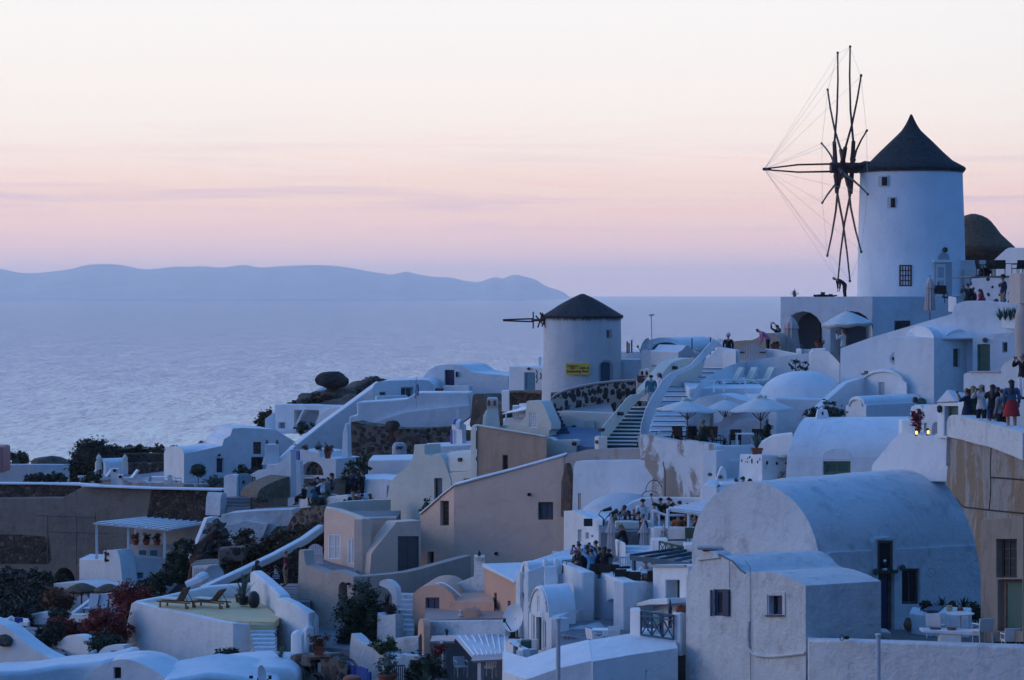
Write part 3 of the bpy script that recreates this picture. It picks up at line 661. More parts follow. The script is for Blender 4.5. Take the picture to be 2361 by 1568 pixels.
def lounger(loc, rz, label, fm, cm, group, L=1.95, back=52, wheels=False, h=.34):
    t = T('sun_lounger', label, 'sun lounger', loc, group); O = ORG[t.name]
    def part0(n, w, m): o = part(t, n, w, m); return o
    w = MB()
    for sx in (-.3,.3): box(w, O+Vector((sx,0,h-.04)), (.06,L,.07))
    for k in range(9): box(w, O+Vector((0,-L/2+.05+k*L*.55/9,h-.02)), (.6,.07,.025))
    part0('frame', w, fm)
    for sx in (-.3,.3):
        for sy in (-L/2+.2, L/2-.25):
            w = MB(); box(w, O+Vector((sx,sy,(h-.08)/2)), (.06,.07,h-.08)); part0('leg', w, fm)
            if wheels and sy > 0:
                w = MB(); tube(w, [O+Vector((sx-.04,sy+.06,.1)), O+Vector((sx+.04,sy+.06,.1))], .1, 10); part0('wheel', w, fm)
    a = R(back); bl = .82; p0 = O+Vector((0,L*.08,h)); d = Vector((0,math.cos(a),math.sin(a)))
    tilt = Matrix.Rotation(a,3,'X')
    w = MB(); 
    for k in range(8): box(w, p0+d*(bl*(k+.5)/8), (.62,bl/8*.82,.03), 0, tilt)
    for sx in (-.28,.28): box(w, p0+Vector((sx,0,0))+d*bl/2-tilt@Vector((0,0,.03)), (.05,bl,.03), 0, tilt)
    part0('backrest', w, fm)
    w = MB(); tube(w, [p0+d*bl*.7+Vector((.2,0,-.03)), O+Vector((.2,L*.42,h-.05))], .02, 5); tube(w, [p0+d*bl*.7+Vector((-.2,0,-.03)), O+Vector((-.2,L*.42,h-.05))], .02, 5); part0('prop', w, fm)
    if cm:
        w = MB(); box(w, O+Vector((0,-L*.21,h+.04)), (.58,L*.56,.07)); box(w, p0+d*bl/2+tilt@Vector((0,0,.055)), (.56,bl,.06), 0, tilt); part0('cushion', w, cm)
    t.rotation_euler.z = rz; return t
G = 'white sunbeds on the far left terrace'
lounger(P(208,1108,197.5), R(-70), 'white sunbed partly hidden behind the flowering hedge', WPAINT, WPAINT, G)
lounger(P(241,1110,196), R(-62), 'white sunbed between the folded parasol and the white posts', WPAINT, WPAINT, G)
lounger(P(300,1113,192), R(-62), 'white sunbed with raised back, right of the white posts', WPAINT, WPAINT, G)
for x0,x1,yt,D,l in ((255,273,1080,189,'taller white terrace post with a lamp niche'),(271,283,1094.5,188.3,'shorter white terrace post by the sunbeds')):
    t = T('terrace_post', l, 'post', ((x0+x1)/2,1121,D)); w = MB(); blk(w, [(x0,yt,D),(x1,yt,D-.2)], 1122, (0,.5,0)); part(t, 'pillar', w, WHITE, .05)
    w = MB(); p = P((x0+x1)/2, yt+5, D-.25); tube(w, [p+Vector((0,.1,0)), p-Vector((0,.06,0))], .12, 10); part(t, 'lamp', w, GLASS)
for i,(x0,x1,yc,n,l) in enumerate(((55,150,1106,7,'low dark hedge along the left terrace edge'),(192,230,1109,3,'low hedge with a few pink flowers in front of the sunbeds'))):
    w = MB()
    for k in range(n): leaves(w, P(x0+(x1-x0)*(k+.5)/n, yc-3*(k%2)-(4 if k>n-3 else 0), 192-i*3), (.42,.4,.33+.1*(k%3)), 330, .13, 60+k+10*i)
    one('hedge', l, 'hedge', w, LEAF)
def simple_table(loc, label, L=1.2, Wd=.7, h=.72, mat=WPAINT, rz=0, cat='table', group=None, round_=False):
    t = T('table', label, cat, loc, group); O = ORG[t.name]
    w = MB()
    if round_: lathe(w, O, [(L/2,h-.03),(L/2,h)], 20)
    else: box(w, O+Vector((0,0,h-.02)), (L,Wd,.04))
    part(t, 'tabletop', w, mat)
    if round_:
        w = MB(); tube(w, [O, O+Vector((0,0,h-.03))], .04, 8); part(t, 'stem', w, mat); w = MB(); lathe(w, O, [(.25,0),(.25,.03),(.04,.06)], 14); part(t, 'foot', w, mat)
    else:
        for sx in (-1,1):
            for sy in (-1,1): w = MB(); box(w, O+Vector((sx*(L/2-.06),sy*(Wd/2-.06),(h-.04)/2)), (.05,.05,h-.04)); part(t, 'leg', w, mat)
    t.rotation_euler.z = rz; return t
def chair(loc, rz, label, mat, group=None, seat=None, arms=True, hb=.85, wd=.5, solid=True):
    t = T('chair', label, 'chair', loc, group); O = ORG[t.name]; hs = .44
    w = MB(); box(w, O+Vector((0,0,hs)), (wd,.46,.05)); part(t, 'seat', w, seat or mat)
    w = MB(); tl = Matrix.Rotation(R(-10),3,'X'); bh = hb-hs
    if solid: box(w, O+Vector((0,.27,hs+bh/2)), (wd,.04,bh), 0, tl)
    else:
        for k in range(5): box(w, O+Vector((-wd/2+.04+k*(wd-.08)/4,.27,hs+bh/2)), (.045,.03,bh), 0, tl)
        box(w, O+Vector((0,.3,hb)), (wd,.04,.07))
    part(t, 'backrest', w, seat or mat)
    for sx in (-1,1):
        for sy in (-.2,.22): w = MB(); tube(w, [O+Vector((sx*(wd/2-.03),sy*1.15,0)), O+Vector((sx*(wd/2-.03),sy,hs))], .022, 5); part(t, 'leg', w, mat)
        if arms: w = MB(); tube(w, [O+Vector((sx*wd/2,-.2,hs)), O+Vector((sx*wd/2,-.2,hs+.22)), O+Vector((sx*wd/2,.27,hs+.24))], .022, 5); part(t, 'armrest', w, mat)
    t.rotation_euler.z = rz; return t
simple_table(P(371,1121,184), 'long white table on the terrace beside the vaulted house', 1.7, .8)
simple_table(P(356,1123,182), 'low white coffee table in front of the long white table', 1.3, .5, .38)
G = 'canvas director chairs on the left terrace'
chair(P(338,1122,183), R(-100), 'canvas director chair left of the low table', WPAINT, G, CUSH)
chair(P(398,1122,182.5), R(60), 'canvas director chair right of the long table, turned away', WPAINT, G, CUSH)
chair(P(412,1123,183), R(100), 'canvas director chair nearest the vaulted house wall', WPAINT, G, CUSH)
t = T('topiary_tree', 'round clipped ball tree in a white pot by the long white house', 'tree', (457,1122,183))
w = MB(); c = P(457,1085,183); leaves(w, c, (.52,.52,.46), 1500, .1, 71, hollow=.6); blob(w, c, (.45,.45,.4), .1, 2, 2); part(t, 'crown', w, LEAF)
w = MB(); tube(w, [P(457,1120,183), c], .03, 6); part(t, 'trunk', w, BROWNF)
w = MB(); lathe(w, P(457.5,1122,183), [(.3,0),(.4,.22),(.37,.22),(.3,.2)], 14); part(t, 'pot', w, WHITE)
for i,(x,y,r,l) in enumerate(((492,1112,.62,'pale flowering bush at the foot of the long house'),(555,1090,.55,'leafy bush in front of the brown framed door'),(585,1092,.5,'second leafy bush beside the brown framed door'))):
    w = MB(); leaves(w, P(x,y,179), (r,.5,r*.9), 620, .13, 80+i); one('flowering_bush', l, 'bush', w, LEAFG if i==0 else LEAF)
# ---- the long vaulted house
t = T('white_house', 'long white vaulted house with brown framed windows and a blue door', 'house', (540,1110,186))
w = MB(); pg = PL(378,192,424,186); ax6 = Vector((.927,.372,0))
fac(w, t, pg, [(378,1122),(378,1046)]+arc(401,1046,23,17.5,172,8,12)+[(424,1046),(424,1122)], .2, [('w',395,1060,404,1076,NAVY,WHITE,{'rec':.25})], vec=ax6*9+Vector((-.4,1.3,0)))
fp = PL(424,186,690,189.5)
fac(w, t, fp, [(425,1122),(425,1046),(512,1028),(516,1013),(531,1004),(536.7,988),(560,986.5),(634,990),(692,1026),(692,1122)], 5,
    [('w',583.6,1019,602,1047,GLASS,BROWNF,{'bars':(2,2)}),('d',579,1053.5,606.5,1092,DARK,BROWNF,{'bars':(2,1)}),('d',499,1056,516,1092,NAVY,WPAINT,{'rec':.3}),('w',549,1071,560,1092,NAVY,None,{'rec':.15})], off=.02)
part(t, 'wall', w, WHITE, .12)
for x in (504,506): pass
w = MB(); p = fp.at(505,1049,.1); box(w, p, (.22,.12,.12)); part(t, 'wall_lamp', w, BLACK)
w = MB(); p = fp.at(612,1040,.1); box(w, p, (.3,.16,.4)); part(t, 'meter_box', w, WPAINT)
def pot_chimney(x0, x1, yb, yt, D, label, name='chimney', mat=WHITE, flare=1.5, pm=TERRA):
    t = T(name, label, 'chimney', ((x0+x1)/2,yb,D)); s = D/F; c = P((x0+x1)/2, yb, D); r = (x1-x0)/2*s; h = (yb-yt)*s
    w = MB(); lathe(w, c, [(r*1.41*flare,0),(r*1.41*1.15,h*.4),(r*1.41,h*.8),(r*1.45,h),(r*.9,h+.02)], 4, rz=R(45)); part(t, 'stack', w, mat, .05)
    for k in (-1,1): w = MB(); lathe(w, c+Vector((k*r*.9,0,h)), [(.09,0),(.13,.1),(.1,.25),(.05,.34)], 10); part(t, 'chimney_pot', w, pm)
    return t
pot_chimney(614,640,1071,1024,184.5,'tapered white chimney with two clay pots on the long house',flare=1.7)
pot_chimney(525,535,1022,1014,188,'stub white chimney with clay pots on the vaulted roof')
w = MB(); leaves(w, P(477,1022,192), (.6,.4,.25), 160, .18, 5); one('shrub', 'small shrub on the roof of the long vaulted house', 'bush', w, LEAF)
# ---- stepped white houses towards the rock
t = T('white_house', 'white cubic house with deep slanting niches under the boulder', 'house', (720,990,193))
w = MB(); fac(w, t, PL(633,194,800,191), [(633.6,1000),(633.6,932.7),(700,934),(800,938),(800,1000)], 4, [('niche',678,946,735,994,None,None,{'rec':1.3}),('w',642,974,657,988,GREYW,None,{'rec':.4})])
blk(w, [(611,966,194),(634,950,194)], 1000, (0,2,0)); part(t, 'wall', w, WHITE, .06)
w = MB(); slab(w, PL(633,193.6,800,190.6), [(676,996),(676,990),(699,944),(704,944),(690,975),(684,996)], .9, off=.1); slab(w, PL(633,193.6,800,190.6), [(718,996),(740,950),(770,938),(800,938),(800,996)], 1.4, off=.1); part(t, 'buttress', w, WHITE, .05)
w = MB(); leaves(w, P(702,986,191.8), (.85,.5,.45), 500, .16, 91); one('bush', 'round dark bush inside the slanting white niche', 'bush', w, LEAF)
w = MB(); leaves(w, P(612,968,198), (.8,.7,.75), 900, .24, 92); leaves(w, P(603,977,198), (.5,.6,.4), 300, .24, 93); one('scrub_bush', 'brown scrubby bush on the cliff edge above the sea', 'bush', w, SCRUB)
t = T('stair_parapet', 'long sloping white parapet wall climbing to the roof beside the rock', 'wall', (760,1060,184))
w = MB(); pl = PL(641,184,885,186); slab(w, pl, [(638,1078),(641,1068),(684.6,1024),(740,980),(799,937),(876,880.6),(886,884),(886,1000),(822,1000),(806,976),(800,1056),(760,1062),(700,1078)], 1.6); part(t, 'wall', w, WHITE, .1)
t = T('white_house', 'low white vaulted house right of the rock with a teal door', 'house', (930,925,184))
w = MB(); fac(w, t, PL(859,184,1000,186), [(859,928),(859,897)]+sm([(862,888),(872,881),(900,878),(950,876),(978,876),(992,880),(1000,889)],3)+[(1000,928)], 5, vec=(.5,5,0), ops=[('w',875,903.6,890,912,TEALD,GREYW,{'rec':.3}),('d',924.5,892.7,952.7,918,TEALD,GREYW,{'rec':.4,'bars':(2,1)})])
part(t, 'wall', w, WHITE, .25, seg=3)
w = MB(); slab(w, PL(859,182.8,1000,184.8), [(868,930),(868,913),(938,911),(945,919),(945,930)], .3); part(t, 'parapet', w, WHITE, .05)
t = T('white_house', 'wavy roofed white house on the skyline with a dark door', 'house', (1060,925,191))
pl = PL(950,191,1172,188)
w = MB(); fac(w, t, pl, [(945,932),(945,915)]+sm([(965,885),(985,858),(1003,845),(1018,841.5),(1042,840),(1064,842.5),(1080,853),(1096,859),(1172,866.5)],3)+[(1172,932)], 5, [('d',1025,853,1047.5,889,NAVY,None,{'rec':.25})]); part(t, 'wall', w, WHITE, .2)
w = MB(); box(w, pl.at(1054,863,.1), (.16,.2,.4)); part(t, 'wall_lamp', w, BLACK)
w = MB(); slab(w, PL(1000,186.5,1085,185), [(1000,925),(1000,904),(1021,904),(1021,889),(1082,890),(1082,925)], .5); part(t, 'parapet', w, WHITE, .05)
w = MB(); leaves(w, P(1011,899,185), (.33,.2,.16), 260, .09, 94); one('flower_box', 'box of red flowers on the white parapet near the dark door', 'flowers', w, paint('red_petals',(.3,.02,.03),.7,.4,9))
t = T('terrace_wall', 'big smooth white terrace wall below the vaulted houses', 'wall', (950,995,180))
w = MB(); slab(w, PL(801,180,1086,179), [(801,1002),(806,960),(823,957),(823,927),(862,925),(938,919),(960,904.5),(1082,904.5),(1086,960),(1047,988),(1047,1002)], 2.5); part(t, 'wall', w, WHITE, .12)
w = MB(); slab(w, PL(801,179.6,1086,178.6), [(864,994),(866,972),(934,950),(1010,941),(1083,934),(1085,960),(1045,990)], .5); part(t, 'ledge', w, WHITE, .2)
t = T('flag', 'limp blue and white striped flag on a thin pole', 'flag', (960,940,178)); p = P(960,940,178)
w = MB(); tube(w, [p, P(960,871,178)], .025, 5); part(t, 'pole', w, WGREY)
for k in range(5):
    w = MB(); x0 = 960+[.5,1.5,2.5,4,5.2][k]-3; y0 = 879+k*1.5; a = [P(x0+dx,y0+dy,178+.12*(j%2)) for j,(dx,dy) in enumerate(((0,0),(1.5,12),(.4,24),(-1.5,38-k*3)))]; b_ = [v+Vector((.075,.05,-.05)) for v in a]
    w.add(a+b_, [(i,i+1,5+i,4+i) for i in range(3)]); part(t, 'stripe', w, BLUE if k % 2 == 0 else WPAINT)
# rock with the boulder
t = T('rock_outcrop', 'brown grassy rock outcrop by the sea with slanted slabs', 'rock', (780,935,198))
w = MB(); 
for i,(x,y,D,r,sd) in enumerate(((770,938,198,(3.0,2.5,1.5),1),(830,915,200,(2.1,1.8,1.35),2),(862,895,201,(1.1,1.2,.95),3),(715,945,197,(1.8,1.5,.75),5),(812,946,195,(2.6,1.5,1.1),8))): blob(w, P(x,y,D), r, .3, 1.7, 4, sd)
part(t, 'rock', w, ROCK)
w = MB()
for i,(x,y) in enumerate(((800,925),(825,918),(845,905),(790,935),(815,935),(700,930),(740,915),(720,930))): leaves(w, P(x,y+2,195.5), (1.0,.7,.4), 330, .22, 100+i)
part(t, 'dry_grass', w, SCRUB)
w = MB(); blob(w, P(765,876,197), (1.38,1.2,.7), .16, 1.1, 4, 12); one('boulder', 'huge smooth dark boulder balanced on the outcrop', 'boulder', w, BOULD, ang=60)
w = MB(); box(w, P(705,931,196), (3.0,.6,.25)); one('slate_roof_edge', 'thin dark slab laid along the wall below the boulder', 'slab', w, paint('dark_slab',(.05,.03,.03),.9), .02)
w = MB(); blob(w, P(741,898,195.5), (.45,.5,.2), .1, 2, 2); one('painted_rock', 'small whitewashed rock under the boulder', 'rock', w, WHITE)
# stone terraces below
t = T('stone_wall', 'broad dark stone terrace wall with mortar, below the smooth white wall', 'wall', (920,1060,176))
w = MB(); slab(w, PL(792,176,1042,174), [(790,1070),(801,998),(810,973),(818,972),(835,977),(860,980),(920,989),(980,988),(1042,984),(1042,1070)], 2); part(t, 'wall', w, LAVAM, .06)
w = MB(); slab(w, PL(792,175.4,1042,173.4), [(790,1072),(799,1043),(820,1034),(880,1024),(940,1046),(960,1048),(960,1072)], .5); part(t, 'lower_tier', w, LAVAM, .08)
w = MB(); blob(w, P(905,982,174.5), (.52,.5,.42), .2, 1.4, 3, 6); one('boulder', 'rounded reddish boulder on top of the mortared stone wall', 'boulder', w, ground('red_boulder',(.04,.025,.022),(.08,.05,.042),(.11,.075,.06),1))
t = T('carved_ornament', 'pale carved stone ornament with a dark spiral hollow on the stone terrace', 'ornament', (921,1047,173))
w = MB(); p = P(921,1034,173.3); lathe(w, P(921,1047,173.3), [(.55,0),(.5,.3),(.52,.55),(.4,.8),(.25,.85)], 16, sy=.5, wob=.1); part(t, 'bowl', w, WGREY)
for k in (-1,1): w = MB(); a = [p+Vector((k*.12+.14*math.cos(q*.8)*(1-q/12),-.32,.05+.14*math.sin(q*.8)*(1-q/12))) for q in range(12)]; tube(w, a, .035, 5); part(t, 'spiral', w, BLACK)
t = T('bell_tower', 'white bell tower with a small blue dome and white cross', 'tower', (1056,1035,168))
w = MB(); blk(w, [(1041.5,978,168.6),(1066,978,167.6),(1071,982,168)], 1040, (.1,1,0)); slab(w, PL(1062,167.5,1072,168), [(1060,990),(1060,974),(1065,966),(1069,972),(1071,990)], .35); part(t, 'tower', w, WHITE, .05)
w = MB(); lathe(w, P(1053,978,168.3), [(.36,0),(.34,.14),(.24,.3),(.08,.38),(.02,.4)], 14); part(t, 'dome', w, BLUE)
w = MB(); q = P(1055,964,168.3); tube(w, [q, q+Vector((0,0,.6))], .035, 5); tube(w, [q+Vector((-.13,0,.36)), q+Vector((.13,0,.36))], .035, 5); part(t, 'cross', w, WPAINT)
w = MB(); slab(w, PL(1041,168.4,1046,168.2), rect(1041,990,1045,1028), .05, off=.1); part(t, 'blue_shutter', w, BLUE)
w = MB(); blk(w, [(979,1030,167),(1030,1028,166.5),(1092,1024,166)], 1060, (0,4,0)); one('flat_roof_house', 'low flat white roof in front of the blue domed bell tower', 'house', w, WHITE, .08)
t = T('white_house', 'white block house with a plain wall above the sunset crowd', 'house', (900,1110,160))
w = MB(); blk(w, [(849,1061,160.5),(955,1059,159)], 1120, (0,5,0)); blk(w, [(833.6,1104,155),(880,1103,154),(925,1106,153)], 1165, (0,4,0)); part(t, 'wall', w, WHITE, .08)
w = MB(); slab(w, PL(833,154.9,925,152.9), rect(876,1118,893,1150), .05, off=.06); part(t, 'shutter', w, WPAINT)
# blue cupola pillar and arched building
t = T('white_pillar', 'tapered white pillar topped by a bright blue box and a thin cross', 'pillar', (681,1180,163))
w = MB(); blk(w, [(669,1063,163),(692,1063,162.6)], 1120, (0,.7,0)); slab(w, PL(660,162.5,700,162.3), [(662,1190),(668,1062),(692,1062),(696,1190)], .8); part(t, 'pillar', w, WHITE, .05)
w = MB(); blk(w, [(668.5,1037,163),(690,1039,162.4)], 1063, (0,.7,0)); part(t, 'blue_box', w, BLUE, .08)
w = MB(); q = P(680,1037,163); tube(w, [q, q+Vector((0,0,.5))], .02, 5); tube(w, [q+Vector((-.2,0,.34)), q+Vector((.2,0,.34))], .02, 5); part(t, 'cross', w, BLACK)
t = T('white_house', 'white building with a low wide arch filled with rubble', 'house', (735,1100,168))
w = MB(); fac(w, t, PL(692,168,775,166.5), [(692,1104),(692,1037),(738,1043),(738,1055),(775,1058),(775,1104)], 3, [('niche',693,1064,745,1097,LAVAM,None,{'a':28,'rec':.7,'name':'rubble_infill'})]); part(t, 'wall', w, WHITE, .06)
def pot_plant(x, yb, D, rp, hp, rl, label, pm=TERRA, lm=LEAF, group=None, spk=False, sq=False, n=260, seed=0, lh=None):
    t = T('potted_plant', label, 'potted plant', (x,yb,D), group); O = ORG[t.name]
    w = MB(); lathe(w, O, [(rp*.72,0),(rp*.95,hp*.8),(rp*1.08,hp*.82),(rp*1.08,hp),(rp*.9,hp),(rp*.85,hp*.9)], 4 if sq else 14, rz=R(45) if sq else 0); part(t, 'pot', w, pm)
    w = MB()
    if spk: spikes(w, O+Vector((0,0,hp*.9)), rl, 20, max(.04,rl*.07), seed)
    else: leaves(w, O+Vector((0,0,hp+(lh or rl)*.7)), (rl,rl,lh or rl), n, max(.07,rl*.28), seed)
    part(t, 'plant', w, lm); return t
pot_plant(756,1057,165.5,.32,.42,.36,'square terracotta planter of red flowers beside the rubble arch',lm=REDL,sq=True,seed=3)
pot_plant(737,1042,167,.14,.15,.3,'slender green plant on the white parapet above the rubble arch',WHITE,LEAFG,seed=4)
pot_plant(703,1042,168,.18,.15,.2,'small red flowering plant on the white parapet by the blue box',WHITE,REDL,seed=5)
w = MB(); slab(w, PL(776,168.4,808,168), [(787,1062),(790,1000),(796,975),(801,978),(803,1062)], .6); one('white_pier', 'slim curved white pier against the dark stone wall', 'pillar', w, WHITE, .08)
# gate, steps and mound
t = T('garden_gate', 'weathered teal wooden gate between two white posts', 'gate', (560,1146,158))
w = MB(); slab(w, PL(516,159,600,157.5), [(546,1145)]+[(546,1097)]+arc(560,1097,14,6,180,0,8)+[(575,1145)], .06, off=-.1); part(t, 'door_leaf', w, TEAL)
for k in range(5): w = MB(); slab(w, PL(516,159,600,157.5), rect(550+k*5,1098,550.5+k*5,1144), .02, off=-.08); part(t, 'board_gap', w, TEALD)
w = MB(); box(w, PL(516,159,600,157.5).at(560,1112,-.05), (.12,.05,.22)); part(t, 'latch', w, BLACK)
t = T('white_wall', 'white garden wall stepping up from the teal gate', 'wall', (600,1150,158))
w = MB(); pl = PL(516,159,670,157); slab(w, pl, [(516,1146),(516,1099)]+arc(531,1099,15,5,180,0,6)+[(545.7,1146)], .7); 
fac(w, t, pl, [(575.2,1146),(575.2,1095),(595,1084),(613,1081.5),(615,1072),(641,1070),(671,1040),(671,1146)], .7, [('w',581,1100,588.5,1110,CREAM,BROWNF,{'rec':.06})]); part(t, 'wall', w, WHITE, .06)
w = MB(); slab(w, PL(590,154.5,672,156), [(592,1148),(594,1138),(600,1128),(615,1118),(640,1107),(660,1100),(668,1099),(668,1148)], 2.2)
for k in range(260): rx = random.uniform(594,666); p = PL(590,154.4,672,155.9).at(rx, 1146-(rx-592)*.58*random.random()-2, .02); w.add([p+Vector((-.03,0,0)),p+Vector((.03,0,0)),p+Vector((random.uniform(-.1,.1),-.1,-.35))], [(0,1,2)])
one('thatch_mound', 'slanting brown straw mound against the white garden wall', 'straw heap', w, STRAW, ang=70)
t = T('stone_steps', 'short flight of grey steps under the teal gate', 'steps', (550,1184,155))
for k in range(5): w = MB(); blk(w, [(523,1148+k*7.4,157.5-k*.45),(578,1148+k*7.4,157-k*.45)], 1192, (0,1,0)); part(t, 'step', w, FLOORG, .02)
t = T('white_wall', 'rough lumpy white wall flanking the grey steps', 'wall', (590,1260,152))
w = MB(); slab(w, PL(505,156,530,157), [(507,1190),(509,1150),(513,1136),(523,1136),(524,1190)], 1.2)
slab(w, PL(505,152,680,151), [(503,1250),(510,1187),(526,1183),(580,1178),(674,1174),(680,1200),(668,1212),(640,1214),(626,1226),(612,1255),(590,1268),(545,1284),(520,1270)], 1.6); slab(w, PL(505,151.7,680,150.8), [(512,1250),(520,1210),(570,1200),(620,1208),(600,1258),(545,1284)], 1.0, off=.15); part(t, 'wall', w, WHITE_OLD, .15)
w = MB(); blk(w, [(578,1180,155),(678,1176,154.5)], 1192, (0,3,0)); one('courtyard_floor', 'small paved court beside the straw mound', 'court', w, FLOORG)
pot_plant(602,1171,153.5,.3,.3,.4,'terracotta trough of dark plants under the straw mound',lh=.25,seed=8,sq=True)
# rocks, scrub slope
t = T('rock_outcrop', 'mortared dark rock face below the seated sunset watchers', 'rock', (705,1215,148))
w = MB(); slab(w, PL(655,149,750,146), [(650,1232),(672,1190),(690,1172),(748,1165),(752,1215),(700,1240)], 1.5); part(t, 'rock', w, LAVAM, .15)
w = MB(); slab(w, PL(690,151.5,750,149), [(690,1176),(692,1150),(700,1143),(725,1141),(745,1146),(800,1140),(806,1160),(740,1180)], 1.5); one('white_ledge', 'lumpy whitewashed ledge where the crowd sits', 'ledge', w, WHITE_OLD, .25)
SC2 = leafmat('olive_scrub', (.03,.02,.01), (.075,.05,.02), (.05,.055,.02), .9)
w = MB(); rnd = random.Random(5)
for i in range(34):
    x = rnd.uniform(540,735); top = 1278-(x-540)*.28; leaves(w, P(x, rnd.uniform(top-8, top+34), 143-(x-540)/40+rnd.uniform(-1,1)), (1.0,.8,.42), 330, .17, 200+i, hollow=.6)
tag(w.build('ground_cover', SC2), None, None, kind='stuff')
w = MB(); leaves(w, P(565,1250,144), (.75,.7,.75), 900, .15, 131); one('bush', 'round olive bush at the foot of the lumpy white wall', 'bush', w, SC2)
for i in range(5):
    w = MB(); leaves(w, P([745,760,728,810,836][i],[1150,1163,1172,1092,1086][i],[150,149,149,157,159][i]), (.6,.5,.65 if i<3 else 1.0), 520, .17, 140+i); one('bush', ['bushy plant between the seated crowd and the beige roof','dark plant right below the crowd ledge','grey bush on the rock face','tall dark bush behind the standing crowd','dark bush against the white block house'][i], 'bush', w, LEAFG if i<3 else LEAF)
t = T('stair_parapet', 'long thin white parapet running down to the lounger terrace', 'wall', (600,1300,131))
w = MB(); slab(w, PL(470,128,750,136), [(470,1368),(478,1352),(560,1313),(640,1275),(705,1240),(748,1209),(748,1226),(705,1259),(640,1293),(560,1331),(478,1372)], .5); part(t, 'wall', w, WHITE, .1)
w = MB(); blk(w, [(470,1360,131),(560,1322,132),(690,1262,134)], 1400, (0,.5,0)); one('stone_wall', 'dark stone wall showing under the thin white parapet', 'wall', w, LAVA)
w = MB(); blk(w, [(503,1265,136),(563,1261,136)], 1295, (0,1,0)); one('stone_wall', 'short ruined wall of big mortared stones on the scrub slope', 'wall', w, LAVAM, .1)
# pergola house
t = T('pergola_house', 'white cubic house with a terrace and a pale slatted pergola roof', 'house', (300,1358,158))
w = MB(); lp = PL(183,161,283,156); fac(w, t, lp, [(183,1372),(183,1288),(245,1290),(283,1290),(283,1372)], 4, vec=(.2,3,0))
rp = PL(281,156,383,157.5); fac(w, t, rp, [(281,1372),(281,1281),(381,1287),(383,1372)], 3.5, [('w',306,1321,331,1335,TEAL,None,{'rec':.2}),('d',306,1339,333,1370,TEAL,None,{'rec':.2})])
blk(w, [(381,1287,157.5),(415,1281,160)], 1372, (0,2,0)); slab(w, PL(240,157.2,285,155.6), [(240,1372),(246,1290),(251,1268),(275,1267),(282,1285),(292,1372)], 1.2, off=.2); part(t, 'wall', w, WHITE, .12)
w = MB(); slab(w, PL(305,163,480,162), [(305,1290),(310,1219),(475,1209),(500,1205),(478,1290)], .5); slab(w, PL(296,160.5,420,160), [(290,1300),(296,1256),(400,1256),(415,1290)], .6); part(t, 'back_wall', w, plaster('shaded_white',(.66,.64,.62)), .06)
c4 = [P(214.6,1205.7,157.5), P(388.6,1221,155), P(477,1205.7,163), P(330,1193.5,165)]
w = MB(); w.add(c4+[v+Vector((0,0,-.1)) for v in c4], [(0,1,2,3),(4,5,6,7),(0,1,5,4),(1,2,6,5),(2,3,7,6),(3,0,4,7)]); part(t, 'pergola_roof', w, WGREY)
for k in range(9):
    u = (k+.5)/9; a = c4[0].lerp(c4[1],u); b_ = c4[3].lerp(c4[2],u); w = MB(); tube(w, [a+Vector((0,0,.05)), b_+Vector((0,0,.05))], .06, 4); part(t, 'pergola_slat', w, WPAINT)
for x,y0,y1,D in ((223,1208,1289,157.8),(296,1214,1282,156.8),(379.6,1221,1289,155.5)): w = MB(); p = P(x,y1,D); q = P(x,y0,D); box(w, (p+q)/2, (.16,.16,(q-p).length)); part(t, 'pergola_post', w, WPAINT)
for i,(x,l) in enumerate(((312.6,'leftmost clay pot plant under the pergola'),(337,'middle clay pot plant under the pergola, pointed'),(362,'rightmost clay pot plant under the pergola'))): pot_plant(x,1256.5,159.8,.24,.32,.27,l,lm=ORL if i==0 else LEAF,group='clay pot plants on the pergola ledge',seed=20+i)
for i,(x,m,l) in enumerate(((328,TEAL,'left teal cushion on the pergola bench'),(354,TEAL,'right teal cushion on the pergola bench'),(384,CUSH,'cream cushion on the pergola bench'))):
    w = MB(); box(w, P(x,1276,158.6), (.5,.16,.42), .1, Matrix.Rotation(R(-20),3,'X')); one('cushion', l, 'cushion', w, m, .06)
w = MB(); slab(w, PL(440,152,512,153), [(440,1290),(478,1195),(492,1192),(510,1193),(508,1215),(470,1290)], .6); one('white_wall', 'leaning white wall right of the slatted pergola', 'wall', w, WHITE, .1)
# leaning rusty beam and rocks
t = T('fallen_trunk', 'leaning rust red timber beam propped on the rocks', 'beam', (437,1345,140))
w = MB(); tube(w, [P(437,1345,140), P(452,1262,141), P(498,1218,143)], .17, 7, .12); part(t, 'beam', w, RUST)
w = MB()
for i,(x,y,r) in enumerate(((482,1268,.75),(505,1256,.7),(474,1300,.9),(458,1332,.8),(500,1222,.6),(490,1310,.7))): blob(w, P(x,y,145), (r,.8,r*.8), .6, 1.8, 4, 40+i)
one('rock_pile', 'dark rough rocks around the leaning beam', 'rocks', w, ROCK)
w = MB()
for i,(x,y,r) in enumerate(((425,1265,.7),(418,1290,.8),(405,1315,.9),(385,1335,.8),(360,1350,.8),(430,1320,.7))): leaves(w, P(x,y,141), (r,.6,r*.9), 480, .17, 160+i)
one('bush', 'tall straggly green bush by the leaning beam', 'bush', w, LEAF)
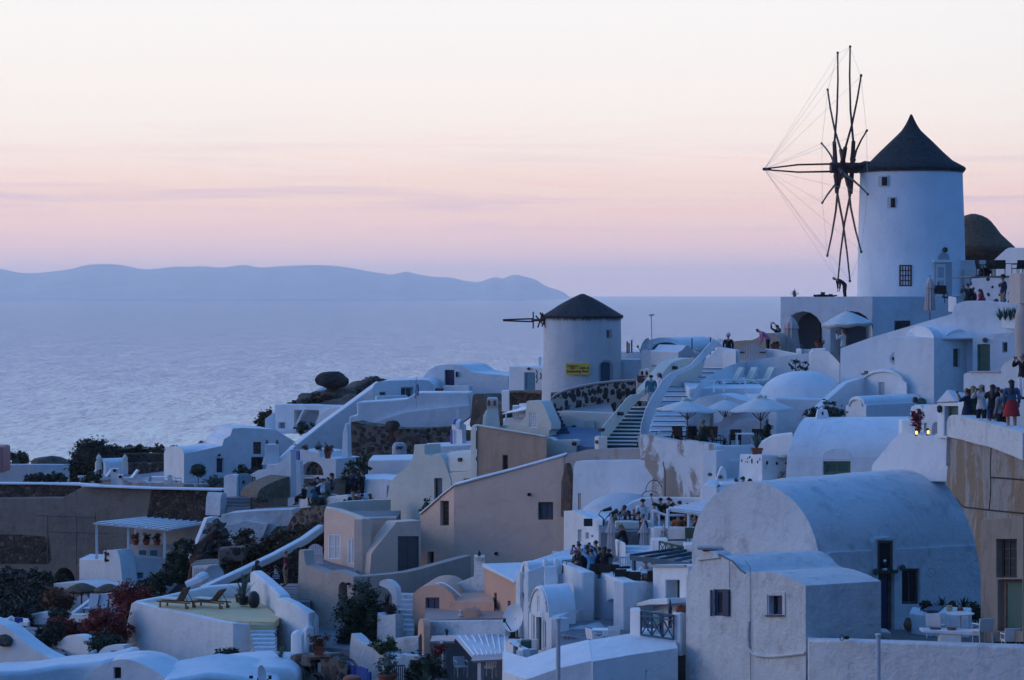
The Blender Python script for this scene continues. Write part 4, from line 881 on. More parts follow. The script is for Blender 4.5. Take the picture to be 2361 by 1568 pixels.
# ---- houses around the stout windmill
t = T('white_house', 'small white house with a teal door left of the stout windmill', 'house', (1210,905,172))
pl = PL(1173,172,1260,170)
w = MB(); fac(w, t, pl, [(1172.7,912),(1172.7,845),(1262,846),(1262,912)], 4, [('d',1209,859,1233.5,900,TEAL,TEAL,{'rec':.15,'bars':(1,2)})]); blk(w, [(1157,901,171),(1175,899.5,170.5)], 950, (0,1,0)); blk(w, [(1241,822.7,174),(1248,822.7,174)], 850, (0,.6,0)); part(t, 'wall', w, WHITE, .06)
w = MB(); lathe(w, pl.at(1221,850,.12), [(.03,-.1),(.14,0),(.03,.1)], 10); part(t, 'wall_lamp', w, BLACK)
for x,y in ((1237,861),(1237,875),(1246,867)): w = MB(); p = pl.at(x,y,.05); tube(w, [p+Vector((0,0,.22)), p+Vector((.09,0,0)), p+Vector((0,0,-.22))], .035, 5); part(t, 'wall_ornament', w, BLACK)
t = T('stone_wall', 'dark lava wall below the small house with a teal door', 'wall', (1210,935,168))
w = MB(); blk(w, [(1175,905,168.5),(1200,904,168),(1256,904,166)], 950, (0,2,0)); part(t, 'wall', w, LAVA, .05)
w = MB(); blk(w, [(1175,903,168.4),(1256,902,165.9)], 905, (0,2,0)); part(t, 'coping', w, LAVAM)
t = T('stone_slope', 'dark stony slope between the smooth terrace wall and the cream chimney', 'slope', (1105,960,177))
w = MB(); slab(w, PL(1083,178,1160,175), [(1078,985),(1082,960),(1086,908),(1110,908),(1128,925),(1160,930),(1160,985)], 2); part(t, 'slope', w, ROCK, .3)
t = T('white_house', 'tiny white roofs and a small pergola between the cream chimney and the dark wall', 'house', (1195,970,158))
w = MB(); blk(w, [(1182,936,160),(1196,935,160)], 975, (0,1,0)); blk(w, [(1197,932,159.5),(1216,931,159)], 975, (0,1,0)); blk(w, [(1160,968,157),(1216,964,156)], 985, (0,2,0)); part(t, 'wall', w, WHITE, .04)
w = MB(); a = [P(1158,953,156.5),P(1214,943,155),P(1216,936,159),P(1180,946,160)]; w.add(a+[v-Vector((0,0,.07)) for v in a], [(0,1,2,3),(4,5,6,7),(0,1,5,4),(1,2,6,5),(2,3,7,6),(3,0,4,7)]); part(t, 'pergola_roof', w, WPAINT)
for x,y in ((1167,952),(1184,951)): w = MB(); tube(w, [P(x,y,156), P(x,y+16,156)], .06, 5); part(t, 'pergola_post', w, WPAINT)
# right of the stout windmill
t = T('white_house', 'white blocks and a vaulted roof with a dark lunette right of the stout windmill', 'house', (1520,870,163))
w = MB(); blk(w, [(1432,812,168),(1487,811,167)], 835, (0,4,0)); blk(w, [(1432,829,165),(1480,829,164)], 895, (0,3,0)); 
pl = PL(1480,163,1580,161); fac(w, t, pl, [(1478,895),(1478,808),(1566,807),(1566,895)], 3.5, [('d',1516.8,850.5,1534,880,DARK,None,{'rec':.2})])
fac(w, t, PL(1482,166,1580,164), [(1480,812)]+arc(1529,808,51,30,176,4,16)+[(1580,812)], 5, [('w',1500,789,1569,808,SLATE,None,{'a':18,'rec':.3,'name':'lunette'})]); part(t, 'wall', w, WHITE, .08)
w = MB(); p = PL(1482,166,1580,164); slab(w, p, [(1521,806.5),(1521,795),(1547,795),(1547,806.5)], .04, off=-.24); part(t, 'window_frame', w, WPAINT)
t = T('white_house', 'narrow white gabled house with pointed roof on the skyline', 'house', (1585,830,160))
w = MB(); slab(w, PL(1564,160,1612,161), [(1564,845),(1564,812),(1573,807),(1582,796),(1588,796),(1605,815),(1605,845)], 3); blk(w, [(1602,810,161),(1613,813,161)], 845, (0,2,0)); part(t, 'wall', w, WHITE, .05)
w = MB(); slab(w, PL(1564,159.9,1612,160.9), rect(1573,823,1592,828), .05, off=.08); part(t, 'vent', w, SLATE)
t = T('antenna', 'thin television mast on the vaulted roof', 'antenna', (1503.6,800,164)); w = MB(); tube(w, [P(1503.6,808,164), P(1501.5,726,164)], .03, 5); part(t, 'mast', w, WGREY); w = MB(); p = P(1501.5,727,164); tube(w, [p-Vector((.14,0,0)), p+Vector((.2,0,.03))], .06, 5); part(t, 'aerial', w, WGREY)
for i,(x,y0,l) in enumerate(((1446,787,'leftmost bare roof stub beside the stout windmill'),(1450.5,791,'shortest bare roof stub beside the stout windmill'),(1456.5,784,'tallest bare roof stub beside the stout windmill'))):
    w = MB(); tube(w, [P(x,814,167), P(x,y0,167)], .06, 5); one('roof_post', l, 'post', w, SLATE, group='bare roof stubs')
for i,(x,y0,D,l) in enumerate(((1595.5,780,161,'dark bare post behind the pointed white gable'),(1638,777,150,'thin pole left of the man in the cap'))):
    w = MB(); tube(w, [P(x,830,D), P(x,y0,D)], .045, 5); one('pole', l, 'pole', w, SLATE)
def dish(x, y, D, r, label, yaw=-40, el=20, mat=WGREY, stalk=1.0):
    p = P(x,y,D); t = T('satellite_dish', label, 'satellite dish', p+Vector((0,0,-stalk))); 
    d = Vector((math.sin(R(yaw))*math.cos(R(el)), -math.cos(R(yaw))*math.cos(R(el)), math.sin(R(el)))); q = d.to_track_quat('Z','Y').to_matrix()
    w = MB(); pr = [(0,0),(.4,.05),(.75,.15),(1,.26),(1.0,.23),(.75,.12),(.4,.02),(0,-.03)]; n = 26
    vs = [p+q@Vector((r*a*math.cos(6.2832*k/n)*.94, r*a*math.sin(6.2832*k/n), r*(b-.15))) for a,b in pr for k in range(n)]
    w.add(vs, [(j*n+k,j*n+(k+1)%n,(j+1)*n+(k+1)%n,(j+1)*n+k) for j in range(len(pr)-1) for k in range(n)]); part(t, 'reflector', w, mat)
    w = MB(); f = p+d*r*.95+q@Vector((0,-r*.3,0)); tube(w, [p+q@Vector((0,-r*.9,.1*r)), f], .025, 5); part(t, 'feed_arm', w, BLACK)
    w = MB(); box(w, f, (.12,.16,.16)); part(t, 'receiver', w, BLACK)
    w = MB(); tube(w, [p-d*r*.15, p-d*r*.35+Vector((0,0,-.1)), p-d*r*.35+Vector((0,0,-stalk))], .04, 6); part(t, 'stand', w, BLACK); return t
dish(1489,800,163.5,.62,'large pale dish in front of the vaulted roof lunette',-65,20)
# ---- pale cream house with the pool deck
t = T('pool_house', 'cream plastered house with blue deck, twin blue stairs and a round topped chimney', 'house', (1300,1058,128))
w = MB(); fac(w, t, PL(1213,129.5,1272,128), [(1140,1060),(1140,985),(1180,977),(1200,974),(1211,960),(1213.5,926),(1220,923.5),(1246,924),(1251,928),(1258,945),(1271,975),(1271,990),(1266,994),(1264,1060)], .7, [('w',1219.8,951,1238,986,WGREY,WPAINT,{'rec':.12,'bars':(3,5),'name':'lattice_window'})])
slab(w, PL(1290,131,1415,129), [(1285,1012),(1285,948),(1293,947.5),(1414,953),(1414,1012)], .6)
fac(w, t, PL(1261,126.5,1330,125.5), [(1261,1070),(1261.5,1008),(1268,1009),(1277,1015),(1322,1013),(1328,1017),(1328,1070)], .5, [])
part(t, 'wall', w, CREAM, .12)
w = MB(); p = PL(1290,130.9,1415,128.9); slab(w, p, rect(1348,970,1372,1006), .04, off=.03); part(t, 'hatch_door', w, plaster('hatch_cream',(.56,.54,.48),streak=0))
for x,y,n in ((1324,985,'wall_lamp'),(1324.5,1023,'wall_lamp')): w = MB(); pp = PL(1290,130.9,1415,128.9) if y<1000 else PL(1261,126.4,1330,125.4); tube(w, [pp.at(x,y,-.05), pp.at(x,y,.12)], .11, 10); part(t, n, w, BLACK)
w = MB(); blk(w, [(1268,1004.5,129),(1420,1004.5,128)], 1060, (0,3,0)); part(t, 'deck', w, DECK, .02)
blkD = MB(); blk(blkD, [(1262,1020,127),(1390,1034,124.5),(1480,1034,122.5)], 1060, (0,4,.75)); part(t, 'deck', blkD, DECK, .02)
for k in range(6):
    w = MB(); y = 995-k*8.6; blk(w, [(1262,y,128.6+k*.36),(1313-k*4.6,y,128.4+k*.36)], 1010, (0,.5,0)); part(t, 'left_stair_step', w, BLUEST, .01)
for k in range(11):
    y0 = 1026-k*8.6; xl = 1386.5+6.6*k; xr = 1469+2.3*k; D = 123.2+k*.5
    w = MB(); blk(w, [(xl,y0,D),(xr,y0,D-.4)], y0+40, (0,.6,0)); part(t, 'right_stair_riser', w, BLUEST)
    w = MB(); blk(w, [(xl,y0-1.4,D-.04),(xr,y0-1.4,D-.44)], y0+.1, (0,.62,0)); part(t, 'right_stair_tread', w, CREAM)
def band(pts, wd):                               # sloping parapet: ring of px points along top, with thickness below
    return pts
w = MB(); pl = PL(1385,123.6,1500,129.5)
slab(w, pl, [(1386,1036),(1388,984)]+sm([(1390.6,983),(1420,948),(1449,914.4),(1462,910.5),(1472,908),(1484,898),(1494,888)],3)+[(1500,905),(1486,914),(1480,916),(1455,941),(1420,986),(1400,1012),(1398,1036)], vec=(0,.35,0)); 
blk(w, [(1372,1009,123),(1380,1006,122.6),(1400,1008,122.5)], 1050, (0,.6,0)); part(t, 'stair_parapet', w, CREAM, .09)
w = MB(); slab(w, PL(1495,131,1620,135), [(1494,925),(1494,900)]+sm([(1512,880),(1530,858),(1546,839),(1562,831),(1580,827),(1603,825)],3)+[(1625,835),(1600,925)], .8); part(t, 'curved_wall', w, CREAM, .15)
for x,y,pp in ((1379,1019,PL(1372,122.9,1400,122.4)),(1386,991,PL(1372,123.5,1400,123)),(1431,954,PL(1385,123.2,1500,129.1)),(1556,848,PL(1495,130.8,1620,134.8))): w = MB(); tube(w, [pp.at(x,y,-.2), pp.at(x,y,.14)], .1, 10); part(t, 'wall_lamp', w, BLACK)
w = MB(); s = 131/F; c = P(1135.5,995,131)
lathe(w, c, [(.66,-.5),(.62,0),(.44,1.15),(.38,1.3),(.44,1.34),(.42,1.8),(.3,1.86)], 4, rz=R(45)); 
for k in range(3): pass
part(t, 'chimney', w, CREAM, .06)
for x in (1127,1141): w = MB(); slab(w, PL(1120,130.55,1150,130.55), archp(x-3.5,x+3.5,923,926,936,6), .05, off=0); part(t, 'chimney_opening', w, TERRA)
w = MB(); slab(w, PL(1100,131.4,1130,131.4), [(1112,985),(1114,960),(1122,945),(1124,985)], .3); part(t, 'chimney_buttress', w, WHITE, .05)
t = T('pebble_wall', 'curving wall of dark stones in pale mortar below the stout windmill', 'wall', (1400,945,134))
c0 = [(1271,935,131.5),(1272,923,131.6),(1281,914,132),(1295,908,132.5),(1310,902,133),(1326.5,897.7,133.6),(1352,892,134.5),(1378.6,887.5,135.4),(1420,883,136.5),(1462,881,137.3),(1500,880.5,138)]
w = MB(); blk(w, c0, 950, (0,.55,0)); part(t, 'wall', w, PEBBLE, .08)
w = MB(); fr = [P(x,y-1,D-.06) for x,y,D in c0[1:]]; q = [v+Vector((0,.68,0)) for v in fr]; n = len(fr); up = Vector((0,0,.12))
w.add(fr+q+[v+up for v in fr]+[v+up for v in q], [f for i in range(n-1) for f in ((i,i+1,2*n+i+1,2*n+i),(2*n+i,2*n+i+1,3*n+i+1,3*n+i),(n+i,n+i+1,3*n+i+1,3*n+i),(i,i+1,n+i+1,n+i))]+[(0,n,3*n,2*n),(n-1,2*n-1,4*n-1,3*n-1)]); part(t, 'coping', w, plaster('pink_mortar',(.46,.37,.34)), .05)
t = T('pebble_pillar', 'short pebble pillar with a twin arched cream top at the end of the curving wall', 'pillar', (1484,885,134))
w = MB(); blk(w, [(1467.5,866,134.6),(1500,866,134.3)], 915, (0,.6,0)); part(t, 'pillar', w, PEBBLE, .04)
w = MB(); fac(w, t, PL(1470,134.5,1500,134.2), [(1474,866),(1475,853),(1485,850),(1495,852),(1497,866)], .5, [('w',1476.5,855,1483,866.2-1,DARK,None,{'a':5,'rec':.3,'name':'arched_opening'}),('w',1487.5,855,1494,865.2,DARK,None,{'a':5,'rec':.3,'name':'arched_opening'})]); part(t, 'arched_top', w, CREAM, .05)
w = MB(); blk(w, [(1290,946,132.6),(1415,951,131)], 962, (0,6,.35)); tag(w.build('pink_terrace', PINKF), None, None, kind='structure')
w = MB(); blk(w, [(1271,908,160),(1330,903,159)], 960, (0,2,0)); one('stone_wall', 'dark stone base behind the curving pebble wall', 'wall', w, LAVA)
# ---- brown stained block
t = T('brown_house', 'boxy house with a stained brown wall and rounded white edge', 'house', (1170,1090,127))
pl = PL(1088,128.5,1262,125)
w = MB(); fac(w, t, pl, [(1100,1120),(1100,982),(1261,1009),(1261,1120)], 1.2, [('w',1159,1049,1171,1100,DARK,BROWNF,{'rec':.18,'bars':(1,3)})], off=.02, vec=(0,1.2,0)); part(t, 'wall', w, BROWN, .03)
w = MB(); slab(w, pl, [(1088.5,1120),(1089,992),(1092,983),(1098,979.5),(1106,979),(1180,991),(1262,1005.5),(1261,1009),(1180,995.5),(1103,983),(1101,990),(1100,1120)], vec=(0,.5,0), off=.12); part(t, 'white_edge', w, CREAM, .06)
# ---- pale green-white vaulted house with sweeping chimney wall
t = T('cream_house', 'cream vaulted house whose chimney sweeps down in a long curve', 'house', (1020,1150,134))
pl = PL(890,137,1040,133)
w = MB(); fac(w, t, pl, [(880,1215),(886,1180),(892,1150)]+sm([(894,1140),(899,1118),(912,1098),(933,1080),(946,1066),(953,1048),(955.6,1025)],4)+[(979,1025),(979,1047),(990,1052)]+sm([(996,1051),(1001,1047.5),(1008,1046),(1015,1049),(1022,1060),(1028,1076),(1034,1092)],3)+[(1040,1110),(1040,1215)], 1.2,
   [('d',1001,1102.6,1019.6,1165,TEALD,BROWNF,{'rec':.2})]); part(t, 'wall', w, CREAM, .1)
w = MB(); rp = PL(1026,133.6,1142,130); fr = []
prof = [(0,0,0),(.05,.45,.0),(.25,.95,.1),(.6,1.15,.35),(1.2,1.2,.8),(2.2,1.0,1.6)]
a0, a1 = rp.at(1010,1089), rp.at(1141,1083); rows = []
for d,z,_ in prof: rows += [a0-rp.n*d+Vector((0,0,z*.98))+rp.u*(.28*min(z,1)), a1-rp.n*d+Vector((0,0,z*.98))-rp.u*(.5*min(z,1))]
w.add(rows+[rows[0]-rp.n*2.2,rows[1]-rp.n*2.2], [(2*i,2*i+1,2*i+3,2*i+2) for i in range(5)]+[(0,2,4,6,8,10,12),(1,3,5,7,9,11,13),(0,1,13,12),(10,11,13,12)])
part(t, 'vault_roof', w, CREAM, 0, ang=50)
w = MB(); fac(w, t, rp, [(1026,1180),(1026,1092),(1045,1088.5),(1142,1083),(1142,1180)], .6, [('w',1071,1103,1100,1116,GREYW,None,{'rec':.2})], off=.05); part(t, 'side_wall', w, CREAM, .06)
for x,y in ((1059,1060),(1100,1058)): w = MB(); p = rp.at(x,y,-.3); tube(w, [p+rp.n*-.3, p+rp.n*.35], .11, 8); part(t, 'water_spout', w, BROWNF)
w = MB(); leaves(w, P(985,1170,131), (.5,.4,.42), 260, .13, 301); one('shrub', 'dark spiky shrub by the cream wall beside the beige slope', 'bush', w, LEAF)
w = MB(); tube(w, [P(969,1026,136), P(969,990,136)], .05, 6); one('roof_pole', 'thin mottled pole on the sweeping cream chimney', 'pole', w, NAVY)
# ---- beige house
t = T('beige_house', 'large beige plastered house with a sloping white topped roofline', 'house', (1130,1320,126))
w = MB(); lp = PL(967,128.6,1047,125.2); rp = PL(1046,125.2,1305,122.6)
fac(w, t, lp, [(967,1345),(968,1185)]+sm([(972,1182),(985,1170),(994,1163),(1018,1141),(1042,1121)],3)+[(1047,1119),(1047,1345)], 1, [('w',1015,1154.7,1035,1212,DARK,OLDWOOD,{'rec':.25,'bars':(1,5)}),('w',985.5,1272,1000,1305,DARK,OLDWOOD,{'rec':.25})])
fac(w, t, rp, [(1046.5,1345),(1046.5,1119.5),(1060,1115),(1173.4,1086),(1256.7,1063),(1300,1050),(1300,1345)], 1.0, [('w',1240.5,1157.5,1275.5,1198.5,TEALD,OLDWOOD,{'rec':.2,'bars':(2,3)})], off=.01)
part(t, 'wall', w, BEIGE, .14)
w = MB(); top = [(967,1184),(985,1168.5),(1018,1139.5),(1046,1117.5),(1110,1100),(1173.4,1084),(1256.7,1061),(1305,1047)]
Ds = [128.5,127.7,126.3,125.15,124.5,123.9,123.1,122.6]
fr = [P(x,y-1,D-.1) for (x,y),D in zip(top,Ds)]; q = [v+Vector((.1,1.15,0)) for v in fr]; n = len(fr); dn = Vector((0,0,-.1))
w.add(fr+q+[v+dn for v in fr]+[v+dn for v in q], [f for i in range(n-1) for f in ((i,i+1,2*n+i+1,2*n+i),(i,i+1,n+i+1,n+i),(n+i,n+i+1,3*n+i+1,3*n+i),(2*n+i,2*n+i+1,3*n+i+1,3*n+i))]+[(0,n,3*n,2*n),(n-1,2*n-1,4*n-1,3*n-1)]); part(t, 'white_coping', w, WHITE, .04)
w = MB(); up = PL(1300,122.7,1530,119); slab(w, up, [(1299,1110),(1299,1050),(1353,1037),(1400,1035),(1516,1034),(1516,1068),(1330,1072),(1322,1075),(1322,1112)], 1.2, off=.02); part(t, 'upper_wall', w, plaster('patched_beige',(.42,.36,.32),dirt=(.6,.58,.55),dirt_amt=.6,streak=.2,worn=(.38,.26,.2),worn_at=.58), .1)
w = MB(); dp = PL(1296,122.4,1321,121.6); slab(w, dp, [(1297,1190),(1298.5,1110),(1303,1092),(1306,1075),(1308,1067),(1311,1073),(1314,1090),(1319.5,1104),(1320,1203)], .3, off=.12); pd = part(t, 'carved_panel', w, OLDWOOD, .03)
for k in range(4): w = MB(); slab(w, dp, rect(1301+k*3.8,1116,1303.2+k*3.8,1148), .05, off=.15); part(pd, 'slat', w, SLATE)
w = MB(); slab(w, dp, rect(1300,1151,1317,1157), .1, off=.16); part(pd, 'ledge', w, OLDWOOD)
for x,y in ((1221,1140),(1145,1276)): w = MB(); tube(w, [rp.at(x,y,-.1), rp.at(x,y,.1)], .09, 8); part(t, 'drain_hole', w, DARK)
# lower volumes of the beige house
w = MB(); sp_ = PL(835,121.2,970,123); fac(w, t, sp_, [(850,1345),(855,1278),(861,1268),(913,1204),(969,1200),(969,1345)], 1, [('d',916,1236,965,1345,SLATE,SLATE,{'rec':.12,'bars':(2,1),'fw':.06})], off=.05); part(t, 'stair_wall', w, BEIGE, .08)
lw = PL(745,125.5,837,121.8); rw = PL(835.5,121.8,916,126)
w = MB(); fac(w, t, lw, [(747,1345),(747,1180),(751,1171),(770,1174),(800,1184),(836,1197),(836,1345)], .5, [('w',757,1232,785.5,1289,WGREY,WPAINT,{'rec':.08,'bars':(2,2),'fw':.05}),('w',801.5,1241,819.5,1301,WGREY,WPAINT,{'rec':.08,'bars':(2,1),'fw':.05})]); slab(w, rw, [(836,1345),(836,1197),(870,1196),(914,1194.5),(914,1345)], .5); part(t, 'terrace_wall', w, BEIGE, .07)
w = MB(); 
pp = sm([(748,1176,125.6),(752,1167,127),(762,1161.5,129),(785,1157.5,131.5),(840,1154,133.5),(900,1152,135)],4); blk(w, pp, 1230, (0,.5,0)); part(t, 'curved_parapet', w, CREAM, .08)
w = MB(); blk(w, [(755,1199,127),(835,1203,124),(912,1201,128)], 1225, (0,6,0)); part(t, 'terrace_floor', w, FLOORG)
w = MB(); cw = [(752,1169,125.4),(770,1172,124.7),(800,1181.5,123.4),(836,1194,121.9),(870,1193.5,123.5),(914,1192,126)]; fr = [P(*c) for c in cw]; q = [v+Vector((0,.55,0)) for v in fr]; n=len(fr); dn=Vector((0,0,-.1)); w.add(fr+q+[v+dn for v in fr]+[v+dn for v in q], [f for i in range(n-1) for f in ((i,i+1,2*n+i+1,2*n+i),(i,i+1,n+i+1,n+i),(2*n+i,2*n+i+1,3*n+i+1,3*n+i),(n+i,n+i+1,3*n+i+1,3*n+i))]+[(0,n,3*n,2*n),(n-1,2*n-1,4*n-1,3*n-1)]); part(t, 'white_coping', w, CREAM, .04)
t = T('beige_wall', 'curved beige garden wall with a tall arched doorway and rounded top', 'wall', (780,1480,118))
w = MB(); aw = PL(680,121.5,816,117.5); bw = PL(814,117.5,1080,121)
fac(w, t, aw, [(676,1490),(682,1420),(688,1330),(689,1272),(692,1267),(700,1270),(703,1295)]+sm([(706,1303),(715,1306),(740,1316),(757,1321.5),(763,1318),(770,1315),(785,1318),(815,1330)],3)+[(815,1490)], .6, [('d',780.5,1341.6,800.5,1428,DARK,None,{'a':14,'rec':.5})])
slab(w, bw, [(814.5,1490),(814.5,1330.5),(900,1324),(940,1319),(975,1311),(1010,1301),(1050,1290),(1085,1281),(1085,1400),(950,1420),(950,1490)], .6, off=.01); part(t, 'wall', w, plaster('weathered_beige',(.5,.4,.33),dirt=(.3,.26,.22),dirt_amt=.5,streak=.45), .16)
w = MB(); box(w, aw.at(806,1346,.1), (.16,.16,.12)); part(t, 'wall_lamp', w, BLACK)
w = MB(); blk(w, [(705,1310,121.5),(745,1325,120.5),(815,1335,119)], 1350, (0,6,.2)); part(t, 'paving', w, FLOORG)
t = T('picket_gate', 'grey white picket gate with a rounded top by the beige terrace', 'gate', (727,1307,123))
for k in range(8):
    x = 712+k*4; w = MB(); y0 = 1262-8*math.sin(math.pi*(k+.5)/8); slab(w, PL(705,123.5,750,123), rect(x,y0,x+2.6,1307), .04); part(t, 'picket', w, WGREY)
for y in (1275,1296): w = MB(); slab(w, PL(705,123.4,750,122.9), rect(710,y,745,y+3), .04, off=.06); part(t, 'rail', w, WGREY)
# ---- loggia building under the great windmill
t = T('loggia_house', 'broad white house with two big dark arches carrying the tall windmill', 'house', (1950,810,151))
lp = PL(1800,152,2012.5,149.5); rp = PL(2012,149.5,2208,154)
w = MB(); fac(w, t, lp, [(1799.5,835),(1799.5,684.5),(2012.5,684),(2012.5,835)], 3.5, [('niche',1808,718,1896,818,LOGSHADE,None,{'a':44,'rec':2.6,'name':'loggia_shade_panel'}),('niche',1915,717.5,2011.5,822,LOGSHADE,None,{'a':44,'rec':2.6,'name':'loggia_shade_panel'})])
fac(w, t, rp, [(2012,835),(2012,684.2),(2160,683),(2176,684),(2205,702),(2208,835)], 3, [('w',2062.5,739.5,2099.5,785,GLASS,BROWNF,{'bars':(2,1),'rec':.12})], off=.005, vec=(0,3,0))
w.add([P(1800,684.5,152),P(2012,684,149.5),P(2208,683,154),P(2230,684,168),P(1790,684,168)], [(0,1,2,3,4)])
part(t, 'wall', w, WHITE, .05)
for x0,y0,x1,y1,b in ((1864,744,1887,797,(2,1)),(1993,748,2011,800,(2,1))): opening(t, lp, 'door', x0,y0,x1,y1,2.5,CREAM if x0<1900 else DARK,BROWNF,bars=b,off=0)
for x0,x1,y0,y1,D in ((1838,1842.5,717,816,151.5),): pass
w = MB(); blk(w, [(1780,815,151),(1945,818,146)], 850, (0,5,0)); tag(w.build('loggia_terrace', FLOORG), None, None, kind='structure')
for i,(x,l) in enumerate(((1832,'small spiky plant on the parapet corner of the loggia roof'),)):
    w = MB(); spikes(w, P(x,686,153), .55, 16, .06, 3); one('agave', l, 'plant', w, AGAVE)
w = MB(); 
for x,h in ((1880,.1),(1890,.12),(1897,.26),(1905,.1),(1915,.14),(1925,.08)): box(w, P(x,683,152)+Vector((0,0,h/2)), (.25,.2,h))
box(w, P(1900,683.5,152.2), (1.3,.15,.1)); one('tool_heap', 'dark clutter of timber lying on the loggia roof edge', 'clutter', w, BLACK)
w = MB(); blk(w, [(1789,770,152),(1799,768,152)], 812, (0,.4,0)); 
def open_umbrella(x, yt, yr, yp, D, rad, label, cm=CLOTHW, pm=TEAK, tilt=0, group=None, n=8, val=True, vents=False):
    s = D/F; b = P(x,yp,D); t = T('parasol', label, 'parasol', b, group); h = (yp-yt)*s; hr = (yp-yr)*s; tm = Matrix.Rotation(R(tilt),3,'Y')
    c = b+Vector((0,0,h)); m = n*4; rows = []
    for u in (.02,.18,.4,.62,.82,1.0):
        rg = []
        for k in range(m):
            a = 6.2832*k/m+.2; sag = (.5-.5*math.cos(k/4*6.2832))*.07*u*u*rad
            q = rad*u*(1-.05*(.5-.5*math.cos(k/4*6.2832))*u); z = -(h-hr)*(u**1.15)-sag*.4
            rg.append(c+tm@Vector((q*math.cos(a), q*math.sin(a), z)))
        rows.append(rg)
    if val: rows.append([v+tm@Vector((0,0,-.17-.05*((k//2)%2))) for k,v in enumerate(rows[-1])])
    w = MB(); w.add([v for r in rows for v in r], [(j*m+k,j*m+(k+1)%m,(j+1)*m+(k+1)%m,(j+1)*m+k) for j in range(len(rows)-1) for k in range(m)]+[tuple(range(m))])
    o = part(t, 'canopy', w, cm, ang=25); sd = o.modifiers.new('cloth','SOLIDIFY'); sd.thickness = .012
    w = MB(); tube(w, [b, c], .032, 8); part(t, 'pole', w, pm)
    for k in range(n):
        a = 6.2832*(k)/n+.2; e = c+tm@Vector((rad*.96*math.cos(a), rad*.96*math.sin(a), -(h-hr)*.95-.03)); w = MB(); tube(w, [c+Vector((0,0,-.05)), e], .018, 4); tube(w, [b+Vector((0,0,h-(h-hr)*1.9)), c.lerp(e,.55)], .016, 4); part(t, 'rib', w, pm)
    w = MB(); lathe(w, c, [(.05,-.02),(.08,.03),(.04,.12),(.0,.16)], 8); part(t, 'finial', w, cm)
    return t
open_umbrella(1952,717,745,815,146.5,1.62,'open cream parasol with scalloped valance in front of the right loggia arch',CLOTHW,TEAK,-3)
closed_umbrella(1824,728,812,826,148,'furled beige parasol standing in the left loggia arch',CLOTHP,None,.42,TEAK)
closed_umbrella(2144,637,716,746,140,'tall furled pinkish parasol before the windmill base',CLOTHP,None,.24,REDWOOD)
t = pot_plant(1889,803,144.5,.27,.34,.25,'ribbed round terracotta pot with rusty plant before the loggia',TERRA,leafmat('rusty_plant',(.06,.02,.015),(.13,.05,.03)),seed=31,lh=.16)
pot_plant(1786.5,804,144,.42,.26,.2,'long terracotta trough beside the leaning visitor in pink',TERRA,LEAF,seed=32,sq=True,lh=.08)
# walls and gate left of the loggia
t = T('beige_wall', 'low rounded beige roof wall behind the picket gate', 'wall', (1740,806,147))
w = MB(); slab(w, PL(1685,148,1805,146.5), [(1685,830),(1686,788)]+sm([(1700,786),(1720,784.5),(1737,783.5),(1755,773),(1768,768),(1785,770),(1797,780)],3)+[(1801,806),(1801,830)], 2); part(t, 'wall', w, plaster('sand_plaster',(.5,.38,.3),streak=.1), .3, seg=3)
t = T('double_gate', 'double picket gate with pointed top in the white wall', 'gate', (1734,836,141.5))
gp = PL(1700,142,1770,141)
for k in range(16):
    x = 1703.5+k*3.95; y0 = 807-15*(1-abs(k-7.5)/7.5); w = MB(); slab(w, gp, rect(x,y0,x+2.7,838), .05); part(t, 'picket', w, WGREY)
w = MB(); slab(w, gp, [(1703,812),(1703,807),(1734.5,792.5),(1766,807),(1766,812)], .05, off=-.06); part(t, 'panel', w, plaster('grey_boards',(.38,.36,.38),streak=.2))
for x0,x1 in ((1703,1717),(1752,1766)): w = MB(); slab(w, gp, rect(x0,811,x1,814), .03, off=.05); part(t, 'hinge', w, BLACK)
w = MB(); blk(w, [(1697.5,806,142.6),(1703,806,142.4)], 845, (0,.5,0)); blk(w, [(1766,804,141.5),(1792,806,141),(1840,815,139)], 850, (0,.5,0)); blk(w, [(1837,804,140.4),(1849,803.5,140)], 830, (0,.4,0)); blk(w, [(1873,804,139.6),(1905,803,139)], 830, (0,.6,0)); one('gate_wall', 'stub white walls and posts beside the double picket gate', 'wall', w, WHITE, .06)
t = T('picket_fence', 'very short white picket fence in front of the loggia', 'fence', (1861,815,140.2))
for k in range(6): w = MB(); slab(w, PL(1849,140.4,1873,140), rect(1850+k*3.8,805,1852.4+k*3.8,822), .05); part(t, 'picket', w, WPAINT)
t = T('picket_fence', 'short picket fence left of the man in the pale cap', 'fence', (1648,832,143))
for k in range(4): w = MB(); slab(w, PL(1640,143,1670,143), rect(1655+k*4.6,780+k,1657.5+k*4.6,830), .05); part(t, 'picket', w, WPAINT)
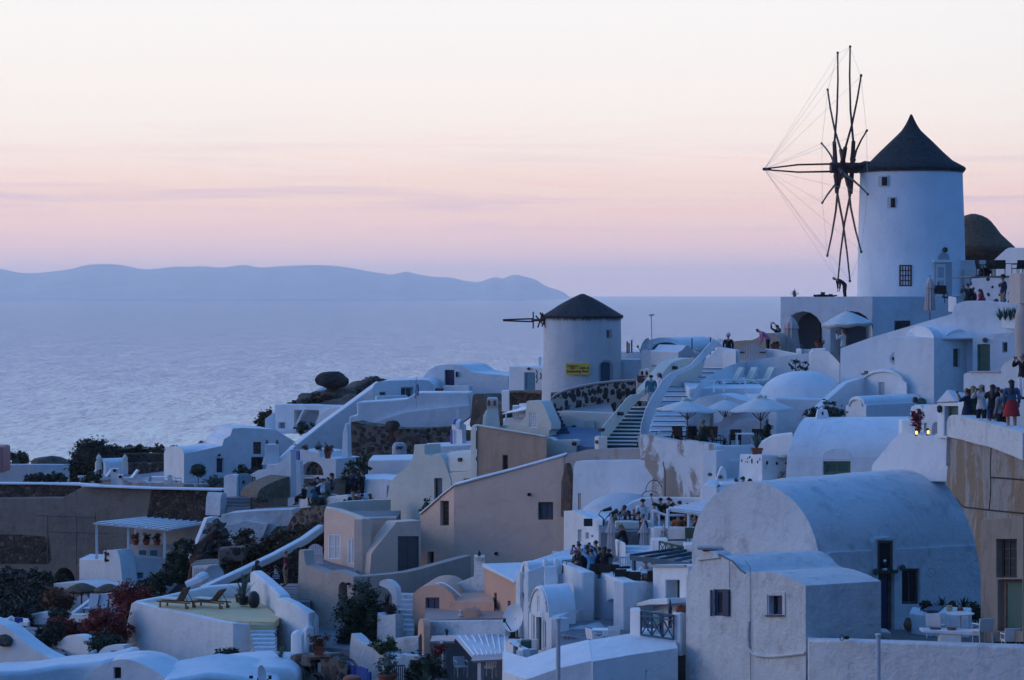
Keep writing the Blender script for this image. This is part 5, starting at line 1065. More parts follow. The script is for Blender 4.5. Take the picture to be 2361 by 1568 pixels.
# ---- long white stair
t = T('white_stair', 'long white outdoor staircase with sweeping side walls and dark step lines', 'stairs', (1540,1060,122))
w = MB(); pl = PL(1470,119.5,1700,140)
slab(w, PL(1470,119.2,1660,138), [(1476,1040),(1476,998),(1479,975),(1488,945.7)]+sm([(1495,930),(1506,910),(1517,893.6),(1527,878),(1538,866.5),(1548,860),(1559,856),(1575,849),(1592,841.5),(1604,828),(1617,814),(1630,799),(1642,787),(1650,786)],3)+[(1653,797),(1650,802),(1630,822),(1613,838),(1596,850),(1578,858),(1561,866),(1550,880),(1537,902),(1521,935),(1506,962),(1498,985),(1495,1005),(1498,1040)], vec=(0,.3,0))
part(t, 'left_side_wall', w, WHITE, .1)
w = MB(); blk(w, [(1650,788,139.5),(1655,806,139.4),(1697.5,807,138)], 880, (0,.5,0)); slab(w, PL(1600,139.6,1705,138.2), [(1600,880),(1604,850),(1625,825),(1650,800),(1697,807),(1697,845),(1690,880)], .3, off=-.3); part(t, 'head_wall', w, WHITE, .06)
ys = [1006,994.5,982.5,971,959,947.5,936,925,914,903,892,880.5,869,859,850]
xl = [1497,1499,1502,1505,1509,1514,1520,1526,1531,1536,1543,1556,1572,1592,1605]
xr = [1582,1582,1582,1582,1580,1580,1581,1583,1589,1598,1605,1617,1630,1650,1668]
for k in range(15):
    D = 121+k*1.15; w = MB(); blk(w, [(xl[k]-6,ys[k],D),(xr[k]+4,ys[k],D-.1)], ys[k]+45, (0,1.3,.03)); part(t, 'step', w, WHITE, .015)
    w = MB(); blk(w, [(xl[k]+1,ys[k]-.8,D-.03),(xr[k]-2,ys[k]-.8,D-.13)], ys[k]+.9, (0,.04,0)); part(t, 'nosing', w, NAVY)
t = T('white_wall', 'curving white wall beside the long stair, sheltering the deck chairs', 'wall', (1750,893,137))
w = MB(); blk(w, [(1582,1000,124.5),(1586,950,126)]+[(x,y,127+ (x-1590)*.095) for x,y in sm([(1592,925),(1597,913),(1605,893.6),(1621.5,875),(1650,858),(1684,841.5),(1719,833)],3)]+[(1790,823,138),(1871.5,813.4,137)], 960, (.2,.5,0))
blk(w, [(1868,813.6,136.6),(1873.6,809,136.4),(1909,810,135.5),(1922,822,134.5),(1936,837,133.8)], 930, (0,.6,0)); part(t, 'wall', w, WHITE, .12)
w = MB(); blk(w, [(1590,897,128.5),(1610,895,129.5),(1765,894.5,129)], 960, (0,8,.3)); part(t, 'sun_deck', w, WHITE, .05)
for x in (1646.5,1669.5+0,1718.5): w = MB(); tube(w, [P(x,905,128), P(x,877,128)], .05, 6); part(t, 'rail_post', w, WPAINT)
w = MB(); tube(w, [P(1600,879,128), P(1646,877,128), P(1718.5,876,128), P(1765,876,128)], .025, 5); part(t, 'rail', w, WPAINT)
G = 'slung deck chairs on the white sun deck'
for x,r,l in ((1690,-66,'leftmost beige deck chair, partly in front of the others'),(1722,-60,'middle beige deck chair on the sun deck'),(1762,-58,'rightmost beige deck chair nearest the big dome')):
    lounger(P(x,893,132.5), R(r), l, WPAINT, CUSH, G, L=1.75, back=58, h=.36)
for i,(x,y,l) in enumerate(((1702+57,838,None),)): pass
w = MB(); rnd = random.Random(2)
for k in range(9):
    a = P(1838+rnd.uniform(-14,10),857,131); e = a+Vector((rnd.uniform(-.35,.3),0,rnd.uniform(.2,.75))); tube(w, [P(1833+k,857,131), e], .012, 4); leaves(w, e, (.11,.08,.1), 12, .13, k)
one('succulent', 'leggy succulent growing behind the big dome', 'plant', w, LEAF)
w = MB(); tube(w, [P(1850,853,131),P(1845,843,131),P(1844,830,131)], .015, 4); leaves(w, P(1852,852,131), (.2,.1,.15), 40, .13, 77); one('succulent', 'smaller succulent with one thin bare stalk by the dome', 'plant', w, LEAF)
# ---- dome
t = T('domed_chapel', 'smooth white domed roof above a long white drum wall', 'chapel', (1850,960,126))
s = 127/F; c = P(1851.5,917,127); w = MB()
lathe(w, c, [(99*s*math.cos(R(a)), 62*s*math.sin(R(a))) for a in (0,8,16,25,34,43,52,61,70,79,86,90)][:-1]+[(.02,62*s)], 56, sy=1.0, wob=.008); part(t, 'dome', w, WHITE, ang=60)
w = MB(); blk(w, [(1727.5,912.5,126.2),(1790,917,124.2),(1965,920,124.2)], 1010, (0,5.5,0)); part(t, 'drum_wall', w, WHITE, .12)
fp = PL(1790,124.1,1965,124.1)
w = MB(); slab(w, fp, archp(1852,1884,942,957,958,10), .05, off=.02); f = part(t, 'fan_window', w, OLDWOOD)
for a in (30,70,110,150): w = MB(); q = fp.at(1868,957.5,.08); v = Vector((math.cos(R(a))*.36,0,math.sin(R(a))*.36)); tube(w, [q, q+v], .015, 4); part(f, 'muntin', w, WPAINT)
# curved ledge left of the dome, dark terrace back wall
w = MB(); slab(w, PL(1590,126.5,1740,125), [(1590,1000)]+sm([(1592,935),(1608,918),(1640,911),(1660,909.5),(1680,913),(1705,921),(1740,927)],3)+[(1760,930),(1760,1000)], 2); one('white_wall', 'white wall with a low segmental top behind the three cafe parasols', 'wall', w, WHITE, .08)
# ---- café terrace with three parasols
t = T('cafe_terrace_wall', 'peeling white and brown retaining wall of the parasol cafe', 'wall', (1620,1130,117))
w = MB(); fac(w, t, PL(1470,119,1650,115.5), [(1500,1150),(1505,1100),(1476,1060),(1476,1000),(1510,1007),(1565,1019),(1572,1014.5),(1640,1024),(1650,1028),(1650,1150)], .6, []); part(t, 'peeling_wall', w, WHITE_PEEL, .06)
w = MB(); fac(w, t, PL(1649.5,115.5,1760,117), [(1650,1150),(1650,1028),(1729,1027),(1760,1025),(1760,1150)], .6, [], off=.01); part(t, 'side_wall', w, WHITE, .06)
w = MB(); blk(w, [(1480,1022,119.5),(1650,1040,117),(1850,1040,117)], 1075, (0,9,.2)); part(t, 'terrace_floor', w, plaster('grey_blue_floor',(.34,.34,.36)), .02)
t = T('white_wall', 'white parapet rising in a curve behind the spiky plant pot', 'wall', (1770,1075,114.5))
w = MB(); blk(w, [(1744,1030,115.6),(1756,1019,115.3),(1784,1003,114.6),(1829,997,113.5)], 1080, (0,.5,0)); part(t, 'wall', w, WHITE, .08)
w = MB(); lathe(w, P(1810,1050,112.7), [(.1,-.1),(.36,-.07),(.37,.05),(.3,.1)], 14); part(t, 'stone_seat', w, CREAM)
t = T('white_planter_wall', 'white block wall pierced with dark oval stones under the spiky pot', 'wall', (1740,1090,113))
pw = PL(1706,114,1757,112.3); qw = PL(1757,112.3,1820,113)
w = MB(); slab(w, pw, [(1700,1130),(1705.5,1047),(1757,1048.5),(1757,1130)], .5); slab(w, qw, [(1757,1130),(1757,1048.5),(1820,1050),(1820,1130)], .5, off=.005); part(t, 'wall', w, WHITE, .06)
for i,(x,y,rx,ry) in enumerate(((1710.5,1062,2,3.4),(1724,1057,1.6,2),(1729,1054,2.2,3),(1734,1063,2.4,6.4),(1747,1065,2,4.3),(1752,1059,1.2,4),(1719.5,1065,.9,2.5),(1724,1065,1,2.6))):
    w = MB(); lathe(w, pw.at(x,y,.0), [(.001,0)], 3) if 0 else blob(w, pw.at(x,y,0), (rx*.0205,.05,ry*.0205), .05, 1, 2); part(t, 'inset_stone', w, BLACK)
for x,y,rx,ry in ((1768,1067,3.2,4.8),(1790.5,1068.5,3.6,3.6),(1811.5,1068,2.6,3)): w = MB(); blob(w, qw.at(x,y,0), (rx*.0205,.05,ry*.0205), .05, 1, 2); part(t, 'inset_stone', w, BLACK)
G = 'cream cafe parasols on teak poles'
open_umbrella(1585,922,946,1016,118.5,1.6,'leftmost cream cafe parasol over the seated couple',CLOTHW,TEAK,3,G,val=False)
open_umbrella(1672.5,921,944,1020,123,1.2,'small middle cafe parasol behind the two big ones',CLOTHW,TEAK,0,G,val=False)
open_umbrella(1754,915,945,1030,119,1.7,'rightmost and widest cream cafe parasol',CLOTHW,TEAK,-2,G,val=False)
for x in (1578,1593): w = MB(); blob(w, P(x,920,118.4), (.13,.13,.1), .05, 1, 2); one('parasol_vent', ['left','right'][x>1580]+' flared vent on the leftmost cafe parasol', 'vent', w, CUSH)
for x in (1748,1763): w = MB(); blob(w, P(x,915,118.9), (.13,.13,.1), .05, 1, 2); one('parasol_vent', ['left','right'][x>1750]+' flared vent on the widest cafe parasol', 'vent', w, CUSH)
t = T('white_house', 'white back wall of the parasol cafe with curved stepped parapet', 'wall', (1680,1025,123.5))
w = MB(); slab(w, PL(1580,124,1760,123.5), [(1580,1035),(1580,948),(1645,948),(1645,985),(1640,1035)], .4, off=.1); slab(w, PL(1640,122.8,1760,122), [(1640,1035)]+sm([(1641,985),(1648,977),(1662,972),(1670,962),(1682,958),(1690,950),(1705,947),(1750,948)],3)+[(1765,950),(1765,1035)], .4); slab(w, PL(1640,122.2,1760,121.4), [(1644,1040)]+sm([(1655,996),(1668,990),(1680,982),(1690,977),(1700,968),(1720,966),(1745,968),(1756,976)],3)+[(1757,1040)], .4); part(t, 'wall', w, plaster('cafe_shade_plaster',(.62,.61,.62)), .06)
w = MB(); slab(w, PL(1580,123.8,1760,123.3), rect(1606,956,1637,1035), .05, off=.2); part(t, 'shutter_doors', w, CREAM)
G = 'dark cafe chairs under the parasols'
for x,y,D,r,l in ((1567,1026,119,150,'dark chair of the seated couple by the stair'),(1600,1028,118.6,20,'dark chair left of the standing cafe guest'),(1637,1028,118.4,-30,'dark chair right of the standing cafe guest'),(1655,1036,116.8,100,'dark tall chair seen edge on at the white post'),(1695,1034,117.6,180,'dark broad chair behind the white cafe table'),(1748,1033,118,170,'dark chair beside the widest parasol pole')):
    chair(P(x,y,D), R(r), l, BLACK, G, WICKER, hb=.95, wd=.55)
simple_table(P(1717,1034,117), 'white square cafe table with a glass on it', .9, .8, .74, WPAINT)
simple_table(P(1536,1024,119.2), 'cafe table with a bottle beside the seated couple', .8, .7, .7, WPAINT)
w = MB(); lathe(w, P(1513,1014.5,119.2), [(.05,0),(.05,.24),(.02,.3),(.02,.4)], 8); one('bottle', 'dark wine bottle standing on the stair side wall', 'bottle', w, BLACK)
pot_plant(1671,1034,116.6,.2,.2,.34,'small palm in a pot between cafe chairs',SLATE,LEAF,spk=True,seed=35)
pot_plant(1745,1052-2,113.2,.36,.34,.85,'spiky aloe in a terracotta trough on the white block wall',TERRA,AGAVE,spk=True,sq=True,seed=36)
pot_plant(1768,1022,118.4,.18,.2,.3,'tall leafy plant right of the widest parasol pole',SLATE,LEAF,seed=37,lh=.6)
pot_plant(1619,1031,117,.2,.2,.3,'leafy plant in a trough beneath the standing cafe guest',TERRA,LEAF,seed=38,lh=.4)
pot_plant(1596,1019,119.4,.15,.2,.25,'thin leafy plant behind the leftmost parasol pole',SLATE,LEAFG,seed=39,lh=.45)
# ---- slope wall and house with green door
t = T('white_wall', 'great sloping white wall rising from the steps to the windmill crowd', 'wall', (2090,900,126))
w = MB(); sp = PL(1938,127,2360,121.5); slab(w, sp, [(1936,930),(1938,803),(1975,790),(2015,776),(2060,763),(2098,752),(2142,739),(2185,727)]+sm([(2194,724),(2197,716),(2200,706),(2210,699),(2222,695),(2234,693.5),(2260,694),(2286,696),(2320,699),(2365,704)],3)+[(2380,930)], .8); part(t, 'wall', w, WHITE, .15)
w = MB(); blk(w, [(2190,683,131),(2206,686,130.5)], 720, (0,.5,0)); part(t, 'post', w, WHITE, .05)
for x,y,w_ in ((1986,988,6),(2000,989,6)): pass
for x,y in ((1986,861),(2000,869)): w = MB(); slab(w, sp, rect(x,y,x+11,y+2.2), .05, off=.05); part(t, 'step_slot', w, NAVY)
w = MB(); slab(w, PL(2300,122.5,2380,120.5), [(2300,745),(2306,735),(2362,735),(2362,760),(2306,756)], .7, off=.1); one('planter', 'long white planter box near the beige pillar', 'planter', w, WHITE, .08)
for i,x in enumerate((2306,2318,2330,2343)):
    w = MB(); spikes(w, P(x,738,121.6), .72, 18, .05, 60+i); one('agave', ['agave at the left end of the white planter, leaves drooping','second agave in the white planter','third agave in the white planter','agave in the white planter against the beige pillar'][i], 'plant', w, AGAVE, group='agaves in the white planter')
w = MB(); blk(w, [(2346,640,113),(2352,630,112.5),(2380,628,112)], 700, (0,2,0)); lathe(w, P(2364,838,112.8), [(.42,0),(.45,.6),(.5,1.4),(.48,2.2),(.36,2.75),(.2,2.9)], 18, wob=.04); one('beige_pillar', 'rounded beige pillar cut off by the right edge', 'pillar', w, plaster('pillar_beige',(.5,.42,.37)), .1)
t = T('white_house', 'white vaulted house with green door and narrow green windows', 'house', (2200,925,122))
g1 = PL(2088,124.5,2153.5,121.3); g2 = PL(2153.5,121.3,2246,123.6); g3 = PL(2243,122.2,2292,121.6); g4 = PL(2290,121.6,2365,121)
w = MB(); axd = -g1.n
fac(w, t, g1, [(2086,960),(2087.5,785)]+arc(2120.5,782,33,30.5,172,4,12)+[(2153.5,782),(2153.5,960)], .2, [('w',2112,803,2128.5,840,GREEND,GREEND,{'rec':.35,'shift':0})], vec=Vector((.62,.78,0))*5)
fac(w, t, g2, [(2153,960),(2153,779),(2181,777)]+sm([(2183,771),(2192,765),(2203,760.5),(2211,759.5),(2222,762),(2233,770),(2243,776)],3)+[(2243.5,960)], 2.5, [('w',2197.5,804,2214,846,GREEND,GREEN,{'rec':.25,'bars':(2,3)})], off=.01)
fac(w, t, g3, [(2243,960),(2243,776.5),(2291,771),(2291,960)], 2, [('d',2253.5,793.5,2283,862,GREEN,GREEN,{'rec':.15,'bars':(1,2)})], off=.02)
fac(w, t, g4, [(2290.5,960),(2290.5,770.8),(2330,767),(2365,765),(2365,960)], 2, [('w',2311,789,2323,813,GREEND,WGREY,{'rec':.3})], off=.03)
part(t, 'wall', w, WHITE, .1)
w = MB(); a = [P(2128,752,123.9),P(2254,752,127),P(2310,762,126),P(2365,761,125)]; lo = [P(2153,781,121.5),P(2246,778,122.5),P(2295,772,122),P(2365,766,121.2)]; mid_ = [(a[i]+lo[i])/2+Vector((0,-.25,.3)) for i in range(4)]
w.add(a+mid_+lo, [(i,i+1,5+i,4+i) for i in range(3)]+[(4+i,5+i,9+i,8+i) for i in range(3)]); o = part(t, 'roof', w, WHITE, ang=70); o.modifiers.new('thick','SOLIDIFY').thickness = .1
w = MB(); p = g3.at(2272.5,784,.1); lathe(w, p, [(.02,-.13),(.11,-.09),(.14,0),(.11,.09),(.02,.13)], 12); part(t, 'lantern', w, SLATE)
w = MB(); fac(w, t, PL(2222,117.5,2365,115), [(2221,985),(2222,863),(2228,859.5),(2306,857)]+sm([(2308,850),(2312,842),(2320,835),(2330,830),(2345,822),(2365,816)],3)+[(2365,985)], .5, []); part(t, 'terrace_parapet', w, WHITE, .08)
w = MB(); slab(w, PL(2222,117.3,2365,114.8), rect(2232,856,2302,859), .5, off=-.1); part(t, 'coping', w, plaster('pinkish_coping',(.6,.5,.5)))
dish(2067,826,124.2,.38,'round satellite dish fixed on the sloping white wall',-35,15,WGREY,.3)
# ---- small vaults in front
t = T('white_house', 'small white vaulted annex with a blind pale window under the satellite dish', 'house', (2045,920,123))
w = MB(); g = PL(1992,124.5,2091,122); fac(w, t, g, [(1990,960),(1994,872)]+sm([(1999,864),(2008,856.5),(2020,852),(2034,850),(2050,852),(2064,859),(2076,870),(2083,878)],3)+[(2090,884),(2091,960)], .3, [('w',2025.5,881.5,2039,911,plaster('blind_grey',(.5,.48,.5)),None,{'rec':.12})], vec=(.8,2.2,0)); part(t, 'wall', w, WHITE, .08)
w = MB(); a = arc(2038,880,46,24,170,12,14); tube(w, [g.at(x,y,.06) for x,y in a], .05, 5); part(t, 'arch_moulding', w, WHITE)
w = MB(); slab(w, g, rect(1993.5,855,2001,863), .05, off=.03) ; part(t, 'vent', w, SLATE)
t = T('white_house', 'low white barrel vault with a moulded arched gable, below the blind window', 'house', (2020,960,119))
w = MB(); g = PL(1950,120.3,1997,118.3); fac(w, t, g, [(1950,985),(1950,935),(1955,934)]+arc(1974.5,932,18.5,18.5,172,8,12)+[(1993,933),(1997,934),(1997,985)], .2, vec=Vector((.72,.69,0))*4.6+Vector((0,0,0))); part(t, 'vault', w, WHITE, .06)
w = MB(); tube(w, [g.at(x,y,.05) for x,y in arc(1974.5,937,15,17,180,0,12)], .045, 5); part(t, 'arch_moulding', w, WHITE)
t = T('stair_parapet', 'thin white diagonal parapet climbing right of the dome', 'wall', (1940,960,121.5))
w = MB(); slab(w, PL(1870,120.5,1998,124.5), [(1868,1000),(1868,960),(1879.5,949.8),(1920,912),(1954.5,882),(1994,869.6),(1998,872),(1998,960),(1980,985)], .4); part(t, 'wall', w, WHITE, .06)
# ---- white vaulted roof house with green window
t = T('white_house', 'wide white barrel roofed house with a green double window', 'house', (1950,1090,106))
w = MB(); g = PL(1815,107,2085,105.5)
fac(w, t, g, [(1812,1105),(1815,1053),(2090,1053),(2090,1105)], .5, [('w',1898,1063.5,1961,1095,GREEND,GREEN,{'rec':.2,'bars':(2,1)})]); 
slab(w, g, archp(1895,1964,1033,1055,1060,10), .9, off=.02)
a0,a1 = g.at(1815,1054), g.at(2090,1054); rows = []
H = (1054-969.5)/F*107; 
for i in range(11):
    th = R(90*i/10); rows += [a0-g.n*(2.6*(1-math.cos(th)))*1.15+Vector((0,0,H*math.sin(th)))+g.u*.33*math.sin(th), a1-g.n*(2.6*(1-math.cos(th)))*1.15+Vector((0,0,H*math.sin(th)))]
rows += [rows[-2]-g.n*3+Vector((0,0,-.3)), rows[-1]-g.n*3+Vector((0,0,-.3))]; n = len(rows)//2
w.add(rows+[a0-g.n*6,a1-g.n*6], [(2*i,2*i+1,2*i+3,2*i+2) for i in range(n-1)]+[tuple([2*i for i in range(n)]+[2*n]),tuple([2*i+1 for i in range(n)]+[2*n+1]),(0,1,2*n+1,2*n),(2*n-2,2*n-1,2*n+1,2*n)])
part(t, 'wall', w, WHITE, .05)
w = MB(); slab(w, g, rect(2061,1023-2,2078.5,1060), .1, off=-.9); slab(w, g, rect(2061,1022,2079,1056), .12, off=.12) if 0 else None; part(t, 'corner_shutter', w, GREEN)
t = T('bell_arch', 'little white bell arch with a dark slot on the barrel roof', 'bell arch', (1897,970,109))
w = MB(); g = PL(1880,109,1915,109); fac(w, t, g, [(1880,975),(1884,955),(1886,945),(1893,944),(1896,939),(1899,944),(1907,945),(1910,955),(1912,975)], .35, [('niche',1894.5,948.5,1899.5,957,None,None,{'a':4,'rec':.25})]); part(t, 'arch', w, WHITE, .04)
w = MB(); slab(w, g, archp(1895,1899,949.5,952,956.5,6), .03, off=-.2); part(t, 'bell', w, BLACK)
for i,(x,y,r) in enumerate(((1876,955,.35),(1915,950,.42),(1930,958,.35))):
    w = MB(); leaves(w, P(x,y,111), (r,.35,r*1.1), 260, .13, 310+i); one('shrub', ['leafy shrub left of the little bell arch','taller leafy shrub right of the little bell arch','low leafy shrub at the far right of the bell arch'][i], 'bush', w, LEAF)
# ---- right cluster with the lamps
t = T('white_wall', 'rounded white wall rising to a chimney beside two lit lamps', 'wall', (2100,1100,101))
w = MB(); g = PL(2010,103,2195,99); slab(w, g, sm([(2008,1110),(2010,1080),(2013,1070),(2025,1055),(2043,1033),(2060,1012),(2077.5,999.5),(2095,998),(2115,1003),(2142,1013)],3)+sm([(2143,1012),(2150,1005),(2161,999),(2175,988),(2193,974)],3)[1:]+[(2198,990),(2200,1110)], .8); part(t, 'wall', w, WHITE, .18)
w = MB(); blk(w, [(2078.5,969,102.2),(2106,967,101.8)], 1010, (0,.8,0)); part(t, 'chimney', w, WHITE, .06)
LAMP = emit('lamp_glow', (1,.6,.1), 3)
for i,(x,y,l) in enumerate(((2113,998,'small lit lamp under the red bougainvillea'),(2140,997,'small lit lamp beside the arched doorway'))):
    t = T('wall_lamp', l, 'lamp', (x,y+4,100.8), 'lit lamps on the right hand terrace'); w = MB(); q = P(x,y,100.6); lathe(w, q, [(.02,-.07),(.045,-.04),(.05,.04),(.02,.08)], 10); part(t, 'bulb', w, LAMP)
    w = MB(); box(w, q+Vector((0,.12,.02)), (.1,.05,.3)); part(t, 'bracket', w, BLACK)
w = MB()
for i,(x,y) in enumerate(((2112,955),(2117,965),(2114,976),(2116,988),(2108,958),(2121,957))): leaves(w, P(x,y,101.2), (.16,.15,.2), 130, .08, 320+i)
one('bougainvillea', 'crimson bougainvillea climbing beside the white chimney', 'climber', w, paint('crimson_petals',(.22,.015,.03),.7,.5,9))
t = T('white_house', 'white recess with a dark arched shrine niche behind the bougainvillea', 'house', (2125,1000,104))
w = MB(); g = PL(2090,106,2170,104); fac(w, t, g, [(2096,1020),(2098,950),(2101,938),(2110,933),(2122,934),(2128,945),(2132,934),(2166,932),(2166,1020)], .6, [('d',2117,942,2124,990,DARK,None,{'a':12,'rec':.2}),('d',2118,960,2127,1015,GREEND,None,{'rec':.3}) if 0 else ('w',2130,975,2136,1000,GREEND,None,{'rec':.2})]); part(t, 'wall', w, WHITE, .08)
w = MB(); slab(w, PL(2100,112,2140,112), archp(2113,2136,917.5,926,945,8), .1); part(t, 'green_arched_shutter', w, GREEN)
w = MB(); p = P(2110,922,110); lathe(w, p, [(.02,-.15),(.12,-.1),(.12,.1),(.02,.15)], 10); part(t, 'lantern', w, BLACK)
w = MB(); slab(w, PL(2145,101.5,2170,101), archp(2148,2165,1003-30,990,1012,8), .15); part(t, 'arched_panel', w, GREYW)
t = T('porch_house', 'little white porch with a pyramid roof and dark green door', 'house', (2190,985,98))
w = MB(); g = PL(2163,99.5,2222,97.5); fac(w, t, g, [(2160,1010),(2160,929),(2222,926),(2222,1010)], 1.6, [('d',2176.5,936.5,2208,1005,GREEND,GREEND,{'rec':.3})]); part(t, 'wall', w, WHITE, .06)
w = MB(); a = [g.at(2162,928,.1), g.at(2208,926,.1), g.at(2208,926,-2.0), g.at(2162,928,-2.0)]; ap = P(2183.7,897.5,99.5); w.add(a+[ap], [(0,1,4),(1,2,4),(2,3,4),(3,0,4),(0,1,2,3)]); part(t, 'pyramid_roof', w, plaster('pinkish_white',(.62,.57,.58)), .05)
w = MB(); lathe(w, g.at(2170,943,.08), [(.02,-.16),(.1,-.1),(.11,.1),(.02,.16)], 10); part(t, 'lantern', w, BLACK)
# ---- ramp with the photographers
t = T('ramp_wall', 'cracked ochre retaining wall with a whitewashed parapet below the photographers', 'wall', (2300,1450,84))
g = PL(2185,92,2365,80)
w = MB(); slab(w, g, [(2264,1480),(2266,1400),(2258,1300),(2244,1235),(2220,1174),(2198,1140),(2180.6,1118),(2186,1060),(2190,1005.5),(2225,1013),(2286,1028.6),(2330,1045),(2366,1061),(2366,1192),(2270,1203),(2270,1480)], 1.2); wl = part(t, 'ochre_wall', w, OCHRE, .05)
w = MB(); slab(w, g, [(2188,1075),(2190,975),(2193,962),(2200,957),(2210,956.5),(2240,964),(2300,979),(2366,997),(2366,1062),(2330,1046.5),(2286,1030),(2250,1022),(2225,1014.5),(2190,1007)], .7, off=.12); part(t, 'white_parapet', w, WHITE_OLD, .1)
for pts_ in ([(2286,1030),(2284,1080),(2285,1130),(2281,1176)],[(2206,1150),(2222,1168),(2250,1172),(2281,1176),(2320,1180),(2366,1184)],[(2286,1101),(2320,1103),(2366,1107)]): w = MB(); tube(w, [g.at(x,y,0) for x,y in sm(pts_,4)], .03, 5); part(t, 'crack', w, DARK)
w = MB(); fac(w, t, g, [(2267,1480),(2267,1200),(2366,1190),(2366,1480)], 1.0, [('w',2303,1243,2351,1332,DARK,BLACK,{'rec':.3,'bars':(3,4),'fw':.06}),('d',2306,1336,2364,1455,GREEND,OLDWOOD,{'rec':.3})], off=.1); part(t, 'lower_wall', w, plaster('dark_stained_plaster',(.26,.21,.17),dirt=(.05,.045,.04),dirt_amt=.7,streak=.6), .03)
w = MB(); w.add([P(2190,1009,93),P(2240,1004,88),P(2366,992,82.5),P(2420,985,95),P(2240,985,99),P(2190,985,99)], [(0,1,2,3,4,5)]); tag(w.build('ramp_path', FLOORG), None, None, kind='structure')
# ---- top right terrace
t = T('pebble_wall', 'white terrace wall dotted with dark stones under the windmill seating', 'wall', (2300,690,136))
w = MB(); slab(w, PL(2232,136,2370,134), [(2228,715),(2232,690),(2236,655),(2240,642),(2290,639),(2370,637),(2370,715)], .6); part(t, 'wall', w, PEBBLEW, .05)
w = MB(); blk(w, [(2240,637,135.9),(2370,635,133.9)], 640, (0,6,0)); part(t, 'terrace_slab', w, SLATE, .02)
t = T('white_house', 'white slanted end wall behind the windmill seating', 'house', (2330,640,150))
w = MB(); slab(w, PL(2280,152,2370,149), [(2262,660),(2270,625),(2285,605),(2318,575),(2326,571),(2370,571),(2370,660)], 3); part(t, 'wall', w, WHITE, .06)
w = MB(); slab(w, PL(2215,158,2300,158), rect(2215,600,2300,660), .5); slab(w, PL(2215,157.9,2300,157.9), rect(2222,622,2262,700), .2, off=.1); one('white_wall', 'plain wall strip between the tall windmill and the seating', 'wall', w, plaster('beige_white',(.6,.55,.52)), .03)
G = 'dark chairs on the windmill terrace'
for x,r,l in ((2264,60,'dark chair of the seated man at the windmill terrace'),(2281,-30,'dark chair right of the seated long haired woman'),(2306,170,'dark chair left of the terrace table'),(2347,-150,'big dark chair at the right edge of the windmill terrace')):
    chair(P(x,637,137), R(r), l, BLACK, G, WICKER, hb=.92, wd=.6)
w = MB(); 
simple_table(P(2325,637,137.5), 'long dark terrace table by the slanted white wall', 1.9, .8, .74, BLACK)
t = T('grill', 'dark boxy barbecue standing before the windmill door', 'grill', (2163,684,151)); w = MB(); box(w, P(2163,668,151), (.95,.6,.55)); part(t, 'body', w, WICKER, .03)
for sx in (-.35,.35): w = MB(); box(w, P(2163,681,151)+Vector((sx,0,0)), (.06,.5,.35)); part(t, 'leg', w, BLACK)
w = MB(); tube(w, [P(2163,658,151), P(2163,650,151)], .05, 6); part(t, 'chimney', w, BLACK)
w = MB(); tube(w, [P(2176,674,150.8), P(2184,673,150.8), P(2184,680,150.8)], .03, 5); part(t, 'handle', w, BLACK)
t = T('table', 'low black slab table on thin legs beside the barbecue', 'table', (2195,700,146)); w = MB(); a=[P(2172,683,146),P(2206,688,146),P(2206,683.5,149),P(2175,681.5,149)]; w.add(a+[v-Vector((0,0,.08)) for v in a], [(0,1,2,3),(4,5,6,7),(0,1,5,4),(1,2,6,5),(2,3,7,6),(3,0,4,7)]); part(t, 'tabletop', w, BLACK)
for x,y in ((2204,689),(2178,684)): w = MB(); tube(w, [P(x,y,146.3), P(x,y+14,146.3)], .03, 5); part(t, 'leg', w, BLACK)
# ---- restaurant behind the beige house
t = T('restaurant_house', 'white restaurant building with a dirty topped low dome and three small windows', 'house', (1400,1260,116))
w = MB(); slab(w, PL(1318,121,1536,118), [(1318,1230),(1322,1075),(1328,1063.5),(1400,1062),(1521.5,1061),(1528,1075),(1534,1092),(1534,1230)], 1); 
fp = PL(1299,119,1372,114)
fac(w, t, fp, [(1299.5,1290),(1300,1178),(1321,1177),(1346,1188),(1370,1201),(1370,1290)], 2.5, [('w',1331.7,1221,1341.5,1249,GLASS,WPAINT,{'rec':.25}),('w',1349.7,1228,1357.6,1242,GLASS,WPAINT,{'rec':.25}),('w',1362.4,1233,1368,1238.5,GLASS,None,{'rec':.2})])
blk(w, [(1369,1198,114),(1389,1196,113.4)], 1300, (0,.6,0)); part(t, 'wall', w, WHITE, .06)
s = 116/F; w = MB(); c = P(1440,1213,118); lathe(w, c, [(98*s*math.cos(R(a)), 78*s*math.sin(R(a))) for a in (0,12,24,36,48,60,72,84)]+[(.05,78*s)], 40, sx=1.15, sy=1.0, wob=.02)
part(t, 'low_dome', w, plaster('dirty_dome',(.66,.64,.62),dirt=(.36,.31,.27),dirt_amt=.6,streak=0), ang=60)
w = MB(); box(w, fp.at(1377,1204,.45), (.42,.12,.36)); part(t, 'flood_light', w, BLACK, .03)
for x in (1334,1337.5): w = MB(); tube(w, [P(x,1175,119.5), P(x,1137,119.5)], .025, 5); part(t, 'rusty_pipe', w, RUST)
w = MB(); 
for cx,cy,rx,ry,a0,a1 in ((1508,1133,19,26,182,20),(1499,1146,20,14,170,30)): tube(w, [P(x,y,117.6) for x,y in arc(cx,cy,rx,ry,a0,a1,14)], .02, 5)
one('hose', 'coil of blue hose against the restaurant wall', 'hose', w, NAVY)
w = MB(); tube(w, [P(1529,1065,117.5), P(1533,1090,117.3), P(1533.5,1150,117.3)], .03, 5); one('cable', 'dark cable hanging down the corner of the peeling wall', 'cable', w, SLATE)
t = T('terrace_wall', 'stepped white terrace walls of the crowded restaurant', 'wall', (1500,1280,110))
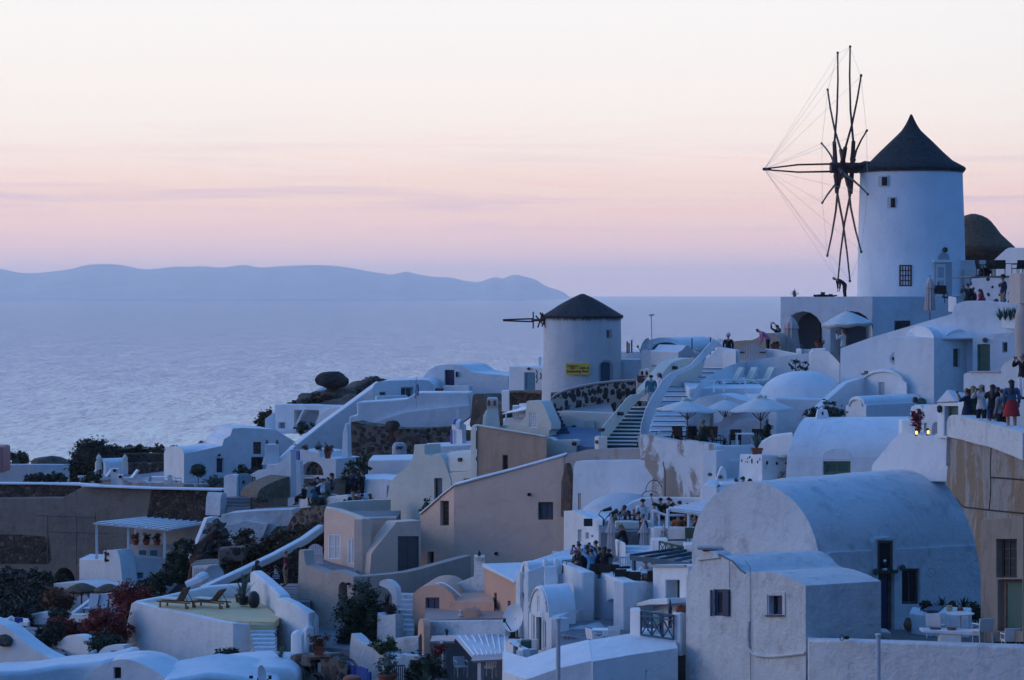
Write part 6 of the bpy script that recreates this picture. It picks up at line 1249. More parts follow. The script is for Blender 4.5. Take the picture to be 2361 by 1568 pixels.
w = MB(); blk(w, [(1440,1168,116.5),(1460,1156,116.5),(1487,1147.5,116.3),(1550,1147,116),(1620,1148,115)], 1240, (0,.5,0))
blk(w, [(1495,1217,110.5),(1508.5,1217,110)], 1300, (0,.6,0)); blk(w, [(1508,1215,110),(1560,1216,109.5),(1622,1217,108.5)], 1300, (0,.5,0))
blk(w, [(1420,1244,109),(1432,1249,108),(1443,1254,107.3)], 1320, (0,.7,0)); blk(w, [(1502,1243,107),(1541,1242,106.3)], 1310, (0,.7,0)); part(t, 'wall', w, WHITE, .07)
w = MB(); blk(w, [(1385,1228,111),(1500,1224,111),(1625,1226,110)], 1300, (0,6,.25)); part(t, 'upper_floor', w, FLOORG)
w = MB(); blk(w, [(1280,1325,107.5),(1400,1338,103),(1510,1352,102)], 1400, (0,7,.3)); part(t, 'lower_floor', w, WGREY)
for k in range(3): w = MB(); blk(w, [(1443,1262+k*8,108.2-k*.5),(1503,1262+k*8,107.6-k*.5)], 1330, (0,1,0)); part(t, 'step', w, WHITE, .02)
t = T('canopy', 'pale slatted canopy on white posts over the restaurant tables', 'canopy', (1590,1255,108))
a = [P(1536.5,1173,107.5),P(1614,1183,106.5),P(1660,1184,106.5),P(1665,1166,112),P(1617,1158,112.5)]
w = MB(); w.add(a+[v-Vector((0,0,.1)) for v in a], [(0,1,2,3,4),(5,6,7,8,9)]+[(i,(i+1)%5,5+(i+1)%5,5+i) for i in range(5)]); part(t, 'roof', w, CLOTHW)
for k in range(7): w = MB(); u=(k+.5)/7; tube(w, [a[0].lerp(a[4],u)+Vector((0,0,.03)), a[1].lerp(a[2],.3).lerp(a[3],u)+Vector((0,0,.03))], .05, 4); part(t, 'slat', w, WPAINT)
for x,y0,y1,D in ((1588,1180,1256,107),(1540,1174,1217,107.4)): w = MB(); tube(w, [P(x,y1,D), P(x,y0,D)], .085, 6); part(t, 'post', w, WPAINT)
w = MB(); slab(w, PL(1616,107.5,1660,106.5), rect(1618,1183,1632,1230), .1); slab(w, PL(1616,107.4,1660,106.4), rect(1636,1183,1640,1232), .1); part(t, 'door_frame', w, WGREY)
w = MB(); slab(w, PL(1616,107.8,1680,106.8), [(1616,1240),(1616,1184),(1680,1184),(1680,1240)], .2); part(t, 'back_wall', w, CREAM)
t = T('white_house', 'white boxy chimney block with a rounded top above the canopy', 'house', (1640,1170,112))
w = MB(); blk(w, [(1616.5,1125,112.6),(1622,1117,112.5),(1640,1115.5,112.2),(1652,1119,112),(1656.5,1127,112),(1700,1124,112.5)], 1190, (.8,4,.1)); part(t, 'wall', w, WHITE, .1)
w = MB(); slab(w, PL(1640,114,1690,114), sm([(1649,1130),(1653,1105),(1660,1085),(1666,1076),(1671,1080),(1675,1095),(1677.5,1130)],4), .6); slab(w, PL(1625,115,1655,114.6), [(1620,1130),(1622,1040),(1651,1040),(1651,1130)], .8); one('white_cone_wall', 'pointed white buttress with a small round lamp beside the seated diners', 'buttress', w, WHITE, .1)
for x,y,D,l in ((1637,1094,114.4,'round lamp on the flat white wall beside the pointed buttress'),(1661,1100,113.8,'round lamp on the pointed white buttress')): w = MB(); blob(w, P(x,y,D), (.12,.1,.09), .05, 1, 2); one('wall_lamp', l, 'lamp', w, SLATE)
w = MB(); slab(w, PL(1670,116,1830,115), [(1665,1140),(1668,1062),(1700,1058),(1725,1063),(1745,1078),(1830,1078),(1830,1140)], 1); blk(w, [(1660,1114,112.5),(1830,1113,111)], 1140, (0,3,0)); one('white_wall', 'white wall and ledge behind the diners by the big barrel vault', 'wall', w, WHITE, .1)
t = T('railing', 'slanting pale railing between the tables and the canopy', 'railing', (1520,1215,110.5))
w = MB(); tube(w, [P(1503,1176,111), P(1536,1188,110), P(1580,1188,109.8)], .06, 6); part(t, 'handrail', w, WGREY)
for x,y in ((1505,1177),(1520,1182),(1536,1188)): w = MB(); tube(w, [P(x,y,110.5), P(x,1217,110.5)], .05, 6); part(t, 'post', w, WPAINT)
t = T('railing', 'pale green wooden railing with crossed bars below the canopy post', 'railing', (1550,1275,106))
w = MB(); a,b_ = P(1520,1249,105.8), P(1578,1262,105); tube(w, [a,b_], .05, 6); part(t, 'handrail', w, GREEN)
w = MB(); tube(w, [a-Vector((0,0,.5)),b_-Vector((0,0,.4))], .04, 6); part(t, 'lower_rail', w, GREEN)
for k in range(5):
    w = MB(); p = a.lerp(b_,k/4); tube(w, [p,p-Vector((0,0,.5))], .03, 5)
    if k < 4: q = a.lerp(b_,(k+1)/4); tube(w, [p,q-Vector((0,0,.48))], .02, 4); tube(w, [p-Vector((0,0,.5)),q], .02, 4)
    part(t, 'baluster', w, GREEN)
w = MB(); slab(w, PL(1535,107.5,1600,107), [(1540,1247),(1541,1244),(1585,1243),(1585,1247)], .1); one('green_beam', 'dull green timber rail behind the crossed railing', 'rail', w, GREEND)
chair(P(1594,1262,106.8), R(170), 'green painted chair beside the canopy post', GREEN, None, GREEN, hb=.9)
w = MB(); blk(w, [(1578,1255,104.8),(1608,1254,104.4)], 1300, (0,1,0)); blk(w, [(1606,1240,104),(1612,1234,104),(1640,1234,103.5)], 1290, (0,1,0)); one('white_wall', 'white block under the canopy post next to the pergola', 'wall', w, WHITE, .1)
G = 'folded parasols of the restaurant terrace'
closed_umbrella(1409,1188,1298,1303,108.5,'folded beige parasol at the left by the two reading lamps',CLOTHP,G,.17,WPAINT,True)
closed_umbrella(1484.5,1200,1279,1285,108.8,'folded beige parasol in the middle of the restaurant steps',CLOTHP,G,.17,WPAINT,True)
closed_umbrella(1530,1213,1243,1246,107.6,'short folded beige parasol right of the restaurant steps',CLOTHP,G,.15,WPAINT,True)
for i,(pts_,l) in enumerate(((((1392,1212),(1391,1196),(1380,1186),(1386,1178),(1395,1176)),'jointed black desk style lamp pointing left over the restaurant'),(((1392,1213),(1393,1200),(1402,1190),(1409,1185)),'jointed black desk style lamp reaching right over the restaurant'))):
    t = T('spot_lamp', l, 'lamp', P(1392,1215,111.5)); w = MB(); q = [P(x,y,111.5) for x,y in pts_]; tube(w, q, .03, 5); part(t, 'arm', w, BLACK)
    w = MB(); d = Vector((1,0,.25 if i==0 else .5)).normalized(); tube(w, [q[-1]-d*.1, q[-1]+d*.32], .06, 8, .1); part(t, 'lamp_head', w, BLACK)
# dining tables and chairs
t = simple_table(P(1460,1240,112.2), 'restaurant table with a cream cloth and many glasses', 1.6, .9, .76, WPAINT)
w = MB(); p = P(1460,1240,112.2)+Vector((0,0,.77)); box(w, p+Vector((0,0,-.15)), (1.7,1.0,.33)); one('tablecloth', 'cream tablecloth hanging over the restaurant table', 'tablecloth', w, CUSH, .03)
for i in range(7):
    w = MB(); q = p+Vector((-.7+i*.22, -.25+.3*(i%2), .02)); lathe(w, q, [(.04,0),(.01,.01),(.01,.09),(.05,.12),(.05,.22),(.04,.22)], 8); one('glass', 'clear wine glass on the cream tablecloth', 'glass', w, WGREY, group='wine glasses on the cream tablecloth')
G = 'dark brown wicker chairs on the lower terrace'
for x,y,D,r,l in ((1311,1325,106.8,-70,'tall wicker chair at the left end of the lower terrace'),(1373,1341,104.2,180,'wicker chair behind the woman in light blue'),(1395,1343,104.1,170,'wicker chair at the angle of the lower terrace wall'),(1420,1342,104.6,160,'wicker chair left of the clear white chair'),(1429,1354,102.6,185,'wicker chair in the middle of the lower terrace'),(1449,1350,103.6,30,'wicker chair left of the man in a white shirt'),(1463,1360,102,180,'wicker chair beside the teal pergola post'),(1499,1358,101.8,200,'wicker chair at the white house corner')):
    chair(P(x,y+3,D), R(r), l, WICKER, G, WICKER, hb=.86, wd=.5)
simple_table(P(1440,1352,103.4), 'small white table among the wicker chairs', .7, .7, .72, WPAINT)
simple_table(P(1478,1357,102.4), 'white table in front of the man in the white shirt', .8, .7, .72, WPAINT)
chair(P(1441,1328,106), R(180), 'white slatted chair behind the wicker chairs', WPAINT, None, WPAINT, solid=False)
# ---- lower terrace front walls and vaulted rooms
t = T('terrace_wall', 'folded white retaining wall of the lower terrace with a big shadowed arch', 'wall', (1400,1470,103))
w = MB(); f1,f2,f3,f4 = PL(1278,108.5,1344,103.2),PL(1343.8,103.2,1382,104.2),PL(1381.5,104.2,1438.5,100.4),PL(1438,100.4,1510,101.8)
slab(w, f1, [(1272,1440),(1278.5,1292),(1344,1319),(1344,1440)], .5); slab(w, f2, [(1344,1440),(1344,1319),(1382,1318.5),(1382,1440)], .5)
fac(w, t, f3, [(1382,1500),(1382,1318.5),(1438.3,1342),(1438.3,1500)], .6, [('niche',1385,1381,1437,1496,None,None,{'a':58,'rec':.55})]); slab(w, f4, [(1438.3,1500),(1438.3,1342),(1510,1341),(1510,1500)], .6); part(t, 'wall', w, WHITE, .05)
w = MB(); a = arc(1410,1440,27,60,180,0,14); slab(w, f3, a+[(1437,1500),(1383,1500)], .05, off=-.4) if 0 else box(w, f3.at(1327+20,1295,.5) if 0 else P(1301,1313,106.8), (.18,.15,.3)); part(t, 'wall_lamp', w, BLACK)
t = T('white_house', 'narrow white vaulted room with a dark arched fanlight and sloping roof', 'house', (1210,1470,107))
g = PL(1200,108.5,1219,106.3)
w = MB(); fac(w, t, g, [(1198,1480),(1200,1312)]+arc(1209,1312,9.3,18,175,0,10)+[(1218.5,1480)], .2, [('w',1203.6,1302,1215,1335,SLATE,None,{'a':14,'rec':.2}),('w',1209,1352,1213.5,1391,SLATE,WPAINT,{'rec':.12})], vec=Vector((.86,.51,0))*6+Vector((0,0,.25)))
slab(w, PL(1190,108,1201,107.6), rect(1189,1320,1199,1470), .2); part(t, 'wall', w, WHITE, .08)
w = MB(); a = [P(1209,1294,107.6),P(1316,1261,113.5),P(1372,1244,116),P(1376,1262,113),P(1330,1310,108),P(1219,1315,106.6)]; w.add(a+[v-Vector((0,0,1.2)) for v in a], [(0,1,2,3,4,5),(6,7,8,9,10,11)]+[(i,(i+1)%6,6+(i+1)%6,6+i) for i in range(6)]); part(t, 'roof', w, WHITE, .15)
w = MB(); slab(w, PL(1217,106.2,1260,106.8), [(1217.5,1480),(1217.5,1318),(1262,1300),(1262,1480)], .3, off=.02); part(t, 'side_wall', w, WHITE, .04)
pot_chimney(1256,1284,1352,1306,104.6,'square white chimney between the vaulted rooms',flare=1.0,pm=WPAINT)
t = T('white_house', 'white barrel vaulted room with tall narrow windows and moulded gable', 'house', (1250,1500,102))
g = PL(1220,104.2,1265,100.6)
w = MB(); fac(w, t, g, [(1219,1510),(1220,1408)]+arc(1242.5,1412,22.3,62,176,3,14)+[(1265,1415),(1266,1510)], .2, [('w',1238.5,1374,1244.5,1411,SLATE,WPAINT,{'rec':.12}),('w',1225,1416.5,1233,1479,SLATE,WPAINT,{'rec':.12}),('d',1236,1423,1248.5,1500,GREEND,SLATE,{'rec':.2}),('w',1251.5,1431,1259,1494,SLATE,WPAINT,{'rec':.12})], vec=(1.15,.8,0))
part(t, 'wall', w, WHITE, .05)
w = MB(); tube(w, [g.at(x,y,.05) for x,y in arc(1242.5,1412,20,56,180,0,14)], .05, 5); part(t, 'arch_moulding', w, WHITE)
g2 = PL(1265,100.6,1292,99.6)
w = MB(); fac(w, t, g2, [(1265,1520),(1265,1425),(1275,1421),(1292,1427),(1292,1520)], .4, [('d',1272,1441,1282.5,1515,SLATE,None,{'a':14,'rec':.2})]); slab(w, PL(1290,99.8,1345,103.3), sm([(1288,1520),(1288,1430),(1300,1418),(1318,1410),(1344,1406)],3)+[(1346,1520)], .3); a = [P(1265,1426,100.8),P(1290,1428,99.8),P(1344,1407,103.2),P(1340,1395,106),P(1280,1400,105)]; w.add(a, [(0,1,2,3,4)]); part(t, 'side_room', w, WHITE, 0)
t = T('awning', 'pale grey sagging canvas awning over the sunken courtyard', 'awning', (1360,1475,100))
rows = []
for i in range(9):
    u = i/8
    for j in range(5):
        v = j/4; p = P(1291+(1384-1291)*u,1453-18*u,99.8+1.8*u).lerp(P(1300+(1432-1300)*u,1465+12*math.sin(u*3.14)-8*u,97.8+1*u),v); rows.append(p+Vector((0,0,-.12*math.sin(v*3.14)+.02*math.sin(i*2.1))))
w = MB(); w.add(rows, [(i*5+j,i*5+j+1,i*5+j+6,i*5+j+5) for i in range(8) for j in range(4)]); o = part(t, 'canvas', w, WGREY); o.modifiers.new('thick','SOLIDIFY').thickness = .03
w = MB()
for k in range(40): u = k/39; p = P(1300+(1432-1300)*u,1465+12*math.sin(u*3.14)-8*u,97.78+1*u); w.add([p,p+Vector((.04,0,0)),p+Vector((.02,-.01,-.1-.05*(k%3)))], [(0,1,2)])
part(t, 'fringe', w, WGREY)
G='white courtyard chairs'
chair(P(1412,1490,96.5), R(190), 'white curved chair half hidden by the foreground roof', WPAINT, G, WPAINT); chair(P(1372,1497,96.3), R(120), 'white chair under the canvas awning', WPAINT, G, WPAINT)
simple_table(P(1392,1492,96.5), 'white courtyard table beside the awning', .9, .7, .72, WPAINT)
w = MB(); blk(w, [(1285,1500,95.5),(1450,1490,97)], 1530, (0,6,.3)); tag(w.build('courtyard_floor', FLOORG), None, None, kind='structure')
# ---- foreground white roof, balcony and poles
t = T('white_house', 'foreground white house with a long gently curved flat roof', 'house', (1360,1600,92))
w = MB(); blk(w, [(1158,1556,95.5),(1161,1548,95.3),(1215,1566,92),(1290,1540,91.5),(1365,1523,91.2),(1366,1525,91.1),(1460,1509,91.6),(1563,1494,92)], 1640, (0,3.6,.28)); part(t, 'wall', w, WHITE, .12)
w = MB(); tube(w, [P(1563,1497,91.8), P(1555,1515,91.4), P(1530,1533,91.2), P(1505,1547,91), P(1490,1545,91), P(1487,1580,91)], .02, 5); part(t, 'loose_cable', w, WGREY)
t = T('metal_pole', 'tall pale metal pole standing before the vaulted rooms', 'pole', (1287,1620,90)); w = MB(); tube(w, [P(1287,1620,90), P(1287,1427,90)], .085, 8); part(t, 'pole', w, WGREY); w = MB(); lathe(w, P(1287,1427,90), [(.12,-.05),(.13,0),(.1,.03)], 8); part(t, 'cap', w, WGREY)
t = T('metal_pole', 'pale metal pole in front of the right hand parapet', 'pole', (2025,1620,79)); w = MB(); tube(w, [P(2025,1620,79), P(2025,1463,79)], .075, 8); part(t, 'pole', w, WGREY); w = MB(); lathe(w, P(2025,1463,79), [(.1,-.05),(.11,0),(.08,.03)], 8); part(t, 'cap', w, WGREY)
t = T('white_house', 'small white balcony box with a green slatted rail at the lower middle', 'house', (1200,1540,98))
w = MB(); fac(w, t, PL(1164,100,1207,96.8), [(1164,1580),(1165,1477),(1174,1476),(1182,1487),(1205,1497),(1207,1580)], .3, [('w',1183,1488,1194.5,1530,GREEND,GREEN,{'rec':.15,'bars':(2,1)})]); slab(w, PL(1206,96.8,1240,98.5), [(1206.5,1580),(1206.5,1500),(1240,1496),(1240,1580)], .3); slab(w, PL(1165,101.5,1240,101), rect(1166,1475,1236,1530), .3); part(t, 'wall', w, WHITE, .05)
w = MB(); box(w, P(1213,1489,99.5), (.45,.4,.5)); part(t, 'green_chair', w, GREEN, .06)
t = T('balcony', 'white balcony with a dark teal crossed railing and cafe furniture', 'balcony', (1520,1480,94))
w = MB(); blk(w, [(1454.5,1405,95),(1478,1404,94.5)], 1500, (0,.6,0)); blk(w, [(1477,1470,94.5),(1554,1477,93.2)], 1510, (0,3,0)); blk(w, [(1553,1415,93.2),(1570,1413,93),(1583,1413,93.4)], 1510, (0,.5,0)); part(t, 'wall', w, WHITE, .06)
a,b_ = P(1478,1409,94.4), P(1553,1419,93.1); h = Vector((0,0,.92))
w = MB(); tube(w, [a,b_], .045, 6); part(t, 'top_rail', w, TEALD); w = MB(); tube(w, [a-h,b_-h], .045, 6); part(t, 'bottom_rail', w, TEALD); w = MB(); tube(w, [a-h*.2,b_-h*.2], .03, 6); part(t, 'middle_rail', w, TEALD)
for k in range(4):
    p = a.lerp(b_,k/3); w = MB(); tube(w, [p,p-h], .045, 6); part(t, 'baluster', w, TEALD)
    if k < 3: q = a.lerp(b_,(k+1)/3); w = MB(); tube(w, [p-h*.2,q-h], .03, 5); tube(w, [p-h,q-h*.2], .03, 5); part(t, 'cross_bars', w, TEALD)
chair(P(1510,1462,95.5), R(200), 'director chair with pale canvas back on the balcony', TEAK, None, CUSH, hb=.95)
simple_table(P(1540,1462,95), 'small dark blue balcony table', .7,.7,.74,NAVY)
t = T('parasol_stand', 'thick dark blue post standing on the balcony', 'post', (1545,1460,95.6)); w = MB(); lathe(w, P(1545,1460,95.6), [(.08,0),(.07,.8),(.09,1.0),(.05,1.1),(.03,1.3),(.005,1.4)], 10); part(t, 'post', w, NAVY)
for i,(x,l) in enumerate(((1566,'orange clay pot on the balcony pillar, left'),(1575,'orange clay jug on the balcony pillar, right'))): w = MB(); lathe(w, P(x,1413,93.4), [(.1,0),(.16,.12),(.12,.26),(.14,.3)], 12); one('clay_pot', l, 'pot', w, TERRA)
t = T('white_house', 'white house block with a green window behind the balcony', 'house', (1545,1400,99))
g = PL(1504,101.2,1586,97.8)
w = MB(); fac(w, t, g, [(1504.5,1480),(1504.5,1302),(1586,1304),(1590,1480)], 3, [('w',1534,1337.5,1566,1384,GREEND,GREEN,{'rec':.5,'bars':(2,2),'shift':5})]); part(t, 'wall', w, WHITE, .06)
w = MB(); slab(w, g, [(1504,1398),(1504,1392),(1520,1386),(1545,1379),(1584,1377),(1586,1391),(1545,1393)], .9, off=.9); part(t, 'curved_ledge', w, WHITE, .06)
w = MB(); slab(w, g, rect(1506,1302,1584,1307), .1, off=.12); part(t, 'cornice', w, GREYW)
t = T('pergola', 'dark teal timber pergola frame over the lower terrace', 'pergola', (1520,1403,103))
A,B,A2 = P(1453.5,1286,103.2), P(1592,1303,100.4), P(1592,1267,106.6); B2 = B+(A2-A)*.62
def beam(p,q,wd=.09,hd=.2):
    w = MB(); d = (q-p).normalized(); s = Vector((-d.y,d.x,0)).normalized()*wd/2; u = Vector((0,0,hd/2)); w.add([p-s-u,p+s-u,p+s+u,p-s+u,q-s-u,q+s-u,q+s+u,q-s+u],[(0,1,2,3),(4,5,6,7),(0,1,5,4),(1,2,6,5),(2,3,7,6),(3,0,4,7)]); return w
part(t, 'beam', beam(A,B), TEALD); part(t, 'beam', beam(A+(A2-A)*.55,B2), TEALD)
for k in range(5): p = A.lerp(B,k/4); part(t, 'rafter', beam(p+Vector((0,0,.1)), p+(A2-A)*(1.0+.12*(k>0)*(k<3))+Vector((0,0,.1+.08*k)), .09, .12), TEALD)
for p,y1,D in ((A+Vector((.15,0,0)),1404,103),(B-Vector((.1,0,0)),1330,100.4)): q = Vector((p.x,p.y,Z(y1,D))); w = MB(); tube(w, [q,p], .085, 4); part(t, 'post', w, TEALD)
w = MB(); tube(w, [P(1655,1277,106), P(1700,1280,104)], .1, 4); tube(w, [P(1660,1272,107), P(1680,1274,106)], .1, 4); part(t, 'stray_beam', w, TEALD)
# ---- the big barrel vault
A = P(1888,1300,92.5); axd = Vector((.73,.684,0)).normalized(); ud = Vector((-axd.y,axd.x,0)); r = 3.3; L = 10.5
t = T('vaulted_house', 'huge weathered white barrel vault with brown framed doors in its side wall', 'house', Vector((A.x+4,A.y+4,Z(1455,93))))
c = A+ud*r; n = 28; prof = [(-r+.6,-3.4)]+[(-r*math.cos(math.pi*i/n), r*math.sin(math.pi*i/n)*.9) for i in range(n+1)]+[(r,-3.4)]
w = MB(); m = len(prof); fr = [c+ud*q+Vector((0,0,z)) for q,z in prof]; K = 12; vs = []
for k in range(K+1):
    for j,(q,z) in enumerate(prof):
        wob = .07*noise.noise(Vector((q*.8+5,z*.8,k*.9))) if 1 < j < m-2 and k > 0 else 0
        vs.append(c+ud*q*(1+wob*.35)+Vector((0,0,z+wob))+axd*(L*k/K))
w.add(vs, [(k*m+j,k*m+j+1,(k+1)*m+j+1,(k+1)*m+j) for k in range(K) for j in range(m-1)]+[tuple(range(m)),tuple(K*m+j for j in range(m))]+[(0,m,2*m,3*m,4*m,5*m,6*m,7*m,8*m,9*m,10*m,11*m,12*m,12*m+m-1)+tuple(k*m+m-1 for k in range(11,-1,-1))])
part(t, 'vault', w, WHITE_OLD, 0, ang=42)
g = PL(1888,92.5,2267,99.7)
w = MB(); fac(w, t, g, [(1886,1485),(1889,1285),(1912,1272),(2268,1254),(2268,1485)], .5, [('d',2021,1322,2057,1462,NAVY,OLDWOOD,{'rec':.25,'fw':.14}),('w',2075,1310.5,2116,1393,DARK,OLDWOOD,{'rec':.2,'bars':(2,1),'fw':.1})], off=.12); fac(w, t, g, [(2005,1320),(2006,1250),(2012,1240),(2040,1236),(2058,1238),(2060,1320)], .7, [('d',2015,1246,2050,1314,DARK,OLDWOOD,{'rec':.1,'fw':.1})], off=.2); part(t, 'side_wall', w, WHITE_OLD, .1)
w = MB(); slab(w, g, rect(2008,1313,2059,1321), .2, off=.25); part(t, 'timber_lintel', w, OLDWOOD)
w = MB(); slab(w, g, [(2020,1268),(2050,1240),(2100,1228),(2150,1229),(2160,1236),(2110,1240),(2060,1262),(2045,1275)], .3, off=.25); part(t, 'plaster_ridge', w, WHITE_OLD, .12) if 0 else None
for x,y in ((2146,1181),(1944,1190)): w = MB(); blob(w, g.at(x,1250,-1.6)+Vector((0,0,(1250-y)/F*96)), (.16,.14,.12), .2, 2, 2); part(t, 'spout_stub', w, WGREY)
w = MB(); blk(w, [(1886,1305,91.6),(1893,1287,91.6),(1906,1284,91.7),(1910,1300,91.8)], 1330, (0,.6,0)); part(t, 'flue_box', w, WGREY, .06)
for i,(x,y,l) in enumerate(((2006,1316,'small green lantern left of the upper brown door'),(2068,1307,'small green lantern right of the lower brown door'))):
    w = MB(); lathe(w, g.at(x,y,.28), [(.02,-.16),(.1,-.1),(.12,.05),(.02,.12)], 10); one('lantern', l, 'lantern', w, GREEND)
t = T('oil_lantern', 'white oil lantern on the timber lintel', 'lantern', g.at(2026,1313,.3)); w = MB(); o=ORG[t.name]; lathe(w, o, [(.09,0),(.1,.05),(.05,.08)], 10); lathe(w, o+Vector((0,0,.32)), [(.05,0),(.07,.05),(.03,.1)], 10); part(t, 'frame', w, WPAINT)
w = MB(); lathe(w, o+Vector((0,0,.08)), [(.05,0),(.075,.12),(.05,.24)], 10); part(t, 'glass_globe', w, GLASS)
w = MB(); tube(w, [g.at(2139,1318,.2)+Vector((.17*math.cos(a*.5236),0,.17*math.sin(a*.5236))) for a in range(13)], .02, 4); one('wall_ring', 'pale round basket ring hung on the white side wall', 'ring', w, CREAM)
# ---- foreground house at the lower right
t = T('white_house', 'weathered foreground house of two small vaults with navy shutters', 'house', (1800,1600,88))
g1 = PL(1582,93,1720,89); axv = Vector((.9,.43,0)).normalized()
w = MB(); fac(w, t, g1, [(1580,1640),(1582,1327)]+sm([(1590,1318),(1600,1305),(1612,1290),(1628,1282),(1650,1280.5),(1670,1284),(1690,1297),(1706,1315),(1720,1323)],3)+[(1720,1640)], .3, [('w',1645,1359,1684,1420,DARK,NAVY,{'rec':.15,'bars':(2,1),'fw':.12})], vec=axv*4.3)
g2 = PL(1719,89.05,1864,85.5)
fac(w, t, g2, [(1720,1640),(1720,1330),(1728,1322)]+sm([(1740,1319),(1765,1318),(1795,1321),(1825,1331),(1848,1342),(1864,1350)],3)+[(1864,1640)], .3, [('w',1779,1373.5,1810,1417,DARK,NAVY,{'rec':.3,'bars':(2,1),'fw':.06})], vec=axv*3.2, off=.12)
part(t, 'wall', w, WHITE_OLD, .06)
w = MB(); 
for r_ in ((1771,1365.5,1777,1421),(1812,1365.5,1818,1421),(1777,1365.5,1812,1371.5)): slab(w, g2, rect(*r_), .06, off=.16)
part(t, 'window_surround', w, WHITE_OLD, .02)
w = MB(); slab(w, g2, rect(1774,1417.5,1817,1420.5), .1, off=.2); part(t, 'window_sill', w, OLDWOOD)
for x0,x1 in ((1642,1646),(1671,1684.5)): w = MB(); slab(w, g1, rect(x0,1360,x1,1420.5), .04, off=.1); part(t, 'shutter', w, NAVY)
w = MB(); slab(w, g2, rect(1794,1376,1808,1416), .04, off=.0); part(t, 'shutter', w, NAVY)
w = MB(); slab(w, g1, sm([(1612,1292),(1620,1276),(1630,1271),(1645,1270),(1656,1274),(1662,1286)],3), .6, off=.1); part(t, 'chimney', w, WHITE_OLD, .1)
w = MB(); box(w, P(1637,1263,91.5), (1.0,.7,.09)); part(t, 'chimney_slab', w, GREYROOF, .02)
for x in (1625,1635,1648): w = MB(); lathe(w, P(x,1271,91.5), [(.09,0),(.12,.08),(.07,.13)], 8); part(t, 'chimney_pot', w, TERRA)
for pts_,gg in (([(1726,1292),(1738,1307),(1738,1500),(1741,1640)],None),([(1684,1294),(1685,1355)],None)): w = MB(); tube(w, [g1.at(x,y,.05) if x<1719 else g2.at(x,y,.16) for x,y in pts_], .011, 4); part(t, 'cable', w, SLATE)
w = MB(); tube(w, [g2.at(x,y,.15) for x,y in sm([(1735,1432),(1733,1470),(1737,1497),(1752,1510),(1790,1513),(1850,1507),(1864,1505)],4)], .06, 6); part(t, 'plaster_ridge', w, WHITE_OLD)
w = MB(); c = g1.at(1655,1300,0)
for y_,gg,pts_ in ((0,g1,[(1660,1278.5),(1690,1294),(1708,1314),(1720,1322)]),): tube(w, [gg.at(x,y,.02) for x,y in pts_], .03, 5)
part(t, 'roof_edge_stain', w, SLATE)
t = T('parapet_wall', 'long plain white parapet wall across the lower right corner', 'wall', (2150,1600,82))
w = MB(); blk(w, [(1866,1476,84.8),(1950,1477,83.5),(2100,1482,82),(2240,1487,80.6),(2375,1491,79.5)], 1660, (0,.5,.03)); part(t, 'wall', w, WHITE_OLD, .08)
w = MB(); blk(w, [(1864,1470,85.3),(1960,1462,87),(2025,1456,88),(2055,1458,87.2)], 1500, (0,1.0,0)); part(t, 'ledge', w, WHITE_OLD, .06)
w = MB(); w.add([P(2030,1484,84.6),P(2420,1492,81),P(2420,1440,96),P(2050,1452,92.5)], [(0,1,2,3)]); tag(w.build('courtyard_floor', paint('dark_paving',(.13,.125,.12),.9,.25,1.5)), None, None, kind='structure')
t = T('floodlight', 'black floodlight with a coil lying on the parapet ledge', 'lamp', (1948,1476,83.4)); w = MB(); box(w, P(1951,1470,83.4), (.17,.15,.11), .2); part(t, 'housing', w, BLACK, .02)
w = MB(); q = P(1941,1470,83.4); tube(w, [q+Vector((.07*math.cos(a*.7),0,.1*math.sin(a*.7))) for a in range(10)], .015, 5); part(t, 'bracket', w, BLACK)
# courtyard furniture
t = T('stone_basin', 'white masonry bench with a teal tiled basin top by the side wall', 'basin', (2160,1456,89))
w = MB(); blk(w, [(2096,1412,90.5),(2130,1418,89.2),(2178,1412,88.3),(2236,1415,87.6)], 1462, (.4,1.7,.0)); part(t, 'bench', w, WHITE, .06)
w = MB(); a=[P(2127,1411.5,89.5),P(2163,1413,88.7),P(2178,1402,90.0),P(2145,1400,90.6)]; w.add(a+[v-Vector((0,0,.06)) for v in a], [(0,1,2,3),(4,5,6,7),(0,1,5,4),(1,2,6,5),(2,3,7,6),(3,0,4,7)]); 
for v in range(len(w.v)): w.v[v] += Vector((0,0,.08))
part(t, 'tiled_top', w, TEALD)
w = MB(); lathe(w, P(2097.5,1455,90.5), [(.12,0),(.21,.12),(.24,.26),(.18,.42),(.14,.46),(.15,.49)], 16); one('clay_jar', 'big bellied clay jar beside the lower brown door', 'jar', w, paint('ochre_clay',(.23,.13,.07),.9,.25))
for i,(x,y,m,l) in enumerate(((2189,1410,YELLOWF,'yellow pot on the white masonry bench'),(2214,1414,TERRA,'orange clay pot at the end of the masonry bench'))): w = MB(); lathe(w, P(x,y,88.6), [(.08,0),(.13,.1),(.1,.2),(.12,.22)], 12); one('clay_pot', l, 'pot', w, m)
def plastic_chair(loc, rz, label): return chair(loc, rz, label, WPAINT, 'white plastic armchairs in the courtyard', WPAINT, hb=.88, wd=.56)
plastic_chair(P(2158,1470,85.6), R(150), 'white plastic armchair left of the round white table')
plastic_chair(P(2265,1482,83.2), R(200), 'white plastic armchair in front of the long bench')
plastic_chair(P(2330,1506,81.4), R(185), 'white plastic armchair cut off by the parapet')
simple_table(P(2214,1460,86.2), 'round white plastic table between the armchairs', 1.0, 1, .72, WPAINT, round_=True)
t = T('stone_table', 'low white slab table on a thick pedestal holding two bowls', 'table', (2190,1488,83.6)); w = MB(); blk(w, [(2127,1453,84),(2258,1457,83.2)], 1459, (0,.7,0)); part(t, 'tabletop', w, WHITE, .02)
w = MB(); blk(w, [(2167,1459,83.8),(2218,1460,83.5)], 1500, (0,.5,0)); part(t, 'pedestal', w, WHITE, .04)
